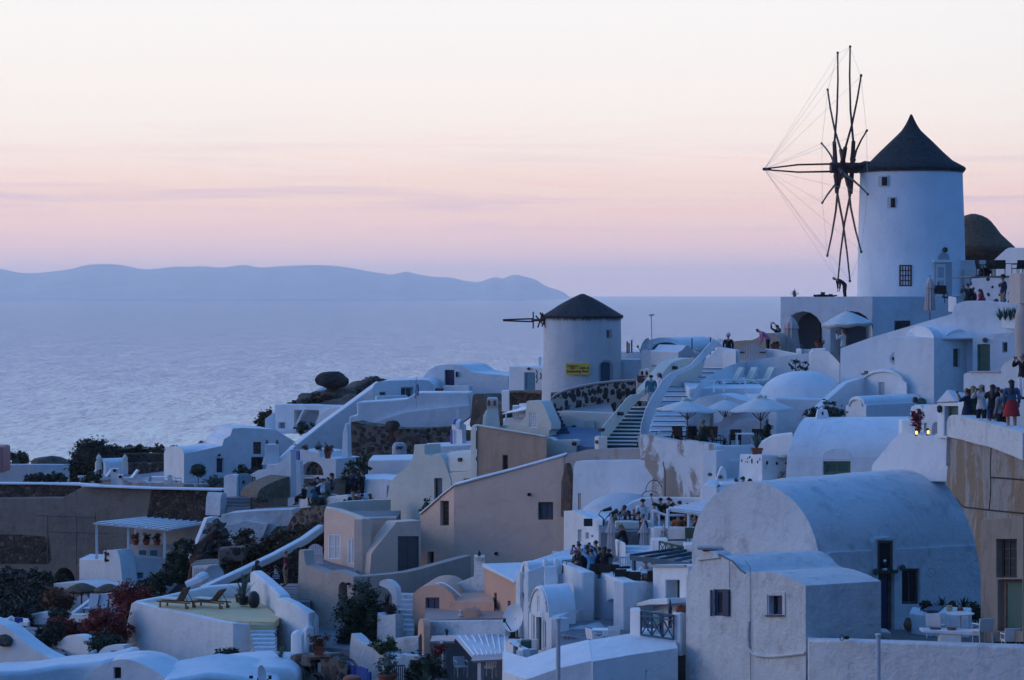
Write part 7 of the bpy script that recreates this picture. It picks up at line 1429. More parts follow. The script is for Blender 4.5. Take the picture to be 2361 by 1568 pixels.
w = MB(); lathe(w, P(2194,1453.5,83.9), [(.1,0),(.17,.06),(.18,.1),(.15,.09)], 16); one('clay_bowl', 'terracotta bowl on the low slab table', 'bowl', w, TERRA)
w = MB(); lathe(w, P(2157,1453,84.2), [(.1,0),(.2,.05),(.2,.08),(.15,.07)], 16); one('dark_bowl', 'dark shallow bowl on the low slab table', 'bowl', w, BLACK)
t = T('bench', 'long white bench with a solid back at the right edge of the courtyard', 'bench', (2340,1478,84.5)); w = MB(); blk(w, [(2300,1456,84.8),(2380,1464,83.4)], 1466, (0,.5,0)); part(t, 'seat', w, WPAINT, .02)
w = MB(); blk(w, [(2300,1425,85.5),(2380,1430,84)], 1450, (0,.06,0)); part(t, 'backrest', w, WPAINT, .02)
for x in (2304,2345): w = MB(); blk(w, [(x,1464,84.9),(x+4,1464,84.9)], 1488, (0,.06,0)); part(t, 'leg', w, WPAINT)
for i,(x,y,rr,spk,l) in enumerate(((2170,1386,.3,1,'spiky plant on the masonry bench corner'),(2137,1390,.2,0,'dark succulent on the masonry bench end'),(2195,1398,.3,0,'dark leafy plant behind the yellow pot'),(2222,1384,.42,1,'tall spiky plant in the flower bed'),(2250,1402,.42,0,'dark bush in the middle of the flower bed'),(2272,1404,.4,0,'bush with a few yellow flowers in the flower bed'),(2300,1402,.42,0,'dark bush at the right end of the flower bed'))):
    w = MB(); 
    if spk: spikes(w, P(x,y+22,91), .55, 18, .05, 400+i)
    else: leaves(w, P(x,y+6,90.5), (rr,rr*.8,rr*.8), 360, .11, 410+i)
    one('shrub', l, 'plant', w, LEAF)
# ---- peach houses
t = T('peach_house', 'peach coloured house with a rounded gable and a navy door', 'house', (1000,1456,113))
g = PL(951,114.2,1056,112)
w = MB(); fac(w, t, g, [(951,1480),(951.5,1372),(957,1365)]+sm([(962,1360),(975,1353),(990,1349.5),(1005,1349.5),(1020,1353),(1036,1364),(1046,1378),(1051,1390)],3)+[(1058,1400),(1058,1480)], .3, [('d',981,1377.5,1013,1424,NAVY,NAVY,{'rec':.15,'bars':(2,1)})], vec=(.6,4,0)); part(t, 'wall', w, PEACH, .06)
w = MB(); tube(w, [g.at(x,y,-.5) for x,y in sm([(960,1361),(990,1348),(1010,1349),(1046,1377)],4)], .05, 5); part(t, 'white_edge', w, WHITE)
w = MB(); blk(w, [(1034,1404,112.4),(1034.7,1387,112.3),(1137,1386,110.8),(1139,1390,110.7)], 1440, (0,2.5,.1)); part(t, 'annex', w, PEACH, .05)
w = MB(); blk(w, [(977,1430,110.5),(1060,1427,109.8),(1165,1424,108.8)], 1445, (0,4,.2)); part(t, 'flat_roof', w, plaster('pinkish_screed',(.42,.3,.26),dirt_amt=.5))
t = T('peach_chimney', 'tiny peach shrine shaped chimney with a pale finial', 'chimney', (1080,1433,110)); w = MB(); slab(w, PL(1055,110,1104,109.6), sm([(1056,1435),(1057,1421),(1065,1413),(1072,1404),(1078,1401),(1090,1405),(1099,1414),(1103,1435)],3), .6); part(t, 'body', w, PEACH, .08)
w = MB(); lathe(w, P(1063,1424,109.5), [(.1,0),(.14,.1),(.06,.2),(.09,.3),(.02,.4)], 10); part(t, 'finial', w, plaster('pale_peach',(.72,.55,.45)))
t = T('peach_house', 'glowing peach house side with a slanting white roof edge and slit windows', 'house', (1150,1430,110))
g = PL(1115,113.5,1191,108.2)
w = MB(); fac(w, t, g, [(1116,1450),(1117,1310),(1119,1303),(1168,1333),(1190,1345),(1190,1450)], 2, [('w',1139,1367,1145,1421,NAVY,BROWNF,{'rec':.12}),('w',1170.5,1385.5,1177,1405,BROWNF,None,{'rec':.1})]); part(t, 'wall', w, PEACH, .03)
w = MB(); slab(w, g, [(1117,1308),(1118,1299),(1168,1327),(1191,1339),(1191,1345),(1168,1333)], 2.2, off=.12); part(t, 'roof_edge', w, WHITE, .04)
w = MB(); slab(w, g, rect(1139,1425,1144,1432), .06, off=.05); part(t, 'vent', w, TERRA)
t = T('white_wall', 'white sloping wall running up to a slender square chimney', 'wall', (1080,1385,115)); w = MB(); slab(w, PL(1028,115.5,1120,114), [(1028,1390),(1030,1354),(1062,1341),(1094,1328),(1118,1326),(1118,1390)], .3); part(t, 'wall', w, WHITE_OLD, .05)
w = MB(); blk(w, [(1093,1282,114.2),(1118,1282,113.8)], 1392, (0,.6,0)); part(t, 'chimney', w, WHITE_OLD, .04)
w = MB(); slab(w, PL(1093,114.1,1118,113.7), archp(1099,1112,1284,1289,1293,8), .03, off=.03); part(t, 'chimney_opening', w, GREYW)
w = MB(); lathe(w, P(1105,1282,114.1), [(.06,0),(.1,.1),(.03,.22),(.01,.28)], 8); part(t, 'finial', w, BLACK)
dish(1185,1425,101.5,.6,'big white satellite dish between the peach house and the vaulted rooms',-42,14,WPAINT,1.0)
t = T('patio_house', 'low white patio house with a peach arched end wall and a white lean to roof', 'house', (1070,1550,107))
w = MB(); g = PL(976,109,1166,106.5); slab(w, g, [(976,1600),(977,1433),(1166,1431),(1166,1470),(1010,1474),(1010,1600)], .4); part(t, 'wall', w, WHITE_OLD, .04)
w = MB(); fac(w, t, PL(963,109.6,978,107.6), [(963,1518),(964,1445)]+arc(970.5,1445,6.5,19,180,0,8)+[(977.5,1518)], .3, [('d',967,1461,973,1518,DARK,None,{'a':10,'rec':.1})]); part(t, 'peach_end_wall', w, PEACH, .03)
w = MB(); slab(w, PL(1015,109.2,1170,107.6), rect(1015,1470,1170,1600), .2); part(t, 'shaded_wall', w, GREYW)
a = [P(995,1466,107.5),P(1050,1466.5,106.5),P(1089,1511,101.8),P(1170,1507,101),P(1172,1460,107.4),P(1075,1462,108.2)]; w = MB(); w.add(a+[v-Vector((0,0,.12)) for v in a], [(0,1,2,3,4,5),(6,7,8,9,10,11)]+[(i,(i+1)%6,6+(i+1)%6,6+i) for i in range(6)]); part(t, 'lean_to_roof', w, plaster('white_screed',(.68,.68,.7)))
for k in range(8): w = MB(); u=(k+.5)/8; tube(w, [a[2].lerp(a[3],u)+Vector((0,0,.01)), a[1].lerp(a[4],u)+Vector((0,0,.01))], .035, 4); part(t, 'roof_batten', w, WPAINT)
for x,y0,y1,D in ((1022,1475,1600,107),(1108.5,1512,1610,101.8)): w = MB(); tube(w, [P(x,y1,D),P(x,y0,D)], .14, 4); part(t, 'post', w, WGREY)
for p_,q_ in ((a[2],a[3]),(a[0],a[1])): w = MB(); tube(w, [p_-Vector((0,0,.22)),q_-Vector((0,0,.22))], .1, 4); part(t, 'roof_beam', w, WGREY)
w = MB(); spikes(w, P(1030,1466,107), .35, 12, .04, 9); one('succulent', 'small spiky succulent on the white lean to roof', 'plant', w, LEAF)
w = MB(); leaves(w, P(1012,1500,105.5), (.3,.3,.45), 260, .1, 421); one('bougainvillea', 'dusky red climber on the white lean to post', 'climber', w, REDL)
chair(P(1063,1560,104.5), R(20), 'pale patio chair in the shade of the lean to roof', WGREY, None, WGREY); chair(P(1128,1562,103), R(-20), 'white slatted patio chair at the lean to front', WPAINT, None, WPAINT, solid=False)
# ---- bush, stairs and courtyards in the lower middle
t = T('shrub_tree', 'large dense dark shrub spilling down the beige corner', 'shrub', (850,1485,114))
w = MB()
for i,(x,y,r) in enumerate(((838,1385,.95),(815,1420,.9),(850,1425,1.05),(825,1455,.95),(870,1450,.8),(850,1475,.75),(808,1470,.6))): leaves(w, P(x,y,114.5), (r,r*.9,r), 900, .15, 500+i)
part(t, 'foliage', w, LEAF)
w = MB(); tube(w, [P(850,1490,114.5),P(845,1440,114.5)], .09, 6); part(t, 'trunk', w, BROWNF)
w = MB(); spikes(w, P(893,1405,114), .8, 30, .03, 8); leaves(w, P(893,1415,114), (.55,.4,.4), 360, .12, 512); one('shrub', 'reddish drooping shrub beside the little white stair', 'bush', w, leafmat('red_green_leaves',(.03,.02,.015),(.07,.03,.02),(.04,.05,.025)))
t = T('white_stair', 'short flight of old grey white steps between the beige wall and the peach house', 'stairs', (932,1456,114))
for k in range(8): w = MB(); blk(w, [(913,1452-k*11.5,113.2+k*.55),(955,1453-k*11.5,113+k*.55)], 1480, (0,.9,0)); part(t, 'step', w, WHITE_OLD, .02)
w = MB(); slab(w, PL(870,116.5,920,115.8), sm([(874,1350),(876,1341),(885,1337),(898,1340),(908,1350),(914,1365),(914,1440)],3)+[(905,1440),(903,1372),(893,1358),(880,1352)], .4); one('white_wall', 'hook shaped white wall end above the reddish shrub', 'wall', w, WHITE, .05)
t = T('white_wall', 'old white courtyard wall with peeling base below the large shrub', 'wall', (860,1560,110))
w = MB(); slab(w, PL(868,113.6,915,112.6), [(868,1520),(870,1412),(880,1420),(912,1416),(912,1520)], .5); slab(w, PL(806,112.5,905,107.5), [(804,1600),(806,1490),(810,1460),(820,1468),(832,1481),(860,1489),(895,1507),(904,1512),(904,1600)], .5); slab(w, PL(880,110.5,965,109), [(880,1540),(883,1476),(925,1470),(965,1467),(965,1540)], .5); part(t, 'wall', w, WHITE_OLD, .06)
w = MB(); slab(w, PL(903,107.4,965,106.8), [(903,1600),(905,1517),(922,1516),(924,1507),(942,1511),(975,1511),(975,1600)], .4); part(t, 'gate_wall', w, WHITE_OLD, .05)
w = MB(); leaves(w, P(888,1492,108.6), (.6,.5,.32), 480, .14, 520); leaves(w, P(898,1482,108.6), (.25,.25,.3), 160, .12, 521); one('shrub', 'bright green leafy shrub behind the old courtyard wall', 'bush', w, LEAFL)
t = T('metal_gate', 'thin dark metal bar gate in the old courtyard wall', 'gate', (918,1568,106.8))
for k in range(7): w = MB(); x = 905+k*4.6; tube(w, [P(x,1600,106.7),P(x,1536,106.7)], .02, 4); part(t, 'bar', w, SLATE)
w = MB(); tube(w, [P(903,1536,106.7),P(934,1534,106.7)], .03, 4); part(t, 'top_rail', w, SLATE)
pot_plant(893,1580,104.5,.42,.5,.4,'leafy plant in a large terracotta pot before the metal gate',TERRA,LEAFG,seed=52,lh=.55,n=420)
for i,(x,y,r,sp_,l) in enumerate(((985,1540,.85,0,'broad dark bush under the white lean to roof'),(965,1552,.6,0,'lower dark bush left of the patio post'),(978,1568,.7,1,'spiky grey green agave at the bottom edge'))):
    w = MB()
    if sp_: spikes(w, P(x,y+20,102.5), .8, 30, .05, 530)
    else: leaves(w, P(x,y,104.8), (r,r*.8,r*.75), 800, .15, 531+i)
    one('bush', l, 'bush', w, AGAVE if sp_ else LEAF)
t = T('blue_railing', 'bright blue lattice railing zigzagging down to a blue gate', 'railing', (790,1560,107))
a,b_,c_ = P(751,1503,110), P(797,1518,107.5), P(815,1536,105.5); h = Vector((0,0,.75))
for p,q in ((a,b_),(b_,c_)):
    w = MB(); tube(w, [p,q], .05, 5); part(t, 'handrail', w, BLUE); w = MB(); tube(w, [p-h,q-h], .04, 5); part(t, 'lower_rail', w, BLUE)
    for k in range(7): u = p.lerp(q,k/6); w = MB(); tube(w, [u,u-h], .03, 4); part(t, 'baluster', w, BLUE)
w = MB(); slab(w, PL(813,105.6,850,105), [(816,1600),(816,1538),(830,1536),(846,1542),(848,1600)], .08); part(t, 'gate', w, BLUE)
w = MB(); tube(w, [P(852,1600,104.6),P(852,1549,104.6)], .1, 6); part(t, 'post', w, BLUE)
t = T('stone_wall', 'rubble wall with a niche carrying a flower pot at the lower middle', 'wall', (720,1568,107))
w = MB(); fac(w, t, PL(670,108,800,106), [(668,1620),(668,1512),(680,1508),(712,1512),(762,1511),(772,1516),(790,1528),(800,1540),(800,1620)], .8, [('w',717,1521,738,1552,DARK,None,{'rec':.4})]); part(t, 'wall', w, LAVAM, .06)
w = MB(); slab(w, PL(670,107.9,800,105.9), [(712,1510),(764,1508),(764,1514),(712,1516)], .9, off=.05); part(t, 'niche_top', w, CONC, .02)
w = MB(); slab(w, PL(670,108,800,106), rect(722,1530,735,1552), .03, off=-.3); part(t, 'niche_door', w, WGREY)
pot_plant(735,1510,106.8,.35,.36,.4,'rust red flowering plant in a square clay pot on the rubble wall',TERRA,ORL,seed=55,lh=.32,sq=True)
w = MB(); lathe(w, P(812,1580,103), [(.3,0),(.42,.15),(.36,.35),(.2,.42)], 14, wob=.05); one('clay_jar', 'round clay jar lying at the bottom edge', 'jar', w, TERRA)
t = T('scooter', 'dark parked scooter handlebars behind the rubble wall', 'scooter', (727,1505,111)); w = MB(); tube(w, [P(722,1505,111),P(731,1465,111)], .05, 5); tube(w, [P(713,1470,111),P(741,1466,111)], .035, 5); part(t, 'handlebar', w, BLACK); w = MB(); box(w, P(724,1500,111), (.5,.3,.6)); part(t, 'front_shield', w, SLATE, .08); w = MB(); tube(w, [P(712,1466,111)+Vector((.05*math.cos(k),0,.06*math.sin(k))) for k in range(7)], .02, 4); part(t, 'mirror', w, BLACK)
w = MB(); blk(w, [(665,1480,116),(740,1492,114),(830,1500,112)], 1540, (0,8,.3)); tag(w.build('alley_paving', FLOORG), None, None, kind='structure')
# ---- white terrace house with the yellow floor
zf = Z(1430,114.5)
def onz(x, y, z): D = z*F/(HY-y); return P(x, y, D)
t = T('terrace_house', 'big white terrace house with a bright yellow floor and thick curved parapets', 'house', (430,1600,115))
fA,fB,fC = onz(304,1391,zf), onz(537,1437,zf), onz(577,1440,zf)
lp = PL(304,fA.y,537,fB.y); rp = PL(536.5,fB.y,590,fC.y+.6)
w = MB(); slab(w, lp, sm([(272,1600),(276,1520),(279,1491),(290,1450),(298,1415),(303,1391)],3)+[(312,1388.5),(374,1405),(443.5,1418.5),(508,1433),(537.5,1437.5),(537.5,1600)], .4); slab(w, rp, [(536.5,1600),(536.5,1437.5),(575,1439.5),(578,1452),(582,1468),(590,1484),(600,1515),(604,1600)], .4); part(t, 'front_wall', w, WHITE, .16, seg=3)
w = MB(); fl = [onz(312,1389.5,zf),onz(374,1402,zf),onz(443,1414,zf),onz(537,1432,zf),onz(575,1434.5,zf),onz(632,1436,zf),onz(645,1425,zf),onz(590,1380,zf),onz(420,1381,zf)]; w.add([v+Vector((0,0,.03)) for v in fl]+[v+Vector((0,0,-.3)) for v in fl], [tuple(range(9))]+[(i,(i+1)%9,9+(i+1)%9,9+i) for i in range(9)]); part(t, 'yellow_floor', w, YELLOWF)
w = MB(); blk(w, [(303,1390,120.6),(374.7,1376.6,121.3),(433,1363.5,122),(479,1353.7,122.5),(541,1348.5,122.9),(584,1346.4,123)], 1420, (.1,.55,.05)); part(t, 'back_parapet', w, WHITE, .12)
w = MB(); blk(w, [(575.5,1319,123),(580,1316.5,122.6),(600,1332,120.8),(625,1354,118.4),(640,1369,117),(645,1376,116.8)], 1470, (.55,.35,0)); part(t, 'side_parapet', w, WHITE, .14)
w = MB(); blk(w, [(633.5,1384,116),(640,1380.5,115.6),(652,1380,115),(676,1391,114),(698,1404,113.2),(714,1414,113),(721,1425,113.8)], 1530, (.25,.6,0)); blk(w, [(697,1455,112.8),(708,1445,112.6),(722,1447,113)], 1530, (0,.6,0)); part(t, 'curved_wall', w, WHITE, .2, seg=3)
w = MB(); blk(w, [(576,1440,113.2),(631,1440,113.6)], 1470, (0,.5,0)); part(t, 'yellow_step', w, YELLOWF, .02)
for k in range(6): w = MB(); blk(w, [(576+k*2,1455+k*9.5,112.9-k*.55),(634,1455+k*9.5,113.2-k*.55)], 1570, (0,1,0)); part(t, 'step', w, WHITE_OLD, .03)
w = MB(); tube(w, [P(537,1537,110.5),P(614,1475,112.4),P(615,1516,111.6)], .05, 6); part(t, 'handrail', w, WPAINT)
w = MB(); blk(w, [(615,1511,110.5),(640,1508,110.8)], 1530, (0,1,0)); part(t, 'yellow_landing', w, YELLOWF, .02)
for x,y in ((641,1455),(634,1465)): w = MB(); blob(w, P(x,y,113.4 if y<1460 else 113.0), (.09,.09,.12), .05, 1, 2); part(t, 'wall_lamp', w, BLACK)
G = 'teak sun loungers on the yellow terrace'
lounger(onz(408,1402,zf+.0), R(-118), 'left teak sun lounger with raised brown back and cream cushion', TEAK, None, G, back=58, wheels=True, h=.36, L=2.0)
lounger(onz(486,1402,zf+.0), R(-118), 'right teak sun lounger with raised brown back and cream cushion', TEAK, None, G, back=48, wheels=True, h=.36, L=2.0)
for i,(x,l) in enumerate(((395,'cream cushion on the left teak lounger'),(473,'cream cushion on the right teak lounger'))):
    w = MB(); p = onz(x,1400,zf+.0)+Vector((0,0,.44)); box(w, p, (.56,1.0,.08), R(-118)); one('seat_cushion', l, 'cushion', w, CUSH, .03, group='cream lounger cushions')
pot_plant(562,1394,119.4,.3,.42,1.25,'tall agave in a black pot on the yellow terrace',BLACK,AGAVE,spk=True,seed=61)
pot_plant(553,1388,120.8,.26,.4,.5,'second black pot half hidden behind the tall agave',BLACK,AGAVE,spk=True,seed=62)
w = MB(); lathe(w, P(585.5,1400,118.8), [(.16,0),(.27,.15),(.29,.4),(.25,.62),(.13,.76),(.05,.8)], 18); one('dark_jar', 'round black jar beside the tall agave', 'jar', w, BLACK, ang=60)
w = MB()
for i,(x,y,r) in enumerate(((500,1532,.5),(515,1522,.55),(528,1512,.42),(520,1536,.5))): leaves(w, P(x,y,110.6), (r,r*.8,r*.8), 330, .16, 540+i)
one('bush', 'dark leafy bush against the big white terrace wall', 'bush', w, LEAF)
pot_plant(648,1545,108.4,.36,.56,.62,'agave in a white planter at the bottom of the terrace steps',WHITE,AGAVE,spk=True,seed=63)
w = MB(); blk(w, [(670.5,1462,109.6),(684,1456,109.3),(698,1463,109.2)], 1560, (0,.8,0)); one('white_pillar', 'square white pillar beside the agave planter', 'pillar', w, WHITE, .08)
t = T('white_house', 'smooth white roofs swelling along the bottom left edge with a dark square window', 'house', (300,1600,106))
w = MB(); s = 106/F
for x,y,rx,ry,D in ((330,1580,115,78,106),): lathe(w, P(x,y,D), [(rx*s*math.cos(R(a)), ry*s*math.sin(R(a))) for a in (0,10,22,35,48,60,72,84)]+[(.03,ry*s)], 40, sy=1.1, wob=.02)
blk(w, [(470,1550,106),(540,1541,106),(600,1538,106),(665,1541,106),(690,1556,106)], 1640, (0,4,.15)); blk(w, [(-40,1551,103),(60,1546,104),(140,1533,105),(190,1530,105),(240,1524,105),(300,1508,107)], 1650, (0,3,0)); blk(w, [(370,1572,102),(480,1552,103),(560,1560,104),(640,1585,104)], 1650, (0,4,.3))
part(t, 'roof', w, WHITE, .25, ang=60, seg=3)
g = PL(180,104.6,420,102.6); w = MB(); fac(w, t, g, sm([(176,1640),(190,1570),(215,1545),(240,1531),(262,1523),(285,1520),(310,1524),(345,1540),(380,1562),(420,1590)],3)+[(430,1640)], 1.5, [('w',261.5,1538.5,279,1565,DARK,BROWNF,{'rec':.2,'bars':(1,1)})]); part(t, 'gable', w, WHITE, .15, seg=3)
dish(602,1557,101.5,.42,'white satellite dish rising from the bottom edge',70,10,WPAINT,1.0)
w = MB(); box(w, P(579,1561,101.5), (.16,.12,.12)); one('junction_box', 'small black box beside the bottom satellite dish', 'box', w, BLACK, .01)
w = MB(); blk(w, [(476,1356,127),(480,1351,127),(560,1312,128)], 1358, (0,.1,0)); 
dish(492,1330,136,.68,'plain round white disc leaning beside the lattice screen',30,5,WPAINT,.8)
t = T('lattice_screen', 'pale lattice screen with a flat roof behind the white disc', 'screen', (466,1345,138)); w = MB(); fac(w, t, PL(440,138,500,137), [(442,1360),(443,1305),(500,1301),(500,1360)], .3, []); part(t, 'wall', w, WHITE_OLD, .04)
w = MB()
for i in range(6):
    slab(w, PL(440,137.9,500,136.9), rect(448+i*4.6,1310,449.5+i*4.6,1344), .03, off=.05); slab(w, PL(440,137.9,500,136.9), rect(447,1311+i*6,476,1312.6+i*6), .03, off=.09)
part(t, 'lattice', w, WGREY)
w = MB(); blk(w, [(438,1303,138.5),(470,1299,138),(502,1300,137.5)], 1306, (0,2.5,0)); part(t, 'roof', w, CONC, .03)
w = MB(); tube(w, [P(432,1352,125),P(455,1340,125),P(470,1330,126)], .28, 8, .3); one('white_wall_end', 'rounded white wall end beside the lounger terrace', 'wall', w, WHITE)
# ---- bottom left garden
t = T('garden_house', 'low white garden house with a teal door behind two straw parasols', 'house', (160,1400,150)); w = MB(); fac(w, t, PL(122,152,260,148), [(122,1425),(123,1345),(183,1342),(262,1362),(262,1425)], 2, [('d',202,1362,226,1412,TEAL,TEAL,{'rec':.15})]); part(t, 'wall', w, WHITE_OLD, .05)
def straw(x, yt, yr, yp, D, r, label):
    t = T('straw_parasol', label, 'parasol', (x,yp,D), 'straw parasols in the garden'); s = D/F; b = P(x,yp,D); h = (yp-yt)*s; hr = (yp-yr)*s
    w = MB(); lathe(w, b, [(r,hr-.12),(r*1.03,hr),(r*.7,hr+(h-hr)*.5),(r*.3,hr+(h-hr)*.88),(.06,h)], 26, wob=.08); rnd = random.Random(int(x))
    for k in range(200): a = rnd.uniform(0,6.28); p = b+Vector((r*math.cos(a),r*math.sin(a),hr-.05)); q = Vector((-math.sin(a),math.cos(a),0))*.03; w.add([p-q,p+q,p+Vector((0,0,-rnd.uniform(.1,.28)))], [(0,1,2)])
    part(t, 'thatch', w, THATCHB, ang=50); w = MB(); tube(w, [b,b+Vector((0,0,h-.1))], .05, 6); part(t, 'pole', w, OLDWOOD)
straw(188,1344,1360,1412,146,1.0,'left straw parasol in the dark garden'); straw(250,1346,1360,1414,144,.85,'right straw parasol in the dark garden')
t = T('garden_wall', 'white garden wall running diagonally past two deck chairs', 'wall', (220,1418,138)); w = MB(); slab(w, PL(165,138,280,140), [(168,1424),(171,1413),(223,1373),(275,1366),(275,1372),(228,1380),(186,1414),(184,1424)], .4); part(t, 'wall', w, WHITE, .06)
w = MB(); slab(w, PL(125,136,225,134), sm([(125,1452),(128,1434),(140,1422),(158,1417),(190,1417),(222,1420)],3)+[(222,1452)], .5); part(t, 'curved_wall', w, WHITE, .1)
for i,(x,l) in enumerate(((212,'left white and dark striped deck chair in the garden'),(235,'right white and dark striped deck chair in the garden'))): lounger(P(x,1416,137), R(-15), l, SLATE, WGREY, 'garden deck chairs', L=1.2, back=65)
w = MB(); slab(w, PL(35,138,115,136), [(38,1440),(42,1424),(70,1416),(104,1409),(110,1414),(112,1440)], .4); one('garden_wall', 'low white wall behind the garden bench', 'wall', w, WHITE, .08)
t = T('bench', 'white garden bench with a blue cushion at the left edge', 'bench', (40,1455,126)); w = MB(); blk(w, [(32,1437,126),(64,1434,125.5)], 1441, (0,.6,0)); part(t, 'seat', w, WPAINT, .02); w = MB(); blk(w, [(30,1424,127),(66,1426,126)], 1438, (0,.06,0)); part(t, 'backrest', w, WPAINT, .02)
for x in (33,62): w = MB(); blk(w, [(x,1440,126),(x+2.5,1440,126)], 1458, (0,.5,0)); part(t, 'leg', w, WPAINT)
w = MB(); box(w, P(43,1431,125.9), (.45,.15,.34), .1); one('cushion', 'blue cushion on the white garden bench', 'cushion', w, BLUE, .05)
w = MB(); blk(w, [(-20,1432,127),(14,1428,127),(22,1420,127),(30,1432,127)], 1450, (0,.8,0)); one('masonry_bench', 'lumpy white masonry bench left of the garden bench', 'seat', w, WHITE, .15)
t = T('garden_wall', 'broad white wall sweeping down across the bottom left corner', 'wall', (60,1560,112)); w = MB(); slab(w, PL(-40,114,200,110), sm([(-60,1640),(-60,1438),(-5,1438),(10,1443),(25,1453),(50,1475),(87,1502),(125,1520),(166,1532),(200,1545)],3)+[(210,1640)], .9); part(t, 'wall', w, WHITE, .2)
for x,y,rx in ((92,1532,4),(83,1544,3)): w = MB(); blob(w, PL(-40,114,200,110).at(x,y,.05), (rx*.024,.1,.09), .2, 1, 2); part(t, 'inset_stone', w, BLACK)
w = MB(); blob(w, P(10,1477,113), (.55,.4,.28), .3, 2, 3, 5); one('rock', 'dark rock patch on the sweeping white wall', 'rock', w, ROCK)
t = T('stone_steps', 'dark stone garden steps climbing beside the round black bush', 'steps', (85,1500,120))
for k in range(8): w = MB(); blk(w, [(50+k*7,1452+k*8,124-k*1.1),(108+k*5,1456+k*8,123.5-k*1.1)], 1540, (0,1.2,0)); part(t, 'step', w, FLOORG, .03)
t = T('garden_wall', 'rounded white wall bulging beneath the red creeper', 'wall', (180,1530,117)); w = MB(); slab(w, PL(110,119,215,116), sm([(112,1560),(118,1505),(130,1492),(148,1470),(165,1464),(185,1466),(203,1475),(211,1490),(212,1503),(190,1520),(165,1533),(160,1560)],3), .6); slab(w, PL(160,115.5,215,115), [(160,1545),(162,1532),(212,1500),(216,1500),(216,1545)], .3); part(t, 'wall', w, WHITE, .12)
for x,y in ((158,1524),(104,1504),(113,1509)): w = MB(); blob(w, PL(110,118.9,215,115.9).at(x,y,.05), (.1,.08,.08), .1, 1, 2); part(t, 'inset_stone', w, BLACK)
t = T('white_wall', 'white rounded end wall with a brown board left of the big terrace house', 'wall', (250,1530,112)); w = MB(); fac(w, t, PL(215,113,285,112), sm([(216,1545),(222,1515),(232,1499),(245,1490),(262,1488),(285,1487.5)],3)+[(285,1545)], .5, [('board',256,1500,276,1514,OLDWOOD,None,{'rec':.04})]); part(t, 'wall', w, WHITE, .08)
for i,(bl,lm,nm,l) in enumerate((
  (((120,1385,.85),(140,1375,.8),(150,1392,.6)),ORL,'flowering_bush','orange red flowering bush left of the straw parasols'),
  (((285,1385,.9),(305,1378,1.0),(300,1402,.9),(325,1370,.6)),REDL,'flowering_bush','big red and green bush behind the terrace house corner'),
  (((215,1438,.8),(240,1430,.9),(262,1425,.8),(250,1450,1.0),(275,1448,.8),(225,1460,.7),(270,1472,.6)),REDL,'bougainvillea','crimson creeper cascading left of the terrace house'),
  (((140,1443,.5),(162,1450,.55),(185,1452,.55),(205,1450,.5)),REDL,'bougainvillea','low trail of red creeper along the curved garden wall'),
  (((113,1462,.78),(108,1470,.6),(122,1455,.6)),leafmat('black_green_leaves',(.006,.009,.008),(.015,.022,.016),(.025,.03,.02)),'round_bush','round nearly black bush in the garden'),
  (((125,1425,.5),(138,1418,.4)),LEAF,'bush','spindly dark bush above the round black bush'),
  (((250,1490,.8),(235,1482,.7),(255,1505,.7),(268,1495,.7)),LEAF,'bush','dark green undergrowth below the crimson creeper'),
  (((335,1358,.7),(350,1350,.6),(322,1366,.5)),LEAF,'bush','rounded dark bush right below the pergola house'))):
    w = MB()
    for j,(x,y,r) in enumerate(bl): leaves(w, P(x,y,[142,124,120,125,118.5,128,116,150][i]), (r,r*.8,r*.8), 620, .13, 600+i*10+j)
    one(nm, l, 'bush', w, lm)
w = MB(); rnd = random.Random(9)
for i in range(60): x = rnd.uniform(-30,125); y = rnd.uniform(1335,1425); leaves(w, P(x,y,160-(y-1335)/90*24), (1.5,1.2,.55), 260, .2, 700+i, hollow=.6)
tag(w.build('undergrowth', leafmat('night_green',(.008,.011,.008),(.022,.028,.016),(.035,.03,.016),.7)), None, None, kind='stuff')
w = MB(); leaves(w, P(20,1330,160), (2.0,1.2,.6), 800, .2, 790); leaves(w, P(70,1332,159), (1.4,1.1,.6), 600, .2, 791); one('bush', 'dark bushes at the foot of the concrete wall arch', 'bush', w, LEAF)
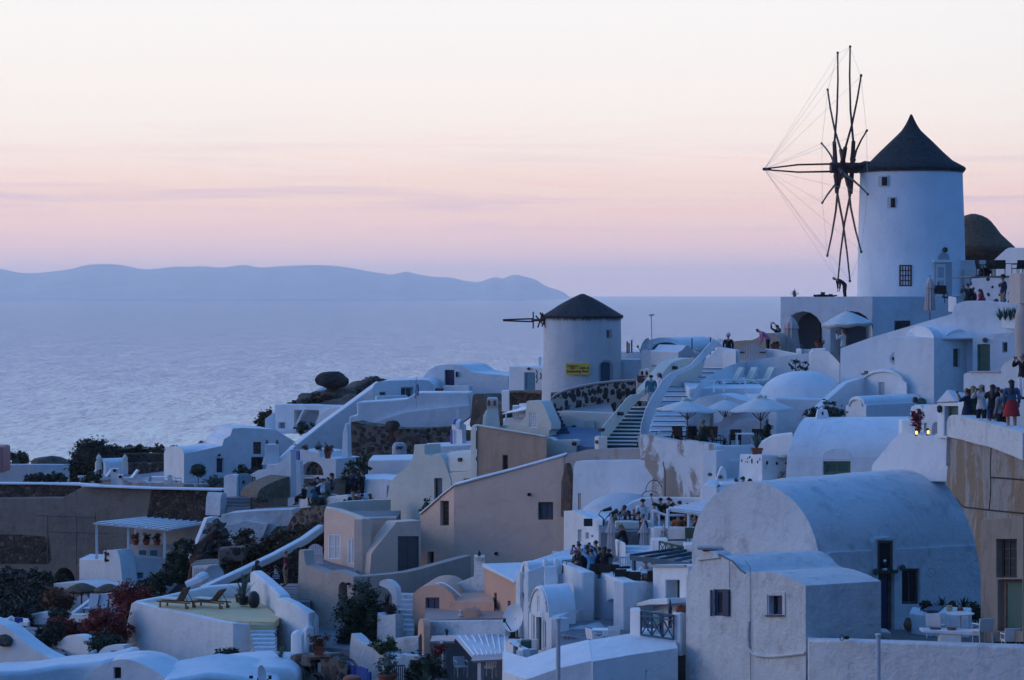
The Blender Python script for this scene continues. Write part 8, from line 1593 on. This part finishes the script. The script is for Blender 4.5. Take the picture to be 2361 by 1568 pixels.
# ---- people: one continuous skinned body per pose, clothes and hair as children
def skeleton(arms='down', seat='stand', lean=0):
    J = {}; E = []; Rd = {}
    def a(n, p, r, par=None): J[n] = Vector(p); Rd[n] = r; E.append((par,n)) if par else None
    zb = 0 if seat == 'stand' else -.47
    a('pelvis',(0,0,.95),(.155,.12)); a('waist',(0,0,1.1),(.13,.1),'pelvis'); a('chest',(0,.01,1.3),(.16,.115),'waist'); a('neckb',(0,.01,1.46),(.075,.07),'chest')
    a('neck',(0,-.005,1.53),(.052,.054),'neckb'); a('jaw',(0,-.03,1.6),(.062,.07),'neck'); a('skull',(0,-.01,1.69),(.078,.095),'jaw'); a('crown',(0,.0,1.745),(.045,.055),'skull'); a('nose',(0,-.118,1.63),(.014,.016),'jaw')
    for s,L in ((1,'l'),(-1,'r')):
        a('sh'+L,(.19*s,.01,1.42),(.062,.062),'chest'); a('ear'+L,(.082*s,0,1.645),(.012,.02),'skull')
        el,wr = {'down':((.235*s,.05,1.14),(.24*s,-.05,.9)),'photo':((.25*s,-.2,1.25),(.07*s,-.3,1.5)),'up':((.25*s,-.2,1.52),(.14*s,-.36,1.76)),'lap':((.26*s,.02,1.14),(.14*s,-.26,1.04)),
                 'one':(((.25*s,-.2,1.5),(.2*s,-.36,1.78)) if s>0 else ((.235*s,.05,1.14),(.22*s,-.1,.92))),'reach':((.22*s,-.24,1.2),(.16*s,-.48,1.1))}[arms]
        a('el'+L,el,(.044,.044),'sh'+L); a('wr'+L,wr,(.03,.03),'el'+L)
        d = (Vector(wr)-Vector(el)).normalized(); q = Vector((1,0,0)) if abs(d.x) < .8 else Vector((0,0,1)); sd = (q-d*q.dot(d)).normalized(); pm = Vector(wr)+d*.075
        a('palm'+L,pm,(.034,.02),'wr'+L); cu = d.cross(sd)*.012
        for k,ln in enumerate((.075,.09,.085,.068)): a('f%d'%k+L, pm+d*ln+sd*(.03-.02*k)+cu*(1+k*.4), (.0085,.0085), 'palm'+L)
        a('th'+L, Vector(wr)+d*.07+sd*.055, (.01,.01), 'wr'+L)
        hp = (.095*s,0,.9); a('hip'+L,hp,(.098,.1),'pelvis')
        kn,an,to = {'stand':((.105*s,-.02,.5),(.11*s,.02,.09),(.125*s,-.16,.035)),'sit':((.13*s,-.44,.93),(.13*s,-.43,.5),(.14*s,-.6,.45))}['stand' if seat=='stand' else 'sit']
        a('kn'+L,kn,(.068,.07),'hip'+L); a('an'+L,an,(.044,.048),'kn'+L); a('to'+L,to,(.036,.03),'an'+L)
    if lean:
        m = Matrix.Rotation(R(lean),3,'X'); pv = J['pelvis'].copy()
        for n in J:
            if not n.startswith(('pelvis','hip','kn','an','to')): J[n] = pv+m@(J[n]-pv)
    for n in J: J[n].z += zb
    return J,E,Rd
POSE = {}
def pose(arms, seat, lean):
    k = (arms,seat,lean)
    if k in POSE: return POSE[k]
    J,E,Rd = skeleton(arms,seat,lean); ns = list(J); me = bpy.data.meshes.new('body')
    me.from_pydata([J[n] for n in ns], [(ns.index(p),ns.index(c)) for p,c in E], []); o = bpy.data.objects.new('body_rig', me); COL.objects.link(o)
    o.modifiers.new('skin','SKIN'); sb = o.modifiers.new('sub','SUBSURF'); sb.levels = sb.render_levels = 1
    for i,n in enumerate(ns): me.skin_vertices[0].data[i].radius = Rd[n]; me.skin_vertices[0].data[i].use_root = (n == 'pelvis')
    dg = bpy.context.evaluated_depsgraph_get(); bm_ = bpy.data.meshes.new_from_object(o.evaluated_get(dg)); bpy.data.objects.remove(o)
    bm_.name = 'body'; bm_.shade_smooth()
    seg = [(p,c,J[p],J[c]) for p,c in E if not c[0] == 'f']
    def near(v):
        best = None
        for p,c,a,b in seg:
            ab = b-a; t = max(0,min(1,(v-a).dot(ab)/ab.length_squared)); d = (v-(a+ab*t)).length/(.4+max(Rd[p][0],Rd[c][0])*4)
            if best is None or d < best[0]: best = (d,c,t)
        return best[1:]
    reg = []
    for v in bm_.vertices:
        c,t = near(v.co)
        if c in ('pelvis','waist','chest') or c[:2] == 'sh' or (c == 'neckb' and t < .75): r = 'top'
        elif c[:2] == 'el': r = 'upper'
        elif c[:2] == 'wr': r = 'fore' if t < .9 else 'skin'
        elif c[:3] == 'hip': r = 'hip'
        elif c[:2] == 'kn': r = 'thigh'
        elif c[:2] == 'an': r = 'shin' if t < .9 else 'foot'
        elif c[:2] == 'to': r = 'foot'
        elif c in ('skull','crown'): r = 'head'
        elif c == 'jaw': r = 'jaw'
        else: r = 'skin'
        reg.append(r)
    hd = J['skull']; fwd = Matrix.Rotation(R(lean),3,'X')@Vector((0,-1,0)); up = Matrix.Rotation(R(lean),3,'X')@Vector((0,0,1))
    for i,v in enumerate(bm_.vertices):
        q = v.co-hd
        if q.length < .18 and q.dot(up) > -.13:
            reg[i] = 'hair' if (q.dot(fwd) < .02 and q.dot(up) > -.11) or q.dot(up) > .025 else 'skin'
    top = max(v.co.z for v in bm_.vertices if True); hz_ = max(J['crown'].z+.05, J['skull'].z+.09)
    POSE[k] = (bm_,reg,J,hz_,fwd,up); return POSE[k]
CM = {}
def clothes(k, name, regs, off):
    kk = (k,name,tuple(sorted(regs)),off)
    if kk in CM: return CM[kk]
    b,reg,J,_,_,_ = POSE[k]; ids = {}; vs = []; fs = []
    for f in b.polygons:
        if sum(reg[i] in regs for i in f.vertices) >= len(f.vertices)-(1 if name != 'hair' else 0):
            fs.append([ids.setdefault(i,len(ids)) for i in f.vertices])
    inv = {j:i for i,j in ids.items()}
    vs = [b.vertices[inv[j]].co+b.vertices[inv[j]].normal*off for j in range(len(inv))]
    me = bpy.data.meshes.new(name); me.from_pydata(vs,[],fs); me.shade_smooth(); CM[kk] = me; return me
def person(x, y, D, label, top, bot, hair=HAIRD, arms='down', seat='stand', lean=0, rz=180, h=1.72, long=False, sleeves=1, skirt=None, shorts=False, group=None, hat=None, bald=False, pack=None, stripe=None, base=None):
    k = (arms,seat,lean); b,reg,J,hz_,fwd,up = pose(*k); sc = h/1.79*1.06
    p = P(x,y,D); p.z -= hz_*sc; 
    t = T('person', label, 'person', p, group); t.scale = (sc*1.12,sc*1.12,sc); t.rotation_euler.z = R(rz)
    def ch(name, me, m):
        o = bpy.data.objects.new(name, me); COL.objects.link(o); o.parent = t
        if me.users > 1 and me.materials and me.materials[0] != m:
            o.material_slots[0].link = 'OBJECT'; o.material_slots[0].material = m
        elif not me.materials: me.materials.append(m)
        ORG[o.name] = ORG[t.name]; return o
    ch('body', b, SKIN)
    ch('shirt', clothes(k,'shirt',{'top','upper','hip'}|({'fore'} if sleeves else set()),.016), cloth(top))
    if bot: ch('trousers', clothes(k,'trousers',{'hip','thigh'}|(set() if shorts else {'shin'}),.011), cloth(bot))
    ch('shoes', clothes(k,'shoes',{'foot'},.012), BLACK)
    if not bald: ch('hair', clothes(k,'hair',{'hair'},.016), hair)
    loc = lambda v: v
    if skirt:
        w = MB(); z0 = J['waist'].z-.03; zz = [(.145,z0),(.2,z0-.18),(.24,z0-.42),(.27,z0-.6)]; lathe(w, (0,0,0), zz[::-1], 20, sy=.8, wob=.06); o = w.build('skirt', cloth(skirt)); o.parent = t; ORG[o.name] = ORG[t.name]
    if long:
        w = MB(); hp = J['skull']-fwd*.03; q = J['chest']-fwd*.13+up*.03; lathe(w, (0,0,0), [(.001,0)], 3) if 0 else None
        tube(w, [hp-fwd*.02-up*.0, hp-fwd*.05-up*.06, J['neckb']-fwd*.1, q-up*.08], .095, 8, .06); o = w.build('long_hair', hair); o.parent = t; ORG[o.name] = ORG[t.name]
    if hat: w = MB(); c = J['crown']; lathe(w, c-up*.02, [(.16,-.03),(.15,0),(.11,.02),(.1,.09),(.04,.12)], 14); o = w.build('hat', cloth(hat)); o.parent = t; ORG[o.name] = ORG[t.name]
    if pack: w = MB(); c = J['chest']-fwd*.2-up*.04; blob(w, c, (.17,.13,.24), .08, 1, 2); o = w.build('backpack', cloth(pack)); o.parent = t; ORG[o.name] = ORG[t.name]
    if stripe:
        for j in range(4): w = MB(); c = J['waist']+up*(.02+.085*j); lathe(w, c, [(.168,-.018),(.172,0),(.168,.018)], 16, sy=.78); o = w.build('shirt_stripe', cloth(stripe)); o.parent = t; ORG[o.name] = ORG[t.name]
    if arms in ('photo','up','one'):
        hnd = J['palml'] if arms == 'one' else (J['palml']+J['palmr'])/2
        q = Matrix.Rotation(R(rz),3,'Z')@(hnd+Vector((0,-.03,.03)))*sc+p; w = MB(); box(w, q, (.13,.05,.085), R(rz)); d = Matrix.Rotation(R(rz),3,'Z')@Vector((0,-.06,0)); tube(w, [q, q+d], .032, 8)
        one('camera', 'camera held by the '+' '.join(label.split(',')[0].split()[:11]), 'camera', w, BLACK)
    return t
BK=(.012,.012,.015); NV=(.015,.02,.05); GY=(.2,.2,.21); LG=(.5,.5,.52); WH=(.72,.73,.75); TL=(.03,.17,.22); JN=(.03,.05,.11); OL=(.06,.055,.03); RD=(.4,.025,.03); PK=(.6,.2,.36); MR=(.13,.02,.03); KH=(.25,.19,.12); DG=(.025,.05,.03); LB=(.12,.32,.5); OR=(.5,.13,.03); BR=(.09,.06,.045); PKR=(.5,.03,.1)
G='photographers on the ramp'
person(2229,892,90.2,'woman in a navy dress photographing at the left end of the ramp',NV,None,HAIRB,'photo',rz=-110,h=1.66,skirt=NV,sleeves=0,long=True,group=G)
person(2244,886,90.2,'blond woman in grey green right behind the navy dress',DG,OL,HAIRL,rz=160,h=1.66,long=True,group=G)
person(2263,884,87.9,'woman in a pale grey cardigan lifting a camera on the ramp',LG,BK,HAIRD,'photo',rz=-35,h=1.66,long=True,group=G)
person(2289,883,86.2,'black haired woman in a black top and denim shorts, bare legs',BK,JN,HAIRD,'photo',rz=165,h=1.66,long=True,shorts=True,group=G)
person(2311,894,85.8,'person with a dark backpack half hidden on the ramp',GY,BK,HAIRB,rz=200,h=1.6,pack=BK,group=G)
person(2332,872,83.5,'long haired woman in a denim jacket and bright red skirt',(.05,.11,.18),None,HAIRD,rz=178,h=1.68,long=True,skirt=RD,group=G)
person(2358,812,92,'figure in black at the right edge of the picture',BK,WH,HAIRD,'photo',rz=-60,h=1.7,group=G)
G='sunset watchers below the windmill door'
person(2231,651,131,'man with a black backpack photographing beside the dotted wall',(.02,.045,.06),BK,HAIRD,'photo',rz=-150,pack=BK,group=G)
person(2263,664,130,'long haired woman in a pink top sitting low by the dotted wall',PKR,BK,HAIRB,'lap',lean=8,rz=-120,h=1.6,long=True,group=G)
person(2313,634,129,'tall man in navy and khaki walking in front of the dotted wall',NV,KH,HAIRD,rz=-80,h=1.78,hat=BK,group=G)
person(2348,655,128,'woman in red taking a picture at the far right of the dotted wall',RD,LG,HAIRD,'photo',rz=-75,h=1.65,group=G)
person(2261,607,137.4,'grey haired man seated on the windmill terrace',NV,BK,HAIRG,'lap','sit',rz=-90)
person(2275,603,137.2,'woman with very long dark hair seated on the windmill terrace',BK,BK,HAIRD,'lap','sit',rz=-140,long=True)
person(1944,757,128.3,'man in a pale jacket and jeans taking photos on the slope steps',(.48,.46,.44),JN,HAIRD,'photo',rz=-120,h=1.72)
person(1840,781,149.5,'dim figure seated inside the left loggia arch',GY,BK,HAIRD,'lap','sit',rz=20)
person(1771,757,144.8,'man in a pink shirt leaning over the rounded beige wall',PK,BK,HAIRD,'reach',lean=52,rz=-85,h=1.75)
person(1792,747,150,'dark figure with raised arms beside the loggia corner',BK,BK,HAIRD,'up',rz=-150)
person(1679,769,141,'man in a dark jacket and pale cap watching the sea',BK,BK,HAIRG,rz=180,hat=LG)
person(1948,638,157.5,'worker in black bending over at the foot of the windmill sails',BK,BK,HAIRB,'reach',lean=62,rz=-80,h=1.8)
person(1501,862,127.5,'man in a teal shirt at the top of the blue stairs',TL,LG,HAIRD,rz=175,h=1.75,sleeves=0)
person(1519,857,128.8,'dark haired woman in white talking to the man in teal',WH,BK,HAIRD,rz=-70,h=1.68,long=True)
person(1553,985,119.6,'man of the seated cafe couple in dark green',(.03,.05,.055),BK,HAIRD,'lap','sit',rz=-110,h=1.75)
person(1563,986,119.9,'blond woman of the seated cafe couple',BR,BK,HAIRL,'lap','sit',rz=-130,h=1.68,long=True)
person(1621,965,121,'standing cafe guest in an olive jacket under the leftmost parasol',OL,BK,HAIRD,rz=-60,h=1.74)
person(1604,987,120.4,'seated cafe guest behind the potted plants',BR,BK,HAIRD,'lap','sit',rz=-40)
for x,y,D,c,hc,kw,l in ((1586,987,121.5,GY,HAIRD,dict(arms='lap',seat='sit',rz=-60),'cafe guest in grey seated near the stair foot'),(1421,1170,113.6,GY,HAIRB,dict(arms='lap',seat='sit',rz=70),'guest in grey seated at the far left of the restaurant terrace'),(1415,1176,112.6,BR,HAIRD,dict(arms='lap',seat='sit',rz=110,long=True),'long haired guest in brown at the left restaurant tables'),(1472,1176,112.4,BK,HAIRD,dict(arms='lap',seat='sit',rz=150),'guest in black in front of the big man in white'),(1508,1156,114.4,LG,HAIRB,dict(rz=140),'guest in pale grey standing by the coiled hose'),(1382,1258,105.6,NV,HAIRD,dict(rz=-130),'person in navy between the picture takers'),(1344,1262,106,BK,HAIRD,dict(arms='photo',rz=-120),'short person in black behind the pink top'),(1404,1262,105,GY,HAIRB,dict(arms='photo',rz=-150),'person in grey at the right of the picture takers'),(820,1090,155.4,BK,HAIRD,dict(rz=150),'person in black wedged between the blue jacket and the wall'),(756,1098,150,GY,HAIRB,dict(arms='photo',rz=-130),'person in grey standing behind the ledge crowd'),(2300,889,87.2,NV,HAIRB,dict(rz=150),'person in navy at the back of the ramp group'),(2250,900,90.4,GY,HAIRD,dict(rz=-60),'person in grey at the back left of the ramp group'),(2244,660,132,BK,HAIRB,dict(rz=-120),'person in black behind the pink top by the dotted wall')): person(x,y,D,l,c,BK,hc,**kw)
G='diners behind the big barrel vault'
for x,y,D,c,hc,kw,l in ((1703,1084,114.3,TL,HAIRD,dict(lean=28,arms='reach',rz=60),'diner in teal leaning over the table'),(1697,1100,112.8,BK,HAIRB,dict(seat='sit',arms='lap',rz=100),'brown haired diner with back turned, left of the group'),(1713,1096,112.7,NV,HAIRD,dict(seat='sit',arms='lap',rz=150),'dark dressed diner in the middle below the one in teal'),(1729,1101,112.6,BK,HAIRD,dict(seat='sit',arms='lap',rz=200),'dark haired diner at the right of the left table'),(1774,1079,113,RD,HAIRD,dict(seat='sit',arms='lap',rz=-60),'diner in red with a hair bun'),(1763,1097,113.2,LG,HAIRG,dict(seat='sit',arms='lap',rz=30,bald=True),'diner in pale grey bending beside the one in red'),(1802,1086,112.6,(.35,.4,.05),HAIRB,dict(seat='sit',arms='lap',rz=-30),'left diner of the yellow green pair'),(1814,1084,112.4,(.3,.38,.06),HAIRD,dict(seat='sit',arms='lap',rz=20),'right diner of the yellow green pair')):
    person(x,y,D,l,c,BK,hc,group=G,**kw)
w = MB(); lathe(w, P(1777,1076.5,113), [(.03,0),(.07,.05),(.03,.12)], 8); one('hair_bun', 'dark hair bun on the head of the diner in red', 'hair', w, HAIRD)
G='guests on the upper restaurant terrace'
for x,y,D,c,hc,kw,l in ((1482,1147,113.4,WH,HAIRB,dict(rz=178,h=1.85,sleeves=0),'big man in a white shirt standing with his back turned'),(1461,1169,113.6,NV,HAIRG,dict(seat='sit',arms='lap',rz=60,bald=True,stripe=LG),'bald man in a striped shirt'),(1437,1167,113,GY,HAIRD,dict(arms='photo',rz=-100,h=1.6),'man in grey aiming a camera at the restaurant table'),(1440,1162,114.4,BK,HAIRD,dict(rz=150),'dark figure standing behind the man with the camera'),(1448,1174,112.9,BK,HAIRD,dict(rz=-140,h=1.55,long=True),'woman in black close to the man with the camera'),(1443,1206,110.6,BK,HAIRL,dict(lean=22,arms='reach',rz=-90,h=1.68,long=True),'woman in a long black coat leaning over the restaurant table'),(1482,1182,110.6,NV,HAIRD,dict(rz=-60,h=1.72),'dark haired waiter behind the middle folded parasol'),(1523,1145,114.6,DG,HAIRD,dict(arms='one',rz=-140,sleeves=0),'man in dark green raising one arm'),(1542,1144,114.2,BK,HAIRB,dict(arms='photo',rz=160),'person in black right of the man in green'),(1567,1152,114.4,RD,HAIRD,dict(seat='sit',arms='lap',rz=150),'seated guest in red behind the canopy tip'),(1556,1160,114,BK,HAIRD,dict(seat='sit',arms='lap',rz=120),'seated guest in black behind the canopy tip'),(1584,1158,114,BK,HAIRD,dict(seat='sit',arms='lap',rz=200),'seated guest whose head shows above the canopy'),(1564,1181,110.4,OR,HAIRD,dict(seat='sit',arms='lap',rz=178,h=1.78),'guest in an orange jacket seated under the canopy'),(1580,1184,110.8,NV,HAIRD,dict(seat='sit',arms='lap',rz=60),'guest in navy at the far side of the canopy table'),(1604,1185,109.6,BK,HAIRD,dict(seat='sit',arms='lap',rz=-80,h=1.78),'guest in black under the canopy facing left')):
    person(x,y,D,l,c,BK if 'white shirt' not in l else WH,hc,group=G,**kw)
G='people taking pictures on the lower terrace'
for x,y,D,c,b_,hc,kw,l in ((1335,1249,106.4,(.3,.16,.17),BK,HAIRB,dict(arms='photo',rz=-140,h=1.72),'woman in pink and a grey vest with a raised camera'),(1363,1263,104.9,LB,JN,HAIRD,dict(arms='up',rz=-160,h=1.64),'person in light blue holding both arms up'),(1354,1256,106.3,BR,BK,HAIRD,dict(arms='one',rz=-150,h=1.7),'dark person stretching one arm up with a camera'),(1374,1243,106.2,OL,BK,HAIRD,dict(arms='photo',rz=-130,h=1.78),'tall man in a brown jacket looking at his camera'),(1394,1257,104.8,BK,(.08,.03,.03),HAIRD,dict(arms='photo',rz=170,h=1.66,long=True),'woman in black with binocular like camera at her face'),(1489,1288,102.8,WH,NV,HAIRB,dict(seat='sit',arms='lap',rz=10,h=1.75,sleeves=0),'man in a white shirt seated facing the viewer')):
    person(x,y,D,l,c,b_,hc,group=G,**kw)
G='crowd sitting on the whitewashed ledge'
for x,y,c,hc,kw,l in ((701,1113,BK,HAIRD,dict(bald=True,rz=-110),'bald man in black at the left end of the ledge'),(714,1110,LG,HAIRD,dict(rz=175),'man in a pale shirt seen from behind on the ledge'),(727,1113,TL,HAIRD,dict(rz=190),'person in teal seated on the ledge'),(732,1097,NV,HAIRD,dict(arms='photo',rz=-150),'dark haired person holding a phone above the ledge crowd'),(743,1101,WH,HAIRD,dict(arms='photo',rz=-120),'person in white photographing from the ledge'),(765,1092,BK,HAIRD,dict(rz=-100,hat=BK),'person in a dark hood by the plants'),(769,1094,(.22,.15,.13),HAIRG,dict(bald=True,rz=-90),'bald man in brown at the right end of the ledge')):
    kw = dict(dict(arms='lap'),**kw); person(x,y,149 if x<760 else 150.5,l,c,BK,hc,seat='sit',group=G,**kw)
G='people standing against the white block house'
for x,y,c,hc,kw,l in ((801,1086,BK,HAIRB,dict(arms='photo',rz=-130),'person in black lifting a camera by the tall bush'),(810,1083,(.02,.06,.12),HAIRD,dict(rz=-170,pack=NV),'person in a blue jacket before the tall bush'),(835,1085,BK,HAIRB,dict(rz=-120),'person in black against the white block house')): person(x,y,154.8,l,c,BK,hc,group=G,**kw)
G='heads behind the curved cream parapet'
for x,y,c,hc,kw,l in ((813,1132,BK,HAIRL,dict(long=True),'fair haired person at the left behind the curved parapet'),(827,1130,BR,HAIRB,dict(),'brown haired person behind the curved parapet'),(835,1136,BK,HAIRD,dict(),'black haired person in the middle behind the curved parapet'),(853,1136,BK,HAIRB,dict(long=True),'long haired person at the right behind the curved parapet'),(795,1149,BK,HAIRD,dict(),'person crouching low at the parapet corner')): person(x,y,138,l,c,BK,hc,seat='sit',arms='lap',rz=-160,group=G,**kw)
G='people on the stair beside the lounger terrace'
person(659,1267,124.5,'man in a maroon shirt and khaki shorts on the stair',MR,KH,HAIRD,rz=-95,h=1.78,shorts=True,sleeves=0,group=G)
person(590,1290,125,'woman in black with reddish hair leaning on the thin parapet',BK,BK,HAIRB,'lap',rz=140,h=1.6,long=True,lean=10,group=G)
person(617,1318,122.5,'long red haired woman in a rust coat behind the side parapet',(.13,.05,.025),BK,leafmat('red_hair',(.08,.025,.012),(.13,.04,.02)),rz=150,h=1.62,long=True,group=G)
person(636,1302,123,'man in black with a striped bag on the stair',BK,BK,HAIRD,'lap',rz=-170,h=1.74,stripe=WH,group=G)
person(247,1259,156.8,'person in dark red sitting on the pergola house roof edge',MR,BK,HAIRD,'photo','sit',rz=60,h=1.75)
w = MB()
for k in range(7): blk(w, [(600+k*9,1352+k*6,126-k*.9),(690+k*4,1352+k*6,125-k*.9)], 1420, (0,1.2,0))
tag(w.build('stone_path', FLOORG), None, None, kind='structure')
